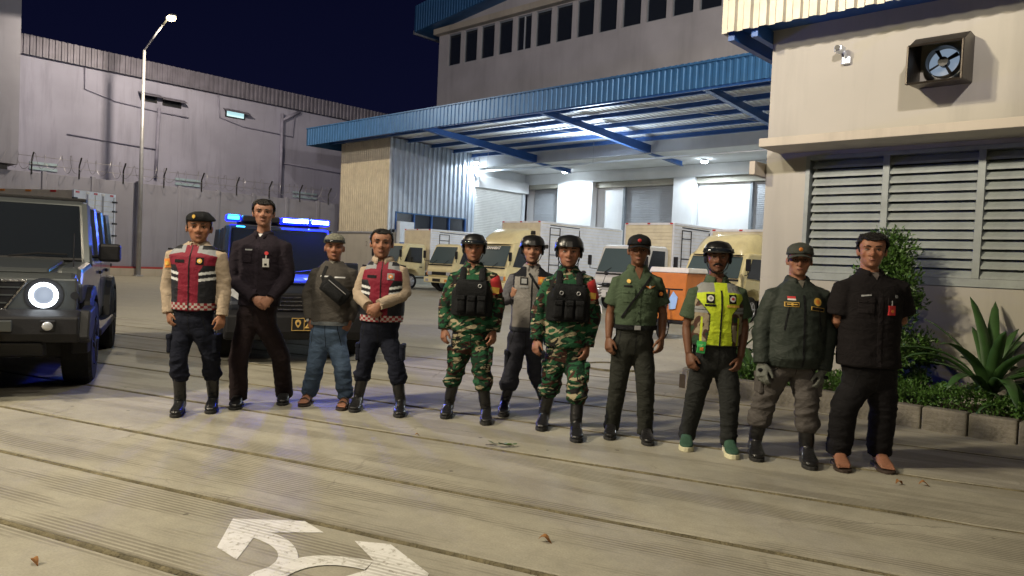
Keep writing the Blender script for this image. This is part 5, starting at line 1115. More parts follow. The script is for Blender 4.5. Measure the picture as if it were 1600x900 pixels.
    def hair(s, m='hair_black', front=.178, side=.125, back=.04, off=.011, rough=.0018, bald=False):
        def zl(a):
            sn = math.sin(a); c = abs(math.cos(a))
            if sn > 0: return side + (front - side) * min(1, max(0, (sn - .15) / .45)) ** .6 + (.012 * math.exp(-((sn - .75) / .12) ** 2))
            return side + (back - side) * min(1, (-sn) / .6)
        h_ = s.cap_shell('hair', m, zl, off, rough=rough, top=.003, NT=12, NA=56)
        for q in (-1, 1): mb = MB(); mb.tube([s.T_(q * .0735, -.018, .135), s.T_(q * .073, -.022, .115), s.T_(q * .0715, -.024, .10)], [.008, .0065, .003], 8); mb.build('sideburn', MATS[m], h_, smooth=True)
        return h_
    def helmet(s, extras=True, light=False, goggles=False):
        def zl(a):
            sn = math.sin(a)
            if sn > .25: return .146 + .006 * sn
            if sn > -.45: return .128 - .022 * math.exp(-((sn + .42) / .12) ** 2) + .018 * max(0, sn / .25)
            return .10 - .035 * min(1, (-sn - .45) / .4)
        h_ = s.cap_shell('helmet', 'helmet_black', zl, .024, top=.006, inner=.012, NT=12, NA=48)
        T_ = s.T_
        mb = MB(); mb.hexa([T_(-.024, -.113, .152), T_(.024, -.113, .152), T_(.024, -.095, .152), T_(-.024, -.095, .152)], [T_(-.02, -.098, .196), T_(.02, -.098, .196), T_(.02, -.08, .196), T_(-.02, -.08, .196)]); mb.build('shroud', MATS['black_plastic'], h_, fixn=True, bevel=.003)
        for q in (-1, 1):
            mb = MB(); mb.hexa([T_(q * .094, -.055, .142), T_(q * .102, -.02, .135), T_(q * .102, .055, .118), T_(q * .092, .055, .118)], [T_(q * .092, -.05, .158), T_(q * .1, -.02, .156), T_(q * .1, .06, .142), T_(q * .09, .06, .142)]); mb.build('side_rail', MATS['black_plastic'], h_, fixn=True, bevel=.002)
            mb = MB(); mb.tube([T_(q * .078, -.01, .135), T_(q * .0775, -.025, .085), T_(q * .062, -.045, .03), T_(q * .035, -.07, -.002), T_(0, -.08, -.012)], [(.003, .008)] * 5, 8); mb.tube([T_(q * .076, .045, .11), T_(q * .073, .01, .06), T_(q * .06, -.04, .028)], [(.003, .007)] * 3, 8); mb.build('chin_strap', MATS['nylon_black'], h_, smooth=True)
            mb = MB(); mb.ball(T_(q * .084, .012, .10), (.012, .028, .034), 12, 8); mb.build('ear_pad', MATS['nylon_black'], h_, smooth=True)
            mb = MB(); mb.ball(T_(q * .07, -.078, .160), .0045, 8, 6); mb.ball(T_(q * .05, .03, .226), .0045, 8, 6); mb.build('bolt', MATS['galv'], h_)
        if goggles:
            mb = MB(); N = 12; vs = []
            for j in range(N + 1):
                a = PI * (.16 + .68 * j / N)
                for z, o in ((.150, .036), (.152, .046), (.185, .043), (.188, .034)): x, y = hsurf(a, z, o); vs.append(T_(x, y, z))
            mb.add(vs, [(4 * j + i, 4 * j + (i + 1) % 4, 4 * j + 4 + (i + 1) % 4, 4 * j + 4 + i) for j in range(N) for i in range(4)] + [(0, 1, 2, 3), (4 * N + 3, 4 * N + 2, 4 * N + 1, 4 * N)]); mb.build('goggles', MATS['dark_glass'], h_, smooth=True, fixn=True)
        if light:
            mb = MB(); mb.hexa([T_(-.02, -.06, .25), T_(.02, -.06, .25), T_(.02, .02, .258), T_(-.02, .02, .258)], [T_(-.018, -.065, .285), T_(.018, -.065, .285), T_(.018, .015, .285), T_(-.018, .015, .285)]); mb.build('helmet_camera', MATS['black_plastic'], h_, fixn=True, bevel=.005)
            mb = MB(); mb.hexa([T_(.098, -.07, .13), T_(.125, -.07, .13), T_(.125, 0, .13), T_(.098, 0, .13)], [T_(.098, -.07, .165), T_(.125, -.07, .165), T_(.125, 0, .165), T_(.098, 0, .165)]); mb.build('torch', MATS['black_plastic'], h_, fixn=True, bevel=.005)
        return h_
    def cap(s, m, bill=True, badge=None, billm=None):
        def zl(a): return .158 + .004 * math.sin(a)
        h_ = s.cap_shell('cap', m, zl, .013, top=.020, inner=.008, NT=10, shape=lambda p, t_, a: (p[0], p[1] * (1 + .10 * t_ * (p[1] < 0)) , p[2] + (.012 * math.sin(PI * min(1, t_ * 1.15)) if p[1] < 0 else 0)))
        if bill:
            mb = MB(); N = 12; vs = []
            for j in range(N + 1):
                a = PI * (.14 + .72 * j / N); x, y = hsurf(a, .158, .011); k_ = math.sin((a - .14 * PI) / .72); out = .062 * math.sin(PI * j / N) ** .5 if 0 < j < N else 0
                dz = -.020 * (x / .07) ** 2; vs += [s.T_(x, y, .162 + dz), s.T_(x * 1.0, y - out, .148 + dz), s.T_(x * 1.0, y - out, .143 + dz), s.T_(x, y, .156 + dz)]
            mb.add(vs, [(4 * j + i, 4 * j + (i + 1) % 4, 4 * j + 4 + (i + 1) % 4, 4 * j + 4 + i) for j in range(N) for i in range(4)]); mb.build('visor', MATS[billm or m] if isinstance(billm or m, str) else m, h_, smooth=True, fixn=True)
        if badge:
            mb = MB(); mb.ball(s.T_(0, -.117, .196), (.017 * s.hs, .005, .015 * s.hs), 12, 6); mb.build('badge', MATS[badge], h_, smooth=True)
        return h_
    def beret(s):
        def zl(a): return .165 - .006 * math.sin(a)
        h_ = s.cap_shell('beret', 'nylon_black', zl, .010, top=.01, inner=.006, NT=10, shape=lambda p, t_, a: (p[0] * (1 + .28 * math.sin(PI * min(1, t_ * 1.3)) * (1 if p[0] > 0 else .25)) + .012 * t_, p[1] * (1 + .18 * math.sin(PI * t_)), p[2] + .012 * math.sin(PI * t_) - (.022 * math.sin(PI * min(1, t_ * 1.2)) if p[0] > .03 else 0)))
        mb = MB(); mb.prism([(0, -.017), (.013, -.004), (.011, .014), (0, .018), (-.011, .014), (-.013, -.004)], 'y', -.004, .004); q = s.T_(-.030, -.098, .193)
        b = mb.build('badge', MATS['patch_gold'], h_, fixn=True, loc=q); return h_
    def body_parts(s):
        mb = MB(); k = s.k; s.head(mb); s.torso(mb, -.026, s.cr[2] + .09, s.zs + .06)
        fist = s.kw.get('fist', (False, False)); glv = s.kw.get('gloves')
        for i in (0, 1):
            S_, E, Wp = s.arm_pts(i); mb.tube([S_ + np.array([(.04, -.04)[i], 0, 0]), S_, (S_ + E) / 2, E, E + (Wp - E) * .3, Wp], [.040 * k, .047 * k, .042 * k, .035 * k, .037 * k, .026 * k], 14)
            if s.arms == 'back': continue
            if s.tip is not None and not glv: s.hand(mb, i, Wp, s.tip[i], clasp=(s.arms == 'clasp'), fist=fist[i])
        for i in (0, 1):
            H = np.array([s.cr[0] + (-.085, .085)[i] * k, 0, s.cr[2] + .09]); K = s.kn[i]; f0, fd = s.foot[i]; A = f0 + fd * .05 * k + np.array([0, 0, .09]); s.__dict__.setdefault('ank', []).append(A)
            mb.tube([H, (H + K) / 2, K, (K * .6 + A * .4), A], [.06 * k, .05 * k, .04 * k, .036 * k, .030 * k], 14)
            if s.kw.get('barefoot'): s.footmesh(mb, i, skin=True)
        me = voxel(mb, .0060, 'body', 4, .5); s.body_me = me
        sk = s.skin; T_, h, hc = s.T_, s.hs, s.hc
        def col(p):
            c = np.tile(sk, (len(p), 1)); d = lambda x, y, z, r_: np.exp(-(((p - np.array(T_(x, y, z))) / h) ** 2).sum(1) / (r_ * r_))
            c *= (1 - .20 * np.clip(d(.031, -.075, .121, .018) + d(-.031, -.075, .121, .018), 0, 1))[:, None]  # eyelid and socket shade painted into the skin colour
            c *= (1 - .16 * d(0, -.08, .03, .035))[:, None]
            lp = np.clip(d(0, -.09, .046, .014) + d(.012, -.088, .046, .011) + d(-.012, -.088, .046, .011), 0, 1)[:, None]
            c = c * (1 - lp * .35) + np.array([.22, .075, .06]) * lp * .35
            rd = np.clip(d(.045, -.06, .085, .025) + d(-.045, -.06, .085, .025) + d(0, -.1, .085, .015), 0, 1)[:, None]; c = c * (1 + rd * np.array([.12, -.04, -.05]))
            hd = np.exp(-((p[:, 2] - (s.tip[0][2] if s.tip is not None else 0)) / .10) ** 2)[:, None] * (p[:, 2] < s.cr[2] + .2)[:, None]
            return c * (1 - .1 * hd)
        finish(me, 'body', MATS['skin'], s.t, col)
        if glv:
            for i in (0, 1):
                mb = MB(); s.hand(mb, i, s.wr[i], s.tip[i], r=1.12); mb.tube([s.wr[i] - (s.tip[i] - s.wr[i]) * .25, s.wr[i] + (s.tip[i] - s.wr[i]) * .1], .034, 12); m2 = voxel(mb, .0065, 'glove', 2, .4); gl = finish(m2, 'glove', MATS['glove_grey'], s.t)
                mb = MB(); D = s.tip[i] - s.wr[i]; D /= np.linalg.norm(D); c = s.wr[i] + D * .055 + np.array([(-.02, .02)[i], -.028, 0]); mb.ball(c, (.020, .008, .014), 10, 6); mb.build('knuckle_pad', MATS['nylon_black'], gl, smooth=True)
    # ---- feet
    def footmesh(s, mb, i, skin=False, infl=0.0):
        f0, fd = s.foot[i]; k = s.k; sd = np.array([-fd[1], fd[0], 0]); sec = [(-.01, .022, .05), (.01, .033, .075), (.05, .037, .098), (.095, .037, .092), (.14, .041, .068), (.19, .047, .047), (.225, .045, .034)] + ([] if skin else [(.258, .034, .028), (.274, .016, .018)])
        rs = []
        for x, w, hh in sec:
            r_ = []
            for j in range(14):
                a = 2 * PI * j / 14; c, q = math.cos(a), math.sin(a); z = .022 + (hh + infl) * .5 + (hh * .5 + infl * .5) * q
                r_.append(f0 + fd * x * k * 1.0 + sd * (w + infl) * k * math.copysign(abs(c) ** .8, c) + np.array([0, 0, z * k]))
            rs.append(r_)
        rings(mb, rs)
        if skin:
            for j in range(5):
                o = (-.034, -.015, .002, .018, .032)[j] * (1 if i == 0 else -1); L = (.05, .046, .042, .036, .03)[j]; rr = (.0125, .0095, .009, .0085, .0085)[j]; p = f0 + fd * .215 * k + sd * o * k + np.array([0, 0, .036])
                mb.tube([p, p + fd * L * .5 + np.array([0, 0, .002]), p + fd * L - np.array([0, 0, .006])], [rr, rr, rr * .85], 8)
    def sole(s, i, m, par, w=1.0, h0=0.0, h1=.026, L=1.0, name='sole'):
        f0, fd = s.foot[i]; k = s.k; sd = np.array([-fd[1], fd[0], 0]); o = [(-.018, .018), (-.012, .03), (.03, .040), (.1, .038), (.16, .046), (.205, .053), (.245, .046), (.272, .03), (.284, .012)]
        pts = [(x, y) for x, y in o] + [(x, -y) for x, y in reversed(o)]; mb = MB(); P2 = [f0 + fd * x * k * L + sd * y * w * k for x, y in pts]; mb.prism([(p[0], p[1]) for p in P2], 'z', h0, h1); return mb.build(name, MATS[m], par, fixn=True, bevel=.004)
    def boots(s, hgt=.30, m='boot_leather'):
        for i in (0, 1):
            mb = MB(); k = s.k; s.footmesh(mb, i, infl=.007); f0, fd = s.foot[i]; A = f0 + fd * .05 * k; K = s.kn[i]; up_ = (K - A - np.array([0, 0, .09])); up_ /= np.linalg.norm(up_)
            B_ = A + np.array([0, 0, .09]); top = B_ + up_ * (hgt - .09); mb.tube([A + np.array([0, 0, .05]), B_ + up_ * .02, B_ + up_ * .10, top], [(.044 * k, .052 * k), (.043 * k, .048 * k), (.050 * k, .056 * k), (.057 * k, .062 * k)], 16)
            me = voxel(mb, .0085, 'boot', 2, .5); wrinkle(me, [(A + np.array([0, 0, .12]), .07, .006), (A + up_ * .22, .05, .003)], .0008, seed=i + 3); b = finish(me, 'boot', MATS[m], s.t); s.sole(i, 'sole_rubber', b)
            for q in range(5):
                z = .085 + q * .035; c = B_ + up_ * (z - .09) + fd * (.055 - .004 * q + (.03 if q == 0 else 0)); sd = np.array([-fd[1], fd[0], 0]); mb = MB(); mb.tube([c - sd * .026 - np.array([0, 0, .008]), c + fd * .010, c + sd * .026 + np.array([0, 0, .008])], .0042, 5); mb.build('lace', MATS['nylon_black'], b)
    def shoes(s, m='boot_leather', sole='sole_rubber', h1=.022, laces=False):
        for i in (0, 1):
            mb = MB(); k = s.k; s.footmesh(mb, i, infl=.005); f0, fd = s.foot[i]; A = f0 + fd * .05 * k; mb.tube([A + np.array([0, 0, .04]), A + np.array([0, 0, .098])], [(.04 * k, .046 * k)] * 2, 14)
            b = finish(voxel(mb, .0085, 'shoe', 2, .5), 'shoe', MATS[m], s.t); s.sole(i, sole, b, 1.04 if laces else 1.0, h1=h1)
            for q in range(4 if laces else 3): c = A + fd * (.06 + q * .022) + np.array([0, 0, .104 - .012 * q]); sd = np.array([-fd[1], fd[0], 0]); mb = MB(); mb.tube([c - sd * .018, c + np.array([0, 0, .004]), c + sd * .018], .003, 5); mb.build('lace', MATS['patch_white' if laces else 'nylon_black'], b)
    def sandals(s, thong=True):
        for i in (0, 1):
            b = s.sole(i, 'sandal', s.t, 1.06, 0, .02, name='sandal'); f0, fd = s.foot[i]; sd = np.array([-fd[1], fd[0], 0]); Z = lambda z: np.array([0, 0, z])
            mb = MB(); o = .012 * (-1 if i == 0 else 1)
            if thong:
                for q in (-1, 1): mb.tube([f0 + fd * .215 - sd * o + Z(.05), f0 + fd * .17 + sd * q * .030 + Z(.068), f0 + fd * .11 + sd * q * .046 + Z(.03)], [(.003, .006)] * 3, 6)
            else:
                for x0 in (.20, .14): mb.tube([f0 + fd * x0 + sd * -.052 + Z(.02), f0 + fd * x0 + sd * -.035 + Z(.06 + (.2 - x0) * .35), f0 + fd * (x0 - .005) + Z(.076 + (.2 - x0) * .4), f0 + fd * x0 + sd * .035 + Z(.06 + (.2 - x0) * .35), f0 + fd * x0 + sd * .052 + Z(.02)], [(.004, .012)] * 5, 6, ref=(0, 0, 1))
            mb.build('strap', MATS['sandal'], b, smooth=True)
    # ---- garments
    def trousers(s, col, m='cloth', blouse=None, r=(.092, .084, .074, .070, .066), seed=1, hemz=.055, pockets=True, fold=1.0):
        mb = MB(); k = s.k * s.lr; kk = s.k; zt = max(s.cr[2] + .14, (s.hem or 0) + .05); s.torso(mb, .002, s.cr[2] + .035, zt); spots = []
        for i in (0, 1):
            H = np.array([s.cr[0] + (-.080, .080)[i] * kk, .005, s.cr[2] + .08]); K = s.kn[i]; A = s.ank[i].copy(); A[2] = blouse if blouse else hemz
            if blouse: t_ = (K[2] - blouse) / (K[2] - s.ank[i][2]); A[:2] = K[:2] + (s.ank[i][:2] - K[:2]) * t_
            T2 = K * .45 + A * .55
            rr = [r[0] * k, r[0] * k * .99, r[1] * k, r[2] * k, r[3] * k, r[4] * k]; pts = [H + np.array([0, 0, .04]), H - np.array([0, 0, .03]), (H + K) / 2, K, T2, A]
            if blouse: pts = pts[:-1] + [A + np.array([0, 0, .05]), A + np.array([0, 0, .0])]; rr = rr[:-1] + [r[3] * k * 1.12, .060 * k]
            mb.tube(pts, rr, 20); spots += [(K, .10, .007 * fold), (A + np.array([0, 0, .06]), .09, .009 * fold), (K * .5 + A * .5, .1, .004 * fold), (H - np.array([0, 0, .06]), .09, .005 * fold)]
        me = voxel(mb, .0095, 'trousers', 7, .5); wrinkle(me, spots, .0018 * fold, seed); o = finish(me, 'trousers', MATS[m], s.t, col if m != 'camouflage' else None); s.tr = o; s.trb = s.bvh(me)
        f0 = getattr(s, 'front', None); s.front = s.trb; m_ = 'nylon_black'
        s.strip([(s.cr[0], (s.hem or zt)), (s.cr[0] + .004, s.cr[2] + .07), (s.cr[0] - .0, s.cr[2] + .045)], .005, m_, 'fly_seam', th=.0015, par=o)
        for q in (-1, 1): s.strip([(s.cr[0] + q * .105 * kk, (s.hem or zt)), (s.cr[0] + q * .14 * kk, s.cr[2] + .06)], .005, m_, 'pocket_seam', th=.0015, par=o)
        s.front = f0
        if pockets:
            for i in (0, 1):
                H = np.array([s.cr[0] + (-.083, .083)[i] * kk, .005, s.cr[2] + .06]); K = s.kn[i]; c = H * .3 + K * .7; sx = (-1, 1)[i]; mb = MB(); w = (r[1] * k) * .98; x0 = c[0] + sx * w * .93
                hh_ = s.trb.ray_cast(Vector((c[0] + sx * .5, c[1], c[2])), Vector((-sx, 0, 0))); x0 = hh_[0][0] - sx * .030 if hh_[0] is not None else x0; mb.box(min(x0, x0 + sx * .040), c[1] - .065, c[2] - .04, max(x0, x0 + sx * .040), c[1] + .07, c[2] + .10); mb.box(min(x0, x0 + sx * .045), c[1] - .07, c[2] + .075, max(x0, x0 + sx * .045), c[1] + .075, c[2] + .120); po = mb.build('cargo_pocket', MATS[m], o, bevel=.012)
                if m != 'camouflage': setcol(po.data, col)
        return o
    def bvh(s, me): return BVHTree.FromPolygons([tuple(v.co) for v in me.vertices], [tuple(p.vertices) for p in me.polygons])
    def shirt(s, col, m='cloth', frac=1.0, hem=None, infl=.010, r=(.070, .064, .057, .045), seed=2, name='shirt', flare=.006, fold=1.0, vox=.0095):
        mb = MB(); hem = hem if hem is not None else s.hem; s.torso(mb, infl, hem, s.zs + .064, flare=flare); spots = [((s.mx, -.1, hem + .06), .14, .004 * fold)]
        for i in (0, 1):
            s.sleeve(mb, i, frac, r); S_, E, Wp = s.arm_pts(i); spots += [(E, .08, .006 * fold), (S_ + np.array([(.03, -.03)[i], 0, -.08]), .08, .0045 * fold), (Wp, .07, .004 * fold)]
        me = voxel(mb, vox, name, 3, .5); wrinkle(me, spots, .0016 * fold, seed); o = finish(me, name, MATS[m], s.t, col if m != 'camouflage' else None); s.top = o; s.topb = s.bvh(me); s.front = s.topb
        if frac > .5 and s.arms != 'back':
            for i in (0, 1):
                S_, E, Wp = s.arm_pts(i); F_ = E + (Wp - E) * (frac - .5) * 2; d = (F_ - E) / np.linalg.norm(F_ - E); mb = MB(); mb.tube([F_ - d * .045, F_ + d * .004], [(r[3] + .005) * s.k, (r[3] + .003) * s.k], 16); c_ = mb.build('cuff', MATS[m], o, smooth=False)
                if m != 'camouflage': setcol(c_.data, col)
        return o
    def vest(s, colfn, hem, infl=.022, m='cloth_smooth', name='vest', seed=4, wsc=1.0, vox=.0052, ztop=.036):
        mb = MB(); s.torso(mb, infl, hem, s.zs + ztop, flare=.0); me = voxel(mb, vox, name, 3, .5); wrinkle(me, [((s.mx, -.1, hem + .1), .15, .003)], .0012, seed); o = finish(me, name, MATS[m], s.t, colfn); s.front = s.bvh(me); s.fr = o; return o
    def hit(s, x, z, tree=None):
        h_ = (tree or s.front).ray_cast(Vector((x, -1.5, z)), Vector((0, 1, 0)), 3.0)
        return h_[0][1] if h_[0] is not None else None
    def patch(s, pts, m, name, par=None, th=.004, tree=None, col=None, nx=5, nz=4):
        """a flat badge or panel sewn on the front: pts = 4 corners (x,z) ccw from lower left"""
        q = [np.array(p, float) for p in pts]; mb = MB(); F0 = []; last = None
        for b in range(nz + 1):
            for a in range(nx + 1):
                u, v = a / nx, b / nz; p = (q[0] * (1 - u) + q[1] * u) * (1 - v) + (q[3] * (1 - u) + q[2] * u) * v; y = s.hit(p[0], p[1], tree); y = y if y is not None else (last if last is not None else -.12); last = y; F0.append((p[0], y, p[1]))
        n = nx + 1; N = len(F0); vs = [(p[0], p[1] - th, p[2]) for p in F0] + [(p[0], p[1] + .004, p[2]) for p in F0]; fs = []
        for b in range(nz):
            for a in range(nx): i = b * n + a; fs.append((i, i + 1, i + n + 1, i + n))
        ed = [b for b in range(n)] + [n * (b + 1) + nx for b in range(nz)] + [nz * n + a for a in range(nx - 1, -1, -1)] + [n * b for b in range(nz - 1, 0, -1)]
        for i in range(len(ed)): j = (i + 1) % len(ed); fs.append((ed[i], ed[i] + N, ed[j] + N, ed[j]))
        mb.add(vs, fs); o = mb.build(name, MATS[m], par or s.t, smooth=False)
        if col is not None: setcol(o.data, col)
        return o
    def rect(s, cx, cz, w, h, m, name, rot=0, **kw):
        c, q = math.cos(rot), math.sin(rot); pts = [(cx + x * c - z * q, cz + x * q + z * c) for x, z in ((-w / 2, -h / 2), (w / 2, -h / 2), (w / 2, h / 2), (-w / 2, h / 2))]; return s.patch(pts, m, name, **kw)
    def disc(s, cx, cz, r, m, name, th=.007, **kw):
        mb = MB(); y = s.hit(cx, cz) or -.12; y0 = s.hit(cx - r, cz) or y; y1 = s.hit(cx + r, cz) or y; n = 14; vs = [(cx, y - th, cz)]
        for j in range(n): a = 2 * PI * j / n; x = cx + r * math.cos(a); z = cz + r * math.sin(a) * kw.get('asp', 1); yy = s.hit(x, z) or y; vs.append((x, yy - th, z))
        mb.add(vs, [(0, 1 + (j + 1) % n, 1 + j) for j in range(n)]); o = mb.build(name, MATS[m], kw.get('par') or s.t); sd = o.modifiers.new('t', 'SOLIDIFY'); sd.thickness = .002; return o
    def strip(s, line, w, m, name, th=.004, par=None, tree=None):
        mb = MB(); pts = []; n = 0
        L = [np.array(p, float) for p in line]; P_ = []
        for a, b in zip(L[:-1], L[1:]):
            k = max(2, int(np.linalg.norm(b - a) / .02))
            for q in range(k): P_.append(a + (b - a) * q / k)
        P_.append(L[-1]); last = -.1; vs = []
        for i, p in enumerate(P_):
            d = P_[min(i + 1, len(P_) - 1)] - P_[max(i - 1, 0)]; d /= np.linalg.norm(d); nn_ = np.array([-d[1], d[0]]) * w / 2
            for sg in (1, -1):
                x, z = p + nn_ * sg; y = s.hit(x, z, tree); y = y if y is not None and abs(y - last) < .09 else last; last = y; vs += [(x, y - th, z), (x, y + .005, z)]
        K = len(P_); fs = []
        for i in range(K - 1): a = 4 * i; b = a + 4; fs += [(a, b, b + 2, a + 2), (a + 1, a, b, b + 1), (a + 2, a + 3, b + 3, b + 2)]
        mb.add(vs, fs); return mb.build(name, MATS[m], par or s.t)
    def label_text(s, t_, cx, cz, size, m, par=None, rot=0, th=.0075):
        o = text(t_, size, MATS[m], par or s.t, Matrix.Translation((cx, 0, cz)) @ Matrix.Rotation(rot, 4, 'Y') @ Matrix.Rotation(R(90), 4, 'X'), ext=.0006, bold=size * .02)
        M = o.matrix_local.copy(); o.matrix_local = Matrix.Identity(4)
        y0 = s.hit(cx, cz) or -.12
        for v in o.data.vertices: p = M @ v.co; y = s.hit(p.x, p.z); y = y if y is not None else y0; v.co = (p.x, y - th + p.y, p.z)
        o.data.update(); return o
    def collar(s, col, m='cloth', gap=.30, h=.036, open_=.0, name='collar', out=0.0):
        zb = min(s.zs + .062, s.zc - .016); mb = MB(); vs = []; N = 22; fs = []; x0 = (s.mx + s.cx) / 2
        for j in range(N + 1):
            f_ = j / N; a = PI / 2 + gap + (2 * PI - 2 * gap) * f_; c, q = math.cos(a), math.sin(a); fr = max(0, q) ** 1.5
            for (rx, ry, z) in ((.064, .066, zb + h * (.85 - .55 * fr)), (.078, .080, zb + h * (.55 - .35 * fr)), (.092 + .006 * fr, .088 + .012 * fr, zb - h * (.3 + 1.15 * fr)), (.086 + .006 * fr, .082 + .010 * fr, zb - h * (.35 + 1.15 * fr))):
                vs.append((x0 + (rx + out) * s.k * c, .014 - (ry + out) * s.k * q, z))
        for j in range(N): fs += [(4 * j + i, 4 * j + 4 + i, 4 * j + 5 + i, 4 * j + 1 + i) for i in range(3)]
        mb.add(vs, fs); o = mb.build(name, MATS[m], s.top, smooth=True); sd = o.modifiers.new('t', 'SOLIDIFY'); sd.thickness = .005
        if m != 'camouflage': setcol(o.data, col)
        return o
    def throat(s, col=None, w=.045, dz=.085, mname='skin'):
        zb = min(s.zs + .062, s.zc - .016) + .01; x0 = (s.mx + s.cx) / 2; c = s.skin * .92 if col is None else np.array(col)
        mb = MB(); vs = []; n = 6
        for b in range(n + 1):
            v = b / n; z = zb - dz * v
            for u in (-1, -.5, 0, .5, 1): x = x0 + u * w * (1 - v); y = s.hit(x, z, s.topb); y = y if y is not None else -.04; vs.append((x, min(y - .004, -.03), z))
        fs = [(5 * b + a, 5 * b + 5 + a, 5 * b + 6 + a, 5 * b + 1 + a) for b in range(n) for a in range(4)]
        mb.add(vs, fs); o = mb.build('undershirt' if col is not None else 'throat', MATS[mname], s.t, smooth=True); setcol(o.data, c); return o
    def belt(s, z, m='nylon_black', infl=.018, buckle='galv'):
        mb = MB(); pr = np.array(s.prof(infl)); vs = []; n = 32; fs = []
        for q in range(4):
            zz = z + (-.018, -.018, .018, .018)[q]; ex = (0, .004, .004, 0)[q]; cx, w, f_, b = [np.interp(zz, pr[:, 0], pr[:, j]) for j in (1, 2, 3, 4)]
            for j in range(n): a = 2 * PI * j / n; c, s_ = math.cos(a), math.sin(a); e = .82; vs.append((cx + (w + ex) * math.copysign(abs(c) ** e, c), (-(f_ + ex) * abs(s_) ** e if s_ > 0 else (b + ex) * abs(s_) ** e), zz))
        fs = [(i * n + j, i * n + (j + 1) % n, (i + 1) * n + (j + 1) % n, (i + 1) * n + j) for i in range(3) for j in range(n)]
        mb.add(vs, fs); o = mb.build('belt', MATS[m], s.t, smooth=False); cx = np.interp(z, pr[:, 0], pr[:, 1]); f_ = np.interp(z, pr[:, 0], pr[:, 3]); mb = MB(); mb.box(cx - .025, -f_ - .012, z - .017, cx + .025, -f_ - .003, z + .017); mb.build('buckle', MATS[buckle], o, bevel=.003); return o
    def placket(s, z0, z1, col, m='cloth', w=.03, x=None, buttons=5, bm='patch_black'):
        x = s.mx if x is None else x; o = s.patch([(x - w / 2, z0), (x + w / 2, z0), (x + w / 2, z1), (x - w / 2, z1)], m, 'placket', par=s.top, th=.003, col=col, nx=2, nz=16)
        for q in range(buttons): z = z0 + (z1 - z0) * (q + .5) / buttons; y = s.hit(x, z); mb = MB(); mb.ball((x, (y or -.12) - .005, z), (.005, .0025, .005), 8, 4); mb.build('button', MATS[bm], s.top)
    def pocket(s, cx, cz, w, h, col, m='cloth', name='pocket'):
        o = s.rect(cx, cz, w, h, m, name, col=col, th=.007, par=s.top); s.rect(cx, cz + h * .36, w * 1.04, h * .36, m, 'flap', col=col, th=.011, par=o); y = s.hit(cx, cz + h * .3); mb = MB(); mb.ball((cx, (y or -.12) - .013, cz + h * .27), (.005, .002, .005), 8, 4); mb.build('button', MATS['patch_black'], o); return o
def s_mid(sh): return (sh[0][0] + sh[1][0]) / 2
A_ = np.array
# ---------------------------------------------------------------- 1 beret and red vest
tan = A_([.36, .29, .22])
def vest_red(p0, hem, P):
    def fn(p):
        x = np.abs(p[:, 0] - P.mx - (P.hipx - P.mx) * np.clip((P.zs - p[:, 2]) / .5, 0, 1)); z = p[:, 2]; zt = P.zs; c = np.tile(A_([.18, .010, .028]), (len(p), 1))
        hz = (z - hem) / (zt - hem); yoke = z > zt - .055 + .10 * np.clip(x - .06, 0, .2)
        c[(z > zt - .028 - .22 * np.clip(x - .09, 0, .2)) & (x > .052)] = [.25, .26, .28]; c[(z > zt + .002) & (x > .085)] = [.012, .013, .018]
        side = x > (.085 + .05 * np.clip((hz - .62) / .2, 0, 1) + .08 * np.clip((hz - .8) / .1, 0, 1)); lowside = side & (hz < .74)
        c[lowside] = [.012, .013, .018]
        for a in (.60, .50):
            st = side & (np.abs(hz - a - .35 * np.clip(x - .085, 0, .2)) < .022); c[st] = [.60, .62, .64]
        c[p[:, 1] > -.01] = [.012, .013, .018]; c[(z > zt - .03) & (p[:, 1] > -.03)] = [.02, .02, .025]
        band = (z < hem + .062) & (z > hem + .006); ck = ((np.floor(p[:, 0] / .024) + np.floor((z - hem) / .021)) % 2) < 1
        c[band & ck] = [.42, .40, .38]; c[band & ~ck] = [.25, .02, .03]
        c[np.abs(p[:, 0] - P.mx) < .005] = [.01, .01, .012]; return c
    return fn
def dress_red(P, hem_px, seed):
    P.shirt(tan, hem=P.hem + .02, seed=seed); P.collar(tan, out=.012); P.throat(w=.028, dz=.05)
    hem = P.hem; v = P.vest(vest_red(None, hem, P), hem, seed=seed + 2)
    P.rect(P.mx - .085, P.zs - .10, .085, .026, 'patch_black', 'name_tape', par=v); b = P.rect(P.mx + .085, P.zs - .095, .062, .06, 'patch_black' if seed == 11 else 'patch_grey', 'badge', par=v); P.disc(P.mx + .085, P.zs - .095, .02, 'patch_gold' if seed == 11 else 'patch_orange', 'emblem', par=b)
    P.disc(P.mx + .085, P.zs - .095, .008, 'patch_white', 'emblem_centre', th=.0095, par=b)
    P.strip([(P.mx, P.zs - .03), (P.mx, hem + .01)], .008, 'nylon_black', 'zipper', par=v)
    for q in (-1, 1):
        P.rect(P.mx + q * .055, P.zs + .018, .018, .03, 'patch_white', 'collar_badge', par=P.top, tree=P.topb)
        mb = MB(); c = P.sh[0 if q < 0 else 1]; mb.hexa([(c[0] - q * .0 - .03, -.03, c[2] - .004), (c[0] + .03, -.03, c[2] - .012 * 1), (c[0] + .03, .03, c[2] - .012), (c[0] - .03, .03, c[2] - .004)], [(c[0] - .03, -.028, c[2] + .010), (c[0] + .03, -.028, c[2] + .0), (c[0] + .03, .028, c[2] + .0), (c[0] - .03, .028, c[2] + .01)]); mb.build('epaulette', MATS['patch_black'], P.top, bevel=.004)
    return v
navy = A_([.010, .012, .022])
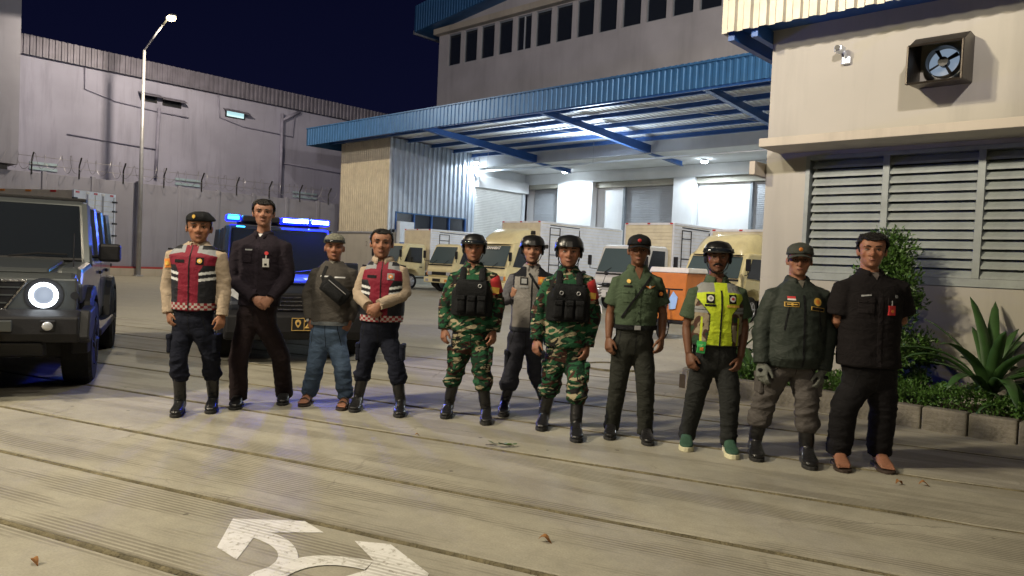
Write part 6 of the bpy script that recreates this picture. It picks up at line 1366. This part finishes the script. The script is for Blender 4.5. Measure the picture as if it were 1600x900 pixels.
P1 = Person('man in a black beret and maroon reflective vest standing leftmost in the row', (300, 645), ((312, 334), (311.4, 379)), ((270, 389), (345, 391)), ((262, 446), (351, 446)), ((263, 488), (347, 492)), ((267, 514), (344, 512)), (301, 528), ((280, 555), (323, 555)), ((272, 638), (318, 630)), ((273, 653), (328, 647)), 484, hat=.0)
P1.face(); P1.hair(off=.006); P1.beret(); P1.trousers(navy, blouse=.27, seed=3); P1.boots(.36); dress_red(P1, 484, 11)
# arm badge on the sleeve
def arm_badge(P, i, frac, w, h, m1, m2, name='shoulder_badge'):
    S_, E, _ = P.arm_pts(i); c = S_ + (E - S_) * frac; x = c[0] + (-.012, .012)[i]; b = P.rect(x, c[2], w, h, m1, name, tree=P.topb, par=P.top, rot=(.12, -.12)[i])
    f0 = P.front; P.front = P.topb; P.disc(x, c[2], w * .33, m2, 'emblem', par=b); P.front = f0; return b
arm_badge(P1, 0, .25, .055, .075, 'patch_orange', 'patch_gold')
# ---------------------------------------------------------------- 2 tall man, dark uniform
dk = A_([.016, .012, .018])
P2 = Person('tall man in a plain black long-sleeved shirt with a white identity card, hands clasped', (400, 635), ((412, 313), (412, 353)), ((374, 374), (446, 377)), ((366, 436), (453, 434)), ((397, 466), (424, 466)), ((419, 484), (401, 484)), (400, 518), ((372, 562), (430, 560)), ((367, 622), (436, 618)), ((365, 641), (440, 634)), 478, arms='clasp', hat=.004, k=1.06, front=1, skin=(.30, .15, .10))
for i in (0, 1): pass
P2.face(); P2.hair(off=.013, front=.182)
P2.trousers(A_([.022, .015, .017]), r=(.092, .086, .080, .076, .074), pockets=False, seed=5, hemz=.05, fold=.7); P2.shoes(); P2.shirt(dk, seed=6, hem=P2.hem); P2.collar(dk); P2.throat(A_([.6, .6, .62]), w=.03, dz=.045, mname='cloth'); P2.placket(P2.hem + .02, P2.zs - .02, dk * 1.3)
P2.rect(P2.mx - .075, P2.zs - .09, .065, .012, 'patch_grey', 'name_tape', par=P2.top); P2.label_text('SECURITY', P2.mx - .075, P2.zs - .09, .012, 'patch_black')
for q in (-1, 1): P2.pocket(P2.mx + q * .085, P2.zs - .15, .085, .10, dk * 1.15)
b = P2.rect(P2.mx + .085, P2.zs - .20, .052, .075, 'patch_white', 'identity_card', th=.016); P2.disc(P2.mx + .09, P2.zs - .115, .017, 'patch_red', 'badge_reel', par=b, th=.02); P2.strip([(P2.mx + .088, P2.zs - .13), (P2.mx + .086, P2.zs - .165)], .008, 'patch_white', 'card_clip', th=.018, par=b)
P2.rect(P2.mx + .085, P2.zs - .215, .022, .018, 'patch_black', 'card_print', th=.019, par=b)
# ---------------------------------------------------------------- 3 cap, sweater, jeans, bag
sw = A_([.060, .055, .050])
P3 = Person('man in a grey-green sweater and blue jeans with a sling bag across his chest', (506, 634), ((523, 368), (522.5, 406)), ((494, 419), (550, 419)), ((481, 461), (557, 463)), ((484, 498), (547, 500)), ((488, 520), (537, 521)), (512, 548), ((490, 577), (535, 577)), ((484, 628), (540, 632)), ((472, 636), (532, 642)), 503, hat=.012, k=1.0, belly=.03, waist=.17, barefoot=True, skin=(.25, .115, .07), trtop=None) if False else Person('man in a grey-green sweater and blue jeans with a sling bag across his chest', (506, 634), ((523, 368), (522.5, 406)), ((494, 419), (550, 419)), ((481, 461), (557, 463)), ((484, 498), (547, 500)), ((488, 520), (537, 521)), (512, 548), ((490, 577), (535, 577)), ((484, 628), (540, 632)), ((472, 636), (532, 642)), 503, hat=.012, k=1.0, belly=.03, waist=.17, barefoot=True, skin=(.25, .115, .07))
P3.face(); mat('cap_camo', (.13, .13, .10), .8, 0, .6, 60, .3); P3.cap('cap_camo', bill=False)
mb = MB(); N = 10; vs = []
for j in range(N + 1):
    a = PI * (.2 + .6 * j / N)
    for z, o in ((.166, .015), (.168, .026), (.188, .026), (.19, .015)): x, y = hsurf(a, z, o); vs.append(P3.T_(x, y, z))
mb.add(vs, [(4 * j + i, 4 * j + (i + 1) % 4, 4 * j + 4 + (i + 1) % 4, 4 * j + 4 + i) for j in range(N) for i in range(4)]); mb.build('sunglasses', MATS['dark_glass'], P3.t, smooth=True, fixn=True)
def jean(p): c = np.tile(A_([.062, .095, .155]), (len(p), 1)); c *= (1 + .5 * np.exp(-((p[:, 2] - .62) / .18) ** 2) * (p[:, 1] < 0))[:, None]; return c
P3.trousers(jean, r=(.092, .086, .078, .074, .070), pockets=False, seed=8, hemz=.085); P3.sandals(False); P3.shirt(sw, seed=9, r=(.07, .064, .058, .044), infl=.014); P3.throat(A_([.18, .17, .15]), w=.04, dz=.03, mname='cloth')
mb = MB(); x0 = (P3.mx + P3.cx) / 2; mb.torus((x0, .012, min(P3.zs + .04, P3.zc - .035)), .068, .010, 'z', 24, 8); nb = mb.build('neckband', MATS['cloth'], P3.top, smooth=True); setcol(nb.data, sw * .8)
mb = MB(); pr = A_(P3.prof(.018)); vs = []; n = 32
hb = P3.belt(P3.hem - .005, m='cloth', infl=.016); hb.name = 'hem_band'; setcol(hb.data, A_([.10, .11, .12])); bpy.data.objects.remove([c for c in hb.children][0])
P3.rect(P3.mx - .055, P3.zs - .075, .07, .012, 'reflective', 'chest_stripe', par=P3.top); P3.rect(P3.mx + .085, P3.zs - .08, .09, .012, 'reflective', 'chest_stripe', par=P3.top)
bag = thing('sling_bag', 'black sling bag worn across the chest of the man in blue jeans', 'bag', tuple(P3.O), YAW)
P3.strip([(P3.mx - .05, P3.zs + .02), (P3.mx - .07, P3.zs - .08), (P3.mx - .04, P3.zs - .17)], .028, 'nylon_black', 'strap', th=.008, par=bag)
P3.strip([(P3.mx + .20, P3.zs - .22), (P3.mx + .10, P3.zs - .2)], .028, 'nylon_black', 'strap', th=.008, par=bag)
mb = MB(); cxb, czb = P3.mx + .06, P3.zs - .20; y = P3.hit(cxb, czb); M = Matrix.Translation((cxb, y - .035, czb)) @ Matrix.Rotation(R(38), 4, 'Y')
def rb_(mb, w, h, d, M, n=10):
    rs = []
    for q in range(n + 1):
        t_ = -1 + 2 * q / n; sc = max(.35, (1 - abs(t_) ** 3)); rs.append([tuple(M @ Vector((w / 2 * math.copysign(abs(math.cos(a)) ** .5, math.cos(a)) * (.85 + .15 * sc), d / 2 * math.copysign(abs(math.sin(a)) ** .7, math.sin(a)) * sc, t_ * h / 2))) for a in [2 * PI * j / 20 for j in range(20)]])
    rings(mb, rs)
rb_(mb, .28, .155, .09, M); bb = mb.build('bag_body', MATS['nylon_black'], bag, smooth=True); mb = MB(); rb_(mb, .20, .08, .035, M @ Matrix.Translation((0, -.045, -.018))); mb.build('bag_pocket', MATS['nylon_black'], bb, smooth=True)
mb = MB(); mb.tube([tuple(M @ Vector((-.1, -.048, .045))), tuple(M @ Vector((.1, -.048, .045)))], .003, 5); mb.build('zipper', MATS['galv'], bb)
mb = MB(); w_ = P3.wr[0] * .93 + P3.tip[0] * .07; D = P3.tip[0] - P3.wr[0]; D /= np.linalg.norm(D); mb.tube([w_ - D * .016, w_ + D * .012], .0325, 18); wt_ = mb.build('wristwatch', MATS['nylon_black'], P3.t); mb = MB(); mb.ball(w_ + A_([-.012, -.031, 0]), (.016, .007, .016), 12, 6); mb.build('watch_face', MATS['galv'], wt_, smooth=True)
# ---------------------------------------------------------------- 4 bareheaded, red vest, hands clasped
P4 = Person('bareheaded man in a maroon reflective vest with his hands clasped in front', (590, 642), ((596, 359), (596, 402)), ((572, 415), (629, 415)), ((561, 460), (634, 460)), ((575, 478), (593, 476)), ((590, 494), (573, 497)), (592, 540), ((570, 568), (619, 568)), ((564, 628), (621, 636)), ((552, 645), (623, 653)), 502, arms='clasp', hat=.003, k=1.03, belly=.015, waist=.165, skin=(.28, .135, .085))
P4.face(); P4.hair(off=.008, front=.188); P4.trousers(navy, blouse=.26, seed=13); P4.boots(.35)
dress_red(P4, 503, 15)
# ---------------------------------------------------------------- 5,7 soldiers
def soldier(P, seed, col_scarf):
    P.face(); P.helmet(goggles=(seed == 20)); P.trousers(None, m='camouflage', blouse=.27, seed=seed, r=(.094, .088, .080, .076, .078), fold=1.4); P.boots(.36)
    P.shirt(None, m='camouflage', seed=seed + 1, r=(.072, .066, .060, .050), infl=.014, flare=.015, fold=1.3); P.collar(None, m='camouflage'); P.throat(w=.03, dz=.04)
    zt, zb = P.zs - .035, P.zs - .38
    def plate(p): return np.tile(A_([.012, .013, .016]), (len(p), 1))
    w = P.CH + .004
    vest = MB(); pr = np.array(P.prof(.03)); rs = []
    for q in range(15):
        z = zb + (zt - .03 - zb) * q / 14; f_ = np.interp(z, pr[:, 0], pr[:, 3]); b = np.interp(z, pr[:, 0], pr[:, 4]); ww = (w if q < 10 else w - .012 * (q - 9)) * (1 if q < 10 else 1)
        rs.append([(P.mx + ww * math.copysign(abs(math.cos(a)) ** .55, math.cos(a)), (-(f_ + .02) if math.sin(a) > 0 else (b + .012)) * abs(math.sin(a)) ** .6, z) for a in [2 * PI * j / 28 for j in range(28)]])
    rings(vest, rs); me = voxel(vest, .009, 'plate_carrier', 2, .4); wrinkle(me, [], .0014, seed + 7); v = finish(me, 'plate_carrier', MATS['nylon_black'], P.t); P.front = P.bvh(me)
    for q in (-1, 1):
        P_t = P.topb; mb = MB(); xx = P.mx + q * .088; pts = []
        for k in range(9):
            t_ = k / 8; z = zt - .05 + (P.zs + .035 - zt + .05) * min(1, t_ * 1.3); y = P.hit(xx + q * .012 * t_, z, P_t); pts.append((xx - q * .012 * t_, (y if y is not None else -.02) - .012, z))
        mb.tube(pts, [(.030, .009)] * 9, 8, ref=(1, 0, 0)); mb.build('shoulder_strap', MATS['nylon_black'], v, smooth=True)
    for k, (dx, dz, ww, hh) in enumerate(((0, -.13, .28, .14), (-.088, -.25, .08, .17), (0, -.255, .08, .17), (.088, -.25, .08, .17))):
        y = P.hit(P.mx + dx, P.zs + dz - .0) or -.16; mb = MB(); M = Matrix.Translation((P.mx + dx, y - .018, P.zs + dz - .02)); rb_(mb, ww, hh, .05 if k else .035, M, 6); mb.build('pouch', MATS['nylon_black'], v, smooth=True)
        if k: mb = MB(); mb.box(P.mx + dx - ww * .46, y - .05, P.zs + dz + .01, P.mx + dx + ww * .46, y - .03, P.zs + dz + .05); mb.build('pouch_flap', MATS['nylon_black'], v, bevel=.008)
    for z in (-.08, -.17, -.33): P.strip([(P.mx - w * .8, P.zs + z), (P.mx + w * .8, P.zs + z)], .022, 'nylon_black', 'webbing', th=.03 if z > -.3 else .008, par=v)
    for q in ((1, -.115),) if seed == 20 else ((-1, -.14), (1, -.14)): c = P.mx + q[0] * .07; y = P.hit(c, P.zs + q[1]) or -.16; mb = MB(); mb.torus((c, y - .045, P.zs + q[1]), .014, .004, 'y', 14, 5); mb.build('carabiner', MATS['galv'], v, smooth=True)
    # red armband with gold lettering
    S_, E, _ = P.arm_pts(1); c0 = S_ + (E - S_) * .05; c1 = S_ + (E - S_) * .62; mb = MB(); d = c1 - c0; mb.tube([c0 - d * .12 + A_([-.01, 0, 0]), c0, c0 + d * .3, c0 + d * .65, c1], [.055, .082, .082, .078, .076], 22); ab = mb.build('armband', MATS['patch_red'], P.t, smooth=True)
    f0 = P.front; P.front = BVHTree.FromPolygons([tuple(x.co) for x in ab.data.vertices], [tuple(x.vertices) for x in ab.data.polygons]); cc = c0 + d * .72
    P.rect(cc[0] + .0, cc[2], .095, .052, 'patch_gold', 'armband_panel', par=ab, th=.003, rot=-.1); P.label_text('PIKET', cc[0], cc[2], .032, 'patch_red', par=ab, rot=.1, th=.005)
    P.label_text('TNI', cc[0] - .01, cc[2] + .055, .028, 'patch_gold', par=ab, rot=.1, th=.004); P.front = f0
P5 = Person('soldier in camouflage with helmet goggles and black plate carrier, left of the two soldiers', (731, 655), ((740, 364), (740, 408)), ((711, 425), (769, 425)), ((697, 472), (778, 474)), ((694, 513), (772, 517)), ((692, 536), (770, 534)), (735, 552), ((713, 572), (752, 572)), ((710, 638), (755, 646)), ((695, 655), (759, 665)), 517, hat=.035, belly=.01, k=1.02, skin=(.25, .115, .07), group=None)
soldier(P5, 20, None)
P7 = Person('soldier in camouflage with plain black helmet and red armband, right of the two soldiers', (882, 672), ((886, 366), (888, 417)), ((860, 432), (918, 430)), ((842, 482), (928, 486)), ((838, 530), (918, 540)), ((836, 546), (915, 556)), (883, 577), ((863, 594), (901, 594)), ((862, 658), (901, 676)), ((845, 674), (901, 692)), 541, hat=.035, k=1.04, skin=(.27, .125, .08))
soldier(P7, 24, None)
# ---------------------------------------------------------------- 6 grey jacket behind
P6 = Person('man in a two-tone grey jacket and black helmet standing behind between the two soldiers', (816, 641), ((829, 366), (831, 410)), ((803, 427), (860, 427)), ((788, 468), (868, 474)), ((800, 463), (868, 520)), ((805, 447), (866, 540)), (820, 548), ((801, 578), (837, 580)), ((794, 634), (848, 634)), ((786, 652), (851, 648)), 517, hat=.035, k=1.02, fist=(True, False), skin=(.33, .17, .11))
P6.el[0] = P6.P(789, 470, .0); P6.face(); P6.helmet(light=True)
P6.trousers(A_([.035, .037, .05]), blouse=.21, seed=31, fold=1.2); P6.boots(.32)
def jk(p):
    c = np.tile(A_([.235, .225, .215]), (len(p), 1)); x = p[:, 0] - P6.mx; z = p[:, 2]
    c[(z > P6.zs - .035) & (np.abs(x) > .055)] = [.012, .013, .018]; c[(np.abs(x) > P6.SH - .01) & (z < P6.zs - .02)] = [.11, .11, .125]; c[z < P6.hem + .045] = [.05, .055, .07]
    c[(np.abs(np.abs(x) - (P6.SH - .012)) < .006) & (z > P6.zs - .3)] = [.02, .02, .03]; return c
P6.shirt(jk, seed=33, infl=.014, r=(.070, .064, .058, .046)); P6.collar(A_([.235, .225, .215])); P6.throat(A_([.03, .03, .03]), w=.025, dz=.03, mname='cloth')
P6.strip([(P6.mx, P6.zs - .02), (P6.mx, P6.hem + .01)], .012, 'nylon_black', 'zipper', par=P6.top)
b = P6.rect(P6.mx - .075, P6.zs - .075, .075, .07, 'patch_black', 'badge', par=P6.top); P6.rect(P6.mx - .075, P6.zs - .075, .05, .046, 'patch_grey', 'emblem', par=b, th=.006); P6.rect(P6.mx - .075, P6.zs - .13, .08, .018, 'patch_grey', 'name_tape', par=P6.top)
b = P6.rect(P6.mx + .09, P6.zs - .065, .07, .07, 'patch_orange', 'badge', par=P6.top); P6.disc(P6.mx + .09, P6.zs - .065, .018, 'patch_gold', 'emblem', par=b)
P6.strip([(P6.mx - .03, P6.zs + .0), (P6.mx + .06, P6.zs - .13), (P6.mx + .16, P6.zs - .26)], .022, 'nylon_black', 'sling_strap', th=.009)
# ---------------------------------------------------------------- 8 olive shirt
ol = A_([.060, .088, .055])
P8 = Person('man in a plain olive short-sleeved uniform shirt, dark trousers and black cap', (985, 686), ((997, 371), (997, 413)), ((966, 431), (1026, 431)), ((953, 490), (1036, 490)), ((951, 528), (1034, 528)), ((951, 551), (1031, 552)), (988, 560), ((968, 600), (1009, 600)), ((962, 678), (1006, 682)), ((952, 688), (1014, 697)), 508, hat=.018, k=1.02, skin=(.165, .075, .042), waist=.14)
P8.face(); P8.cap('nylon_black', badge='patch_red'); P8.hair(off=.004, front=.16, side=.12)
P8.trousers(A_([.028, .030, .026]), r=(.090, .083, .074, .066, .062), pockets=False, seed=41, hemz=.045, fold=.7); P8.shoes(); P8.shirt(ol, frac=.36, seed=42, hem=P8.hem - .01, infl=.011, flare=-.004); P8.collar(ol, gap=.45, h=.042); P8.throat(w=.042, dz=.10); P8.placket(P8.hem + .01, P8.zs - .07, ol * 1.1); P8.belt(P8.hem - .012)
for q in (-1, 1): P8.pocket(P8.mx + q * .085, P8.zs - .16, .095, .105, ol * 1.08)
P8.disc(P8.mx - .085, P8.zs - .045, .016, 'patch_gold', 'pin_badge', par=P8.top); P8.rect(P8.mx - .09, P8.zs - .085, .065, .014, 'patch_black', 'name_tape', par=P8.top)
P8.patch([(P8.mx + .04, P8.zs - .075), (P8.mx + .085, P8.zs - .10), (P8.mx + .13, P8.zs - .075), (P8.mx + .085, P8.zs - .08)], 'patch_orange', 'wing_badge', par=P8.top, th=.006); P8.disc(P8.mx + .085, P8.zs - .083, .010, 'patch_white', 'wing_centre', par=P8.top)
arm_badge(P8, 1, .35, .05, .06, 'patch_black', 'patch_orange')
P8.strip([(P8.mx + .10, P8.zs + .0), (P8.mx + .03, P8.zs - .09), (P8.mx - .06, P8.zs - .22), (P8.mx - .13, P8.zs - .34)], .016, 'nylon_black', 'sling_strap', th=.010)
# ---------------------------------------------------------------- 9 yellow vest
P9 = Person('man with a moustache in a bright yellow vest over olive shirt, and black helmet', (1111, 705), ((1120, 378), (1120, 425)), ((1086, 449), (1156, 449)), ((1073, 511), (1163, 511)), ((1076, 552), (1157, 558)), ((1080, 571), (1151, 579)), (1115, 584), ((1092, 617), (1140, 617)), ((1086, 690), (1138, 696)), ((1072, 706), (1146, 718)), 539, hat=.035, k=1.05, skin=(.14, .062, .035))
P9.face(stache=True); P9.helmet(goggles=True)
P9.trousers(A_([.024, .026, .026]), r=(.092, .086, .076, .066, .060), pockets=False, seed=51, hemz=.06, fold=.7); P9.shoes('sneaker_green', 'sneaker_sole', .036, True); P9.shirt(ol * .9, frac=.36, seed=52, hem=P9.hem + .03, r=(.072, .068, .06, .05)); P9.collar(ol, gap=.4, h=.045); P9.throat(w=.03, dz=.06)
def yv(p):
    x = np.abs(p[:, 0] - P9.mx); z = p[:, 2]; hz = (z - P9.hem) / (P9.zs - P9.hem); c = np.tile(A_([.46, .58, .03]), (len(p), 1))
    hw = .085 + .09 * np.clip((hz - .55) / .25, 0, 1) + .02 * np.clip((.3 - hz) / .3, 0, 1); side = x > hw
    nz = snoise(p * A_([1, 1, 1.8]), 42, 3); cam_ = np.where(nz[:, None] > .15, A_([.26, .22, .15]), np.where(nz[:, None] > -.25, A_([.06, .028, .02]), A_([.02, .045, .025]))); c[side] = cam_[side]
    c[side & (np.abs(hz - .62) < .05)] = [.25, .26, .27]; c[side & (np.abs(hz - .62) < .008)] = [.02, .02, .02]; c[side & (np.abs(x - .14) < .007) & (hz < .5)] = [.44, .54, .03]
    c[(z > P9.zs - .035 - .15 * np.clip(x - .1, 0, .1)) & (x > .05)] = [.22, .23, .23]; ed = (np.abs(x - hw) < .004) & (hz < .8); c[ed] = [.02, .02, .02]; c[p[:, 1] > .02] = [.03, .03, .03]; c[z < P9.hem + .008] = [.02, .02, .02]; return c
v = P9.vest(yv, P9.hem, seed=54); P9.strip([(P9.mx, P9.zs - .02), (P9.mx, P9.hem + .005)], .012, 'nylon_black', 'zipper', par=v)
for q, m_ in ((-1, 'patch_white'), (1, 'patch_red')):
    b = P9.rect(P9.mx + q * .085, P9.zs - .085, .06, .07, 'patch_black', 'badge', par=v); P9.disc(P9.mx + q * .085, P9.zs - .083, .023, 'patch_white', 'emblem', par=b); P9.disc(P9.mx + q * .085, P9.zs - .08, .011, 'patch_grey' if q < 0 else 'patch_red', 'emblem_centre', par=b, th=.0095)
P9.rect(P9.mx - .085, P9.zs - .135, .08, .016, 'patch_black', 'name_tape', par=v); P9.label_text('SATGAS', P9.mx - .085, P9.zs - .135, .014, 'patch_gold'); P9.rect(P9.mx + .09, P9.zs - .138, .10, .018, 'patch_gold', 'name_tape', par=v); P9.label_text('KEAMANAN', P9.mx + .09, P9.zs - .138, .015, 'patch_red')
b = P9.rect(P9.mx - .135, P9.hem - .01, .058, .09, 'patch_green', 'identity_card', th=.02, rot=-.08); P9.rect(P9.mx - .135, P9.hem - .012, .026, .045, 'patch_orange', 'card_photo', th=.023, par=b)
# ---------------------------------------------------------------- 10 green jacket, cap, glasses, gloves
jg = A_([.026, .034, .029])
P10 = Person('man in glasses and dark cap wearing a zipped dark green jacket, grey trousers and gloves', (1226, 720), ((1247, 384), (1247, 430)), ((1209, 452), (1283, 452)), ((1191, 511), (1293, 517)), ((1190, 566), (1286, 578)), ((1190, 590), (1281, 603)), (1234, 592), ((1203, 620), (1260, 622)), ((1186, 706), (1268, 716)), ((1184, 722), (1268, 735)), 572, hat=.018, k=1.10, belly=.045, waist=.175, chest=.178, gloves=True, skin=(.27, .13, .08))
P10.face(); P10.hair('hair_grey', off=.004, front=.16, side=.115); mat('cap_olive', (.035, .04, .032), .8, 0, .2, 30, .3, 150); P10.cap('cap_olive', badge='patch_orange', billm='cap_olive')
gls = MB()
for q in (-1, 1): gls.torus(P10.T_(q * .031, -.090, .116), .018, .0013, 'y', 20, 5); gls.tube([P10.T_(q * .05, -.088, .12), P10.T_(q * .074, -.05, .122), P10.T_(q * .077, .0, .118)], .0018, 5)
gls.tube([P10.T_(-.012, -.092, .12), P10.T_(.012, -.092, .12)], .0018, 5); gls.build('glasses', MATS['trim_black'], P10.t, smooth=True)
P10.trousers(A_([.085, .078, .075]), blouse=.23, r=(.090, .084, .077, .073, .074), seed=61, fold=1.5); P10.boots(.34); P10.shirt(jg, m='cloth_smooth', seed=62, infl=.018, r=(.078, .073, .066, .050), flare=.010, fold=1.6, name='jacket'); P10.collar(jg * .8, m='cloth_smooth', gap=.35, h=.052, name='hood'); P10.throat(A_([.14, .13, .11]), w=.03, dz=.06, mname='cloth')
P10.strip([(P10.mx, P10.zs - .04), (P10.mx + .003, P10.hem + .01)], .014, 'nylon_black', 'zipper', par=P10.top)
for q in (-1, 1): P10.strip([(P10.mx + q * .11, P10.zs - .13), (P10.mx + q * .135, P10.zs - .30)], .010, 'nylon_black', 'pocket_zipper', par=P10.top)
b = P10.rect(P10.mx - .09, P10.zs - .062, .055, .022, 'patch_red', 'flag', par=P10.top); P10.rect(P10.mx - .09, P10.zs - .0735, .055, .012, 'patch_white', 'flag_white', par=b, th=.006)
b = P10.rect(P10.mx - .09, P10.zs - .11, .10, .034, 'patch_gold', 'badge', par=P10.top); P10.rect(P10.mx - .09, P10.zs - .11, .09, .026, 'patch_black', 'badge_field', par=b, th=.006); P10.rect(P10.mx - .09, P10.zs - .109, .07, .007, 'patch_gold', 'badge_wing', par=b, th=.008); P10.disc(P10.mx - .09, P10.zs - .109, .010, 'patch_gold', 'badge_centre', par=b, th=.009)
b = P10.disc(P10.mx + .10, P10.zs - .085, .030, 'patch_gold', 'badge', par=P10.top); P10.disc(P10.mx + .10, P10.zs - .085, .016, 'patch_orange', 'emblem', par=b, th=.0095)
b = P10.rect(P10.mx + .10, P10.zs - .137, .105, .028, 'patch_gold', 'name_tape', par=P10.top, rot=-.12); P10.rect(P10.mx + .10, P10.zs - .137, .097, .022, 'patch_black', 'name_field', par=b, th=.006, rot=-.12); P10.label_text('SATLINMAS', P10.mx + .10, P10.zs - .137, .018, 'patch_gold', rot=.12, th=.009)
# ---------------------------------------------------------------- 11 black shirt, sandals
bk = A_([.0095, .008, .009])
P11 = Person('heavy-set man in a black short-sleeved shirt, black trousers and sandals, hands behind him', (1350, 732), ((1362, 366), (1360, 417)), ((1318, 440), (1405, 440)), ((1308, 502), (1410, 502)), None, None, (1357, 618), ((1324, 636), (1386, 636)), ((1319, 722), (1376, 722)), ((1320, 739), (1389, 741)), 571, arms='back', hat=.006, k=1.14, waist=.168, chest=.176, belly=.03, barefoot=True, skin=(.27, .125, .075))
P11.face(); P11.hair(off=.016, front=.18, rough=.003); P11.trousers(A_([.010, .0095, .011]), r=(.096, .092, .084, .080, .076), pockets=False, seed=71, hemz=.09, fold=1.0); P11.sandals(True)
P11.shirt(bk, frac=.40, seed=72, infl=.018, r=(.078, .076, .066, .05), flare=.016, fold=1.2); P11.collar(bk, gap=.42, h=.042); P11.throat(A_([.10, .085, .08]), w=.035, dz=.06, mname='cloth'); P11.placket(P11.hem + .01, P11.zs - .06, bk * 1.4, buttons=6)
P11.rect(P11.mx - .10, P11.zs - .10, .065, .011, 'patch_grey', 'name_tape', par=P11.top, rot=.12); P11.disc(P11.mx + .115, P11.zs - .10, .012, 'patch_grey', 'pin_badge', par=P11.top)
for q in (-1, 1): P11.pocket(P11.mx + q * .10, P11.zs - .17, .10, .11, bk * 1.3)
b = P11.rect(P11.mx + .075, P11.zs - .20, .05, .068, 'patch_red', 'identity_card', th=.018); P11.disc(P11.mx + .075, P11.zs - .205, .012, 'patch_orange', 'card_print', par=b, th=.021); P11.strip([(P11.mx + .075, P11.zs - .13), (P11.mx + .075, P11.zs - .165)], .006, 'patch_grey', 'card_clip', th=.018, par=b)
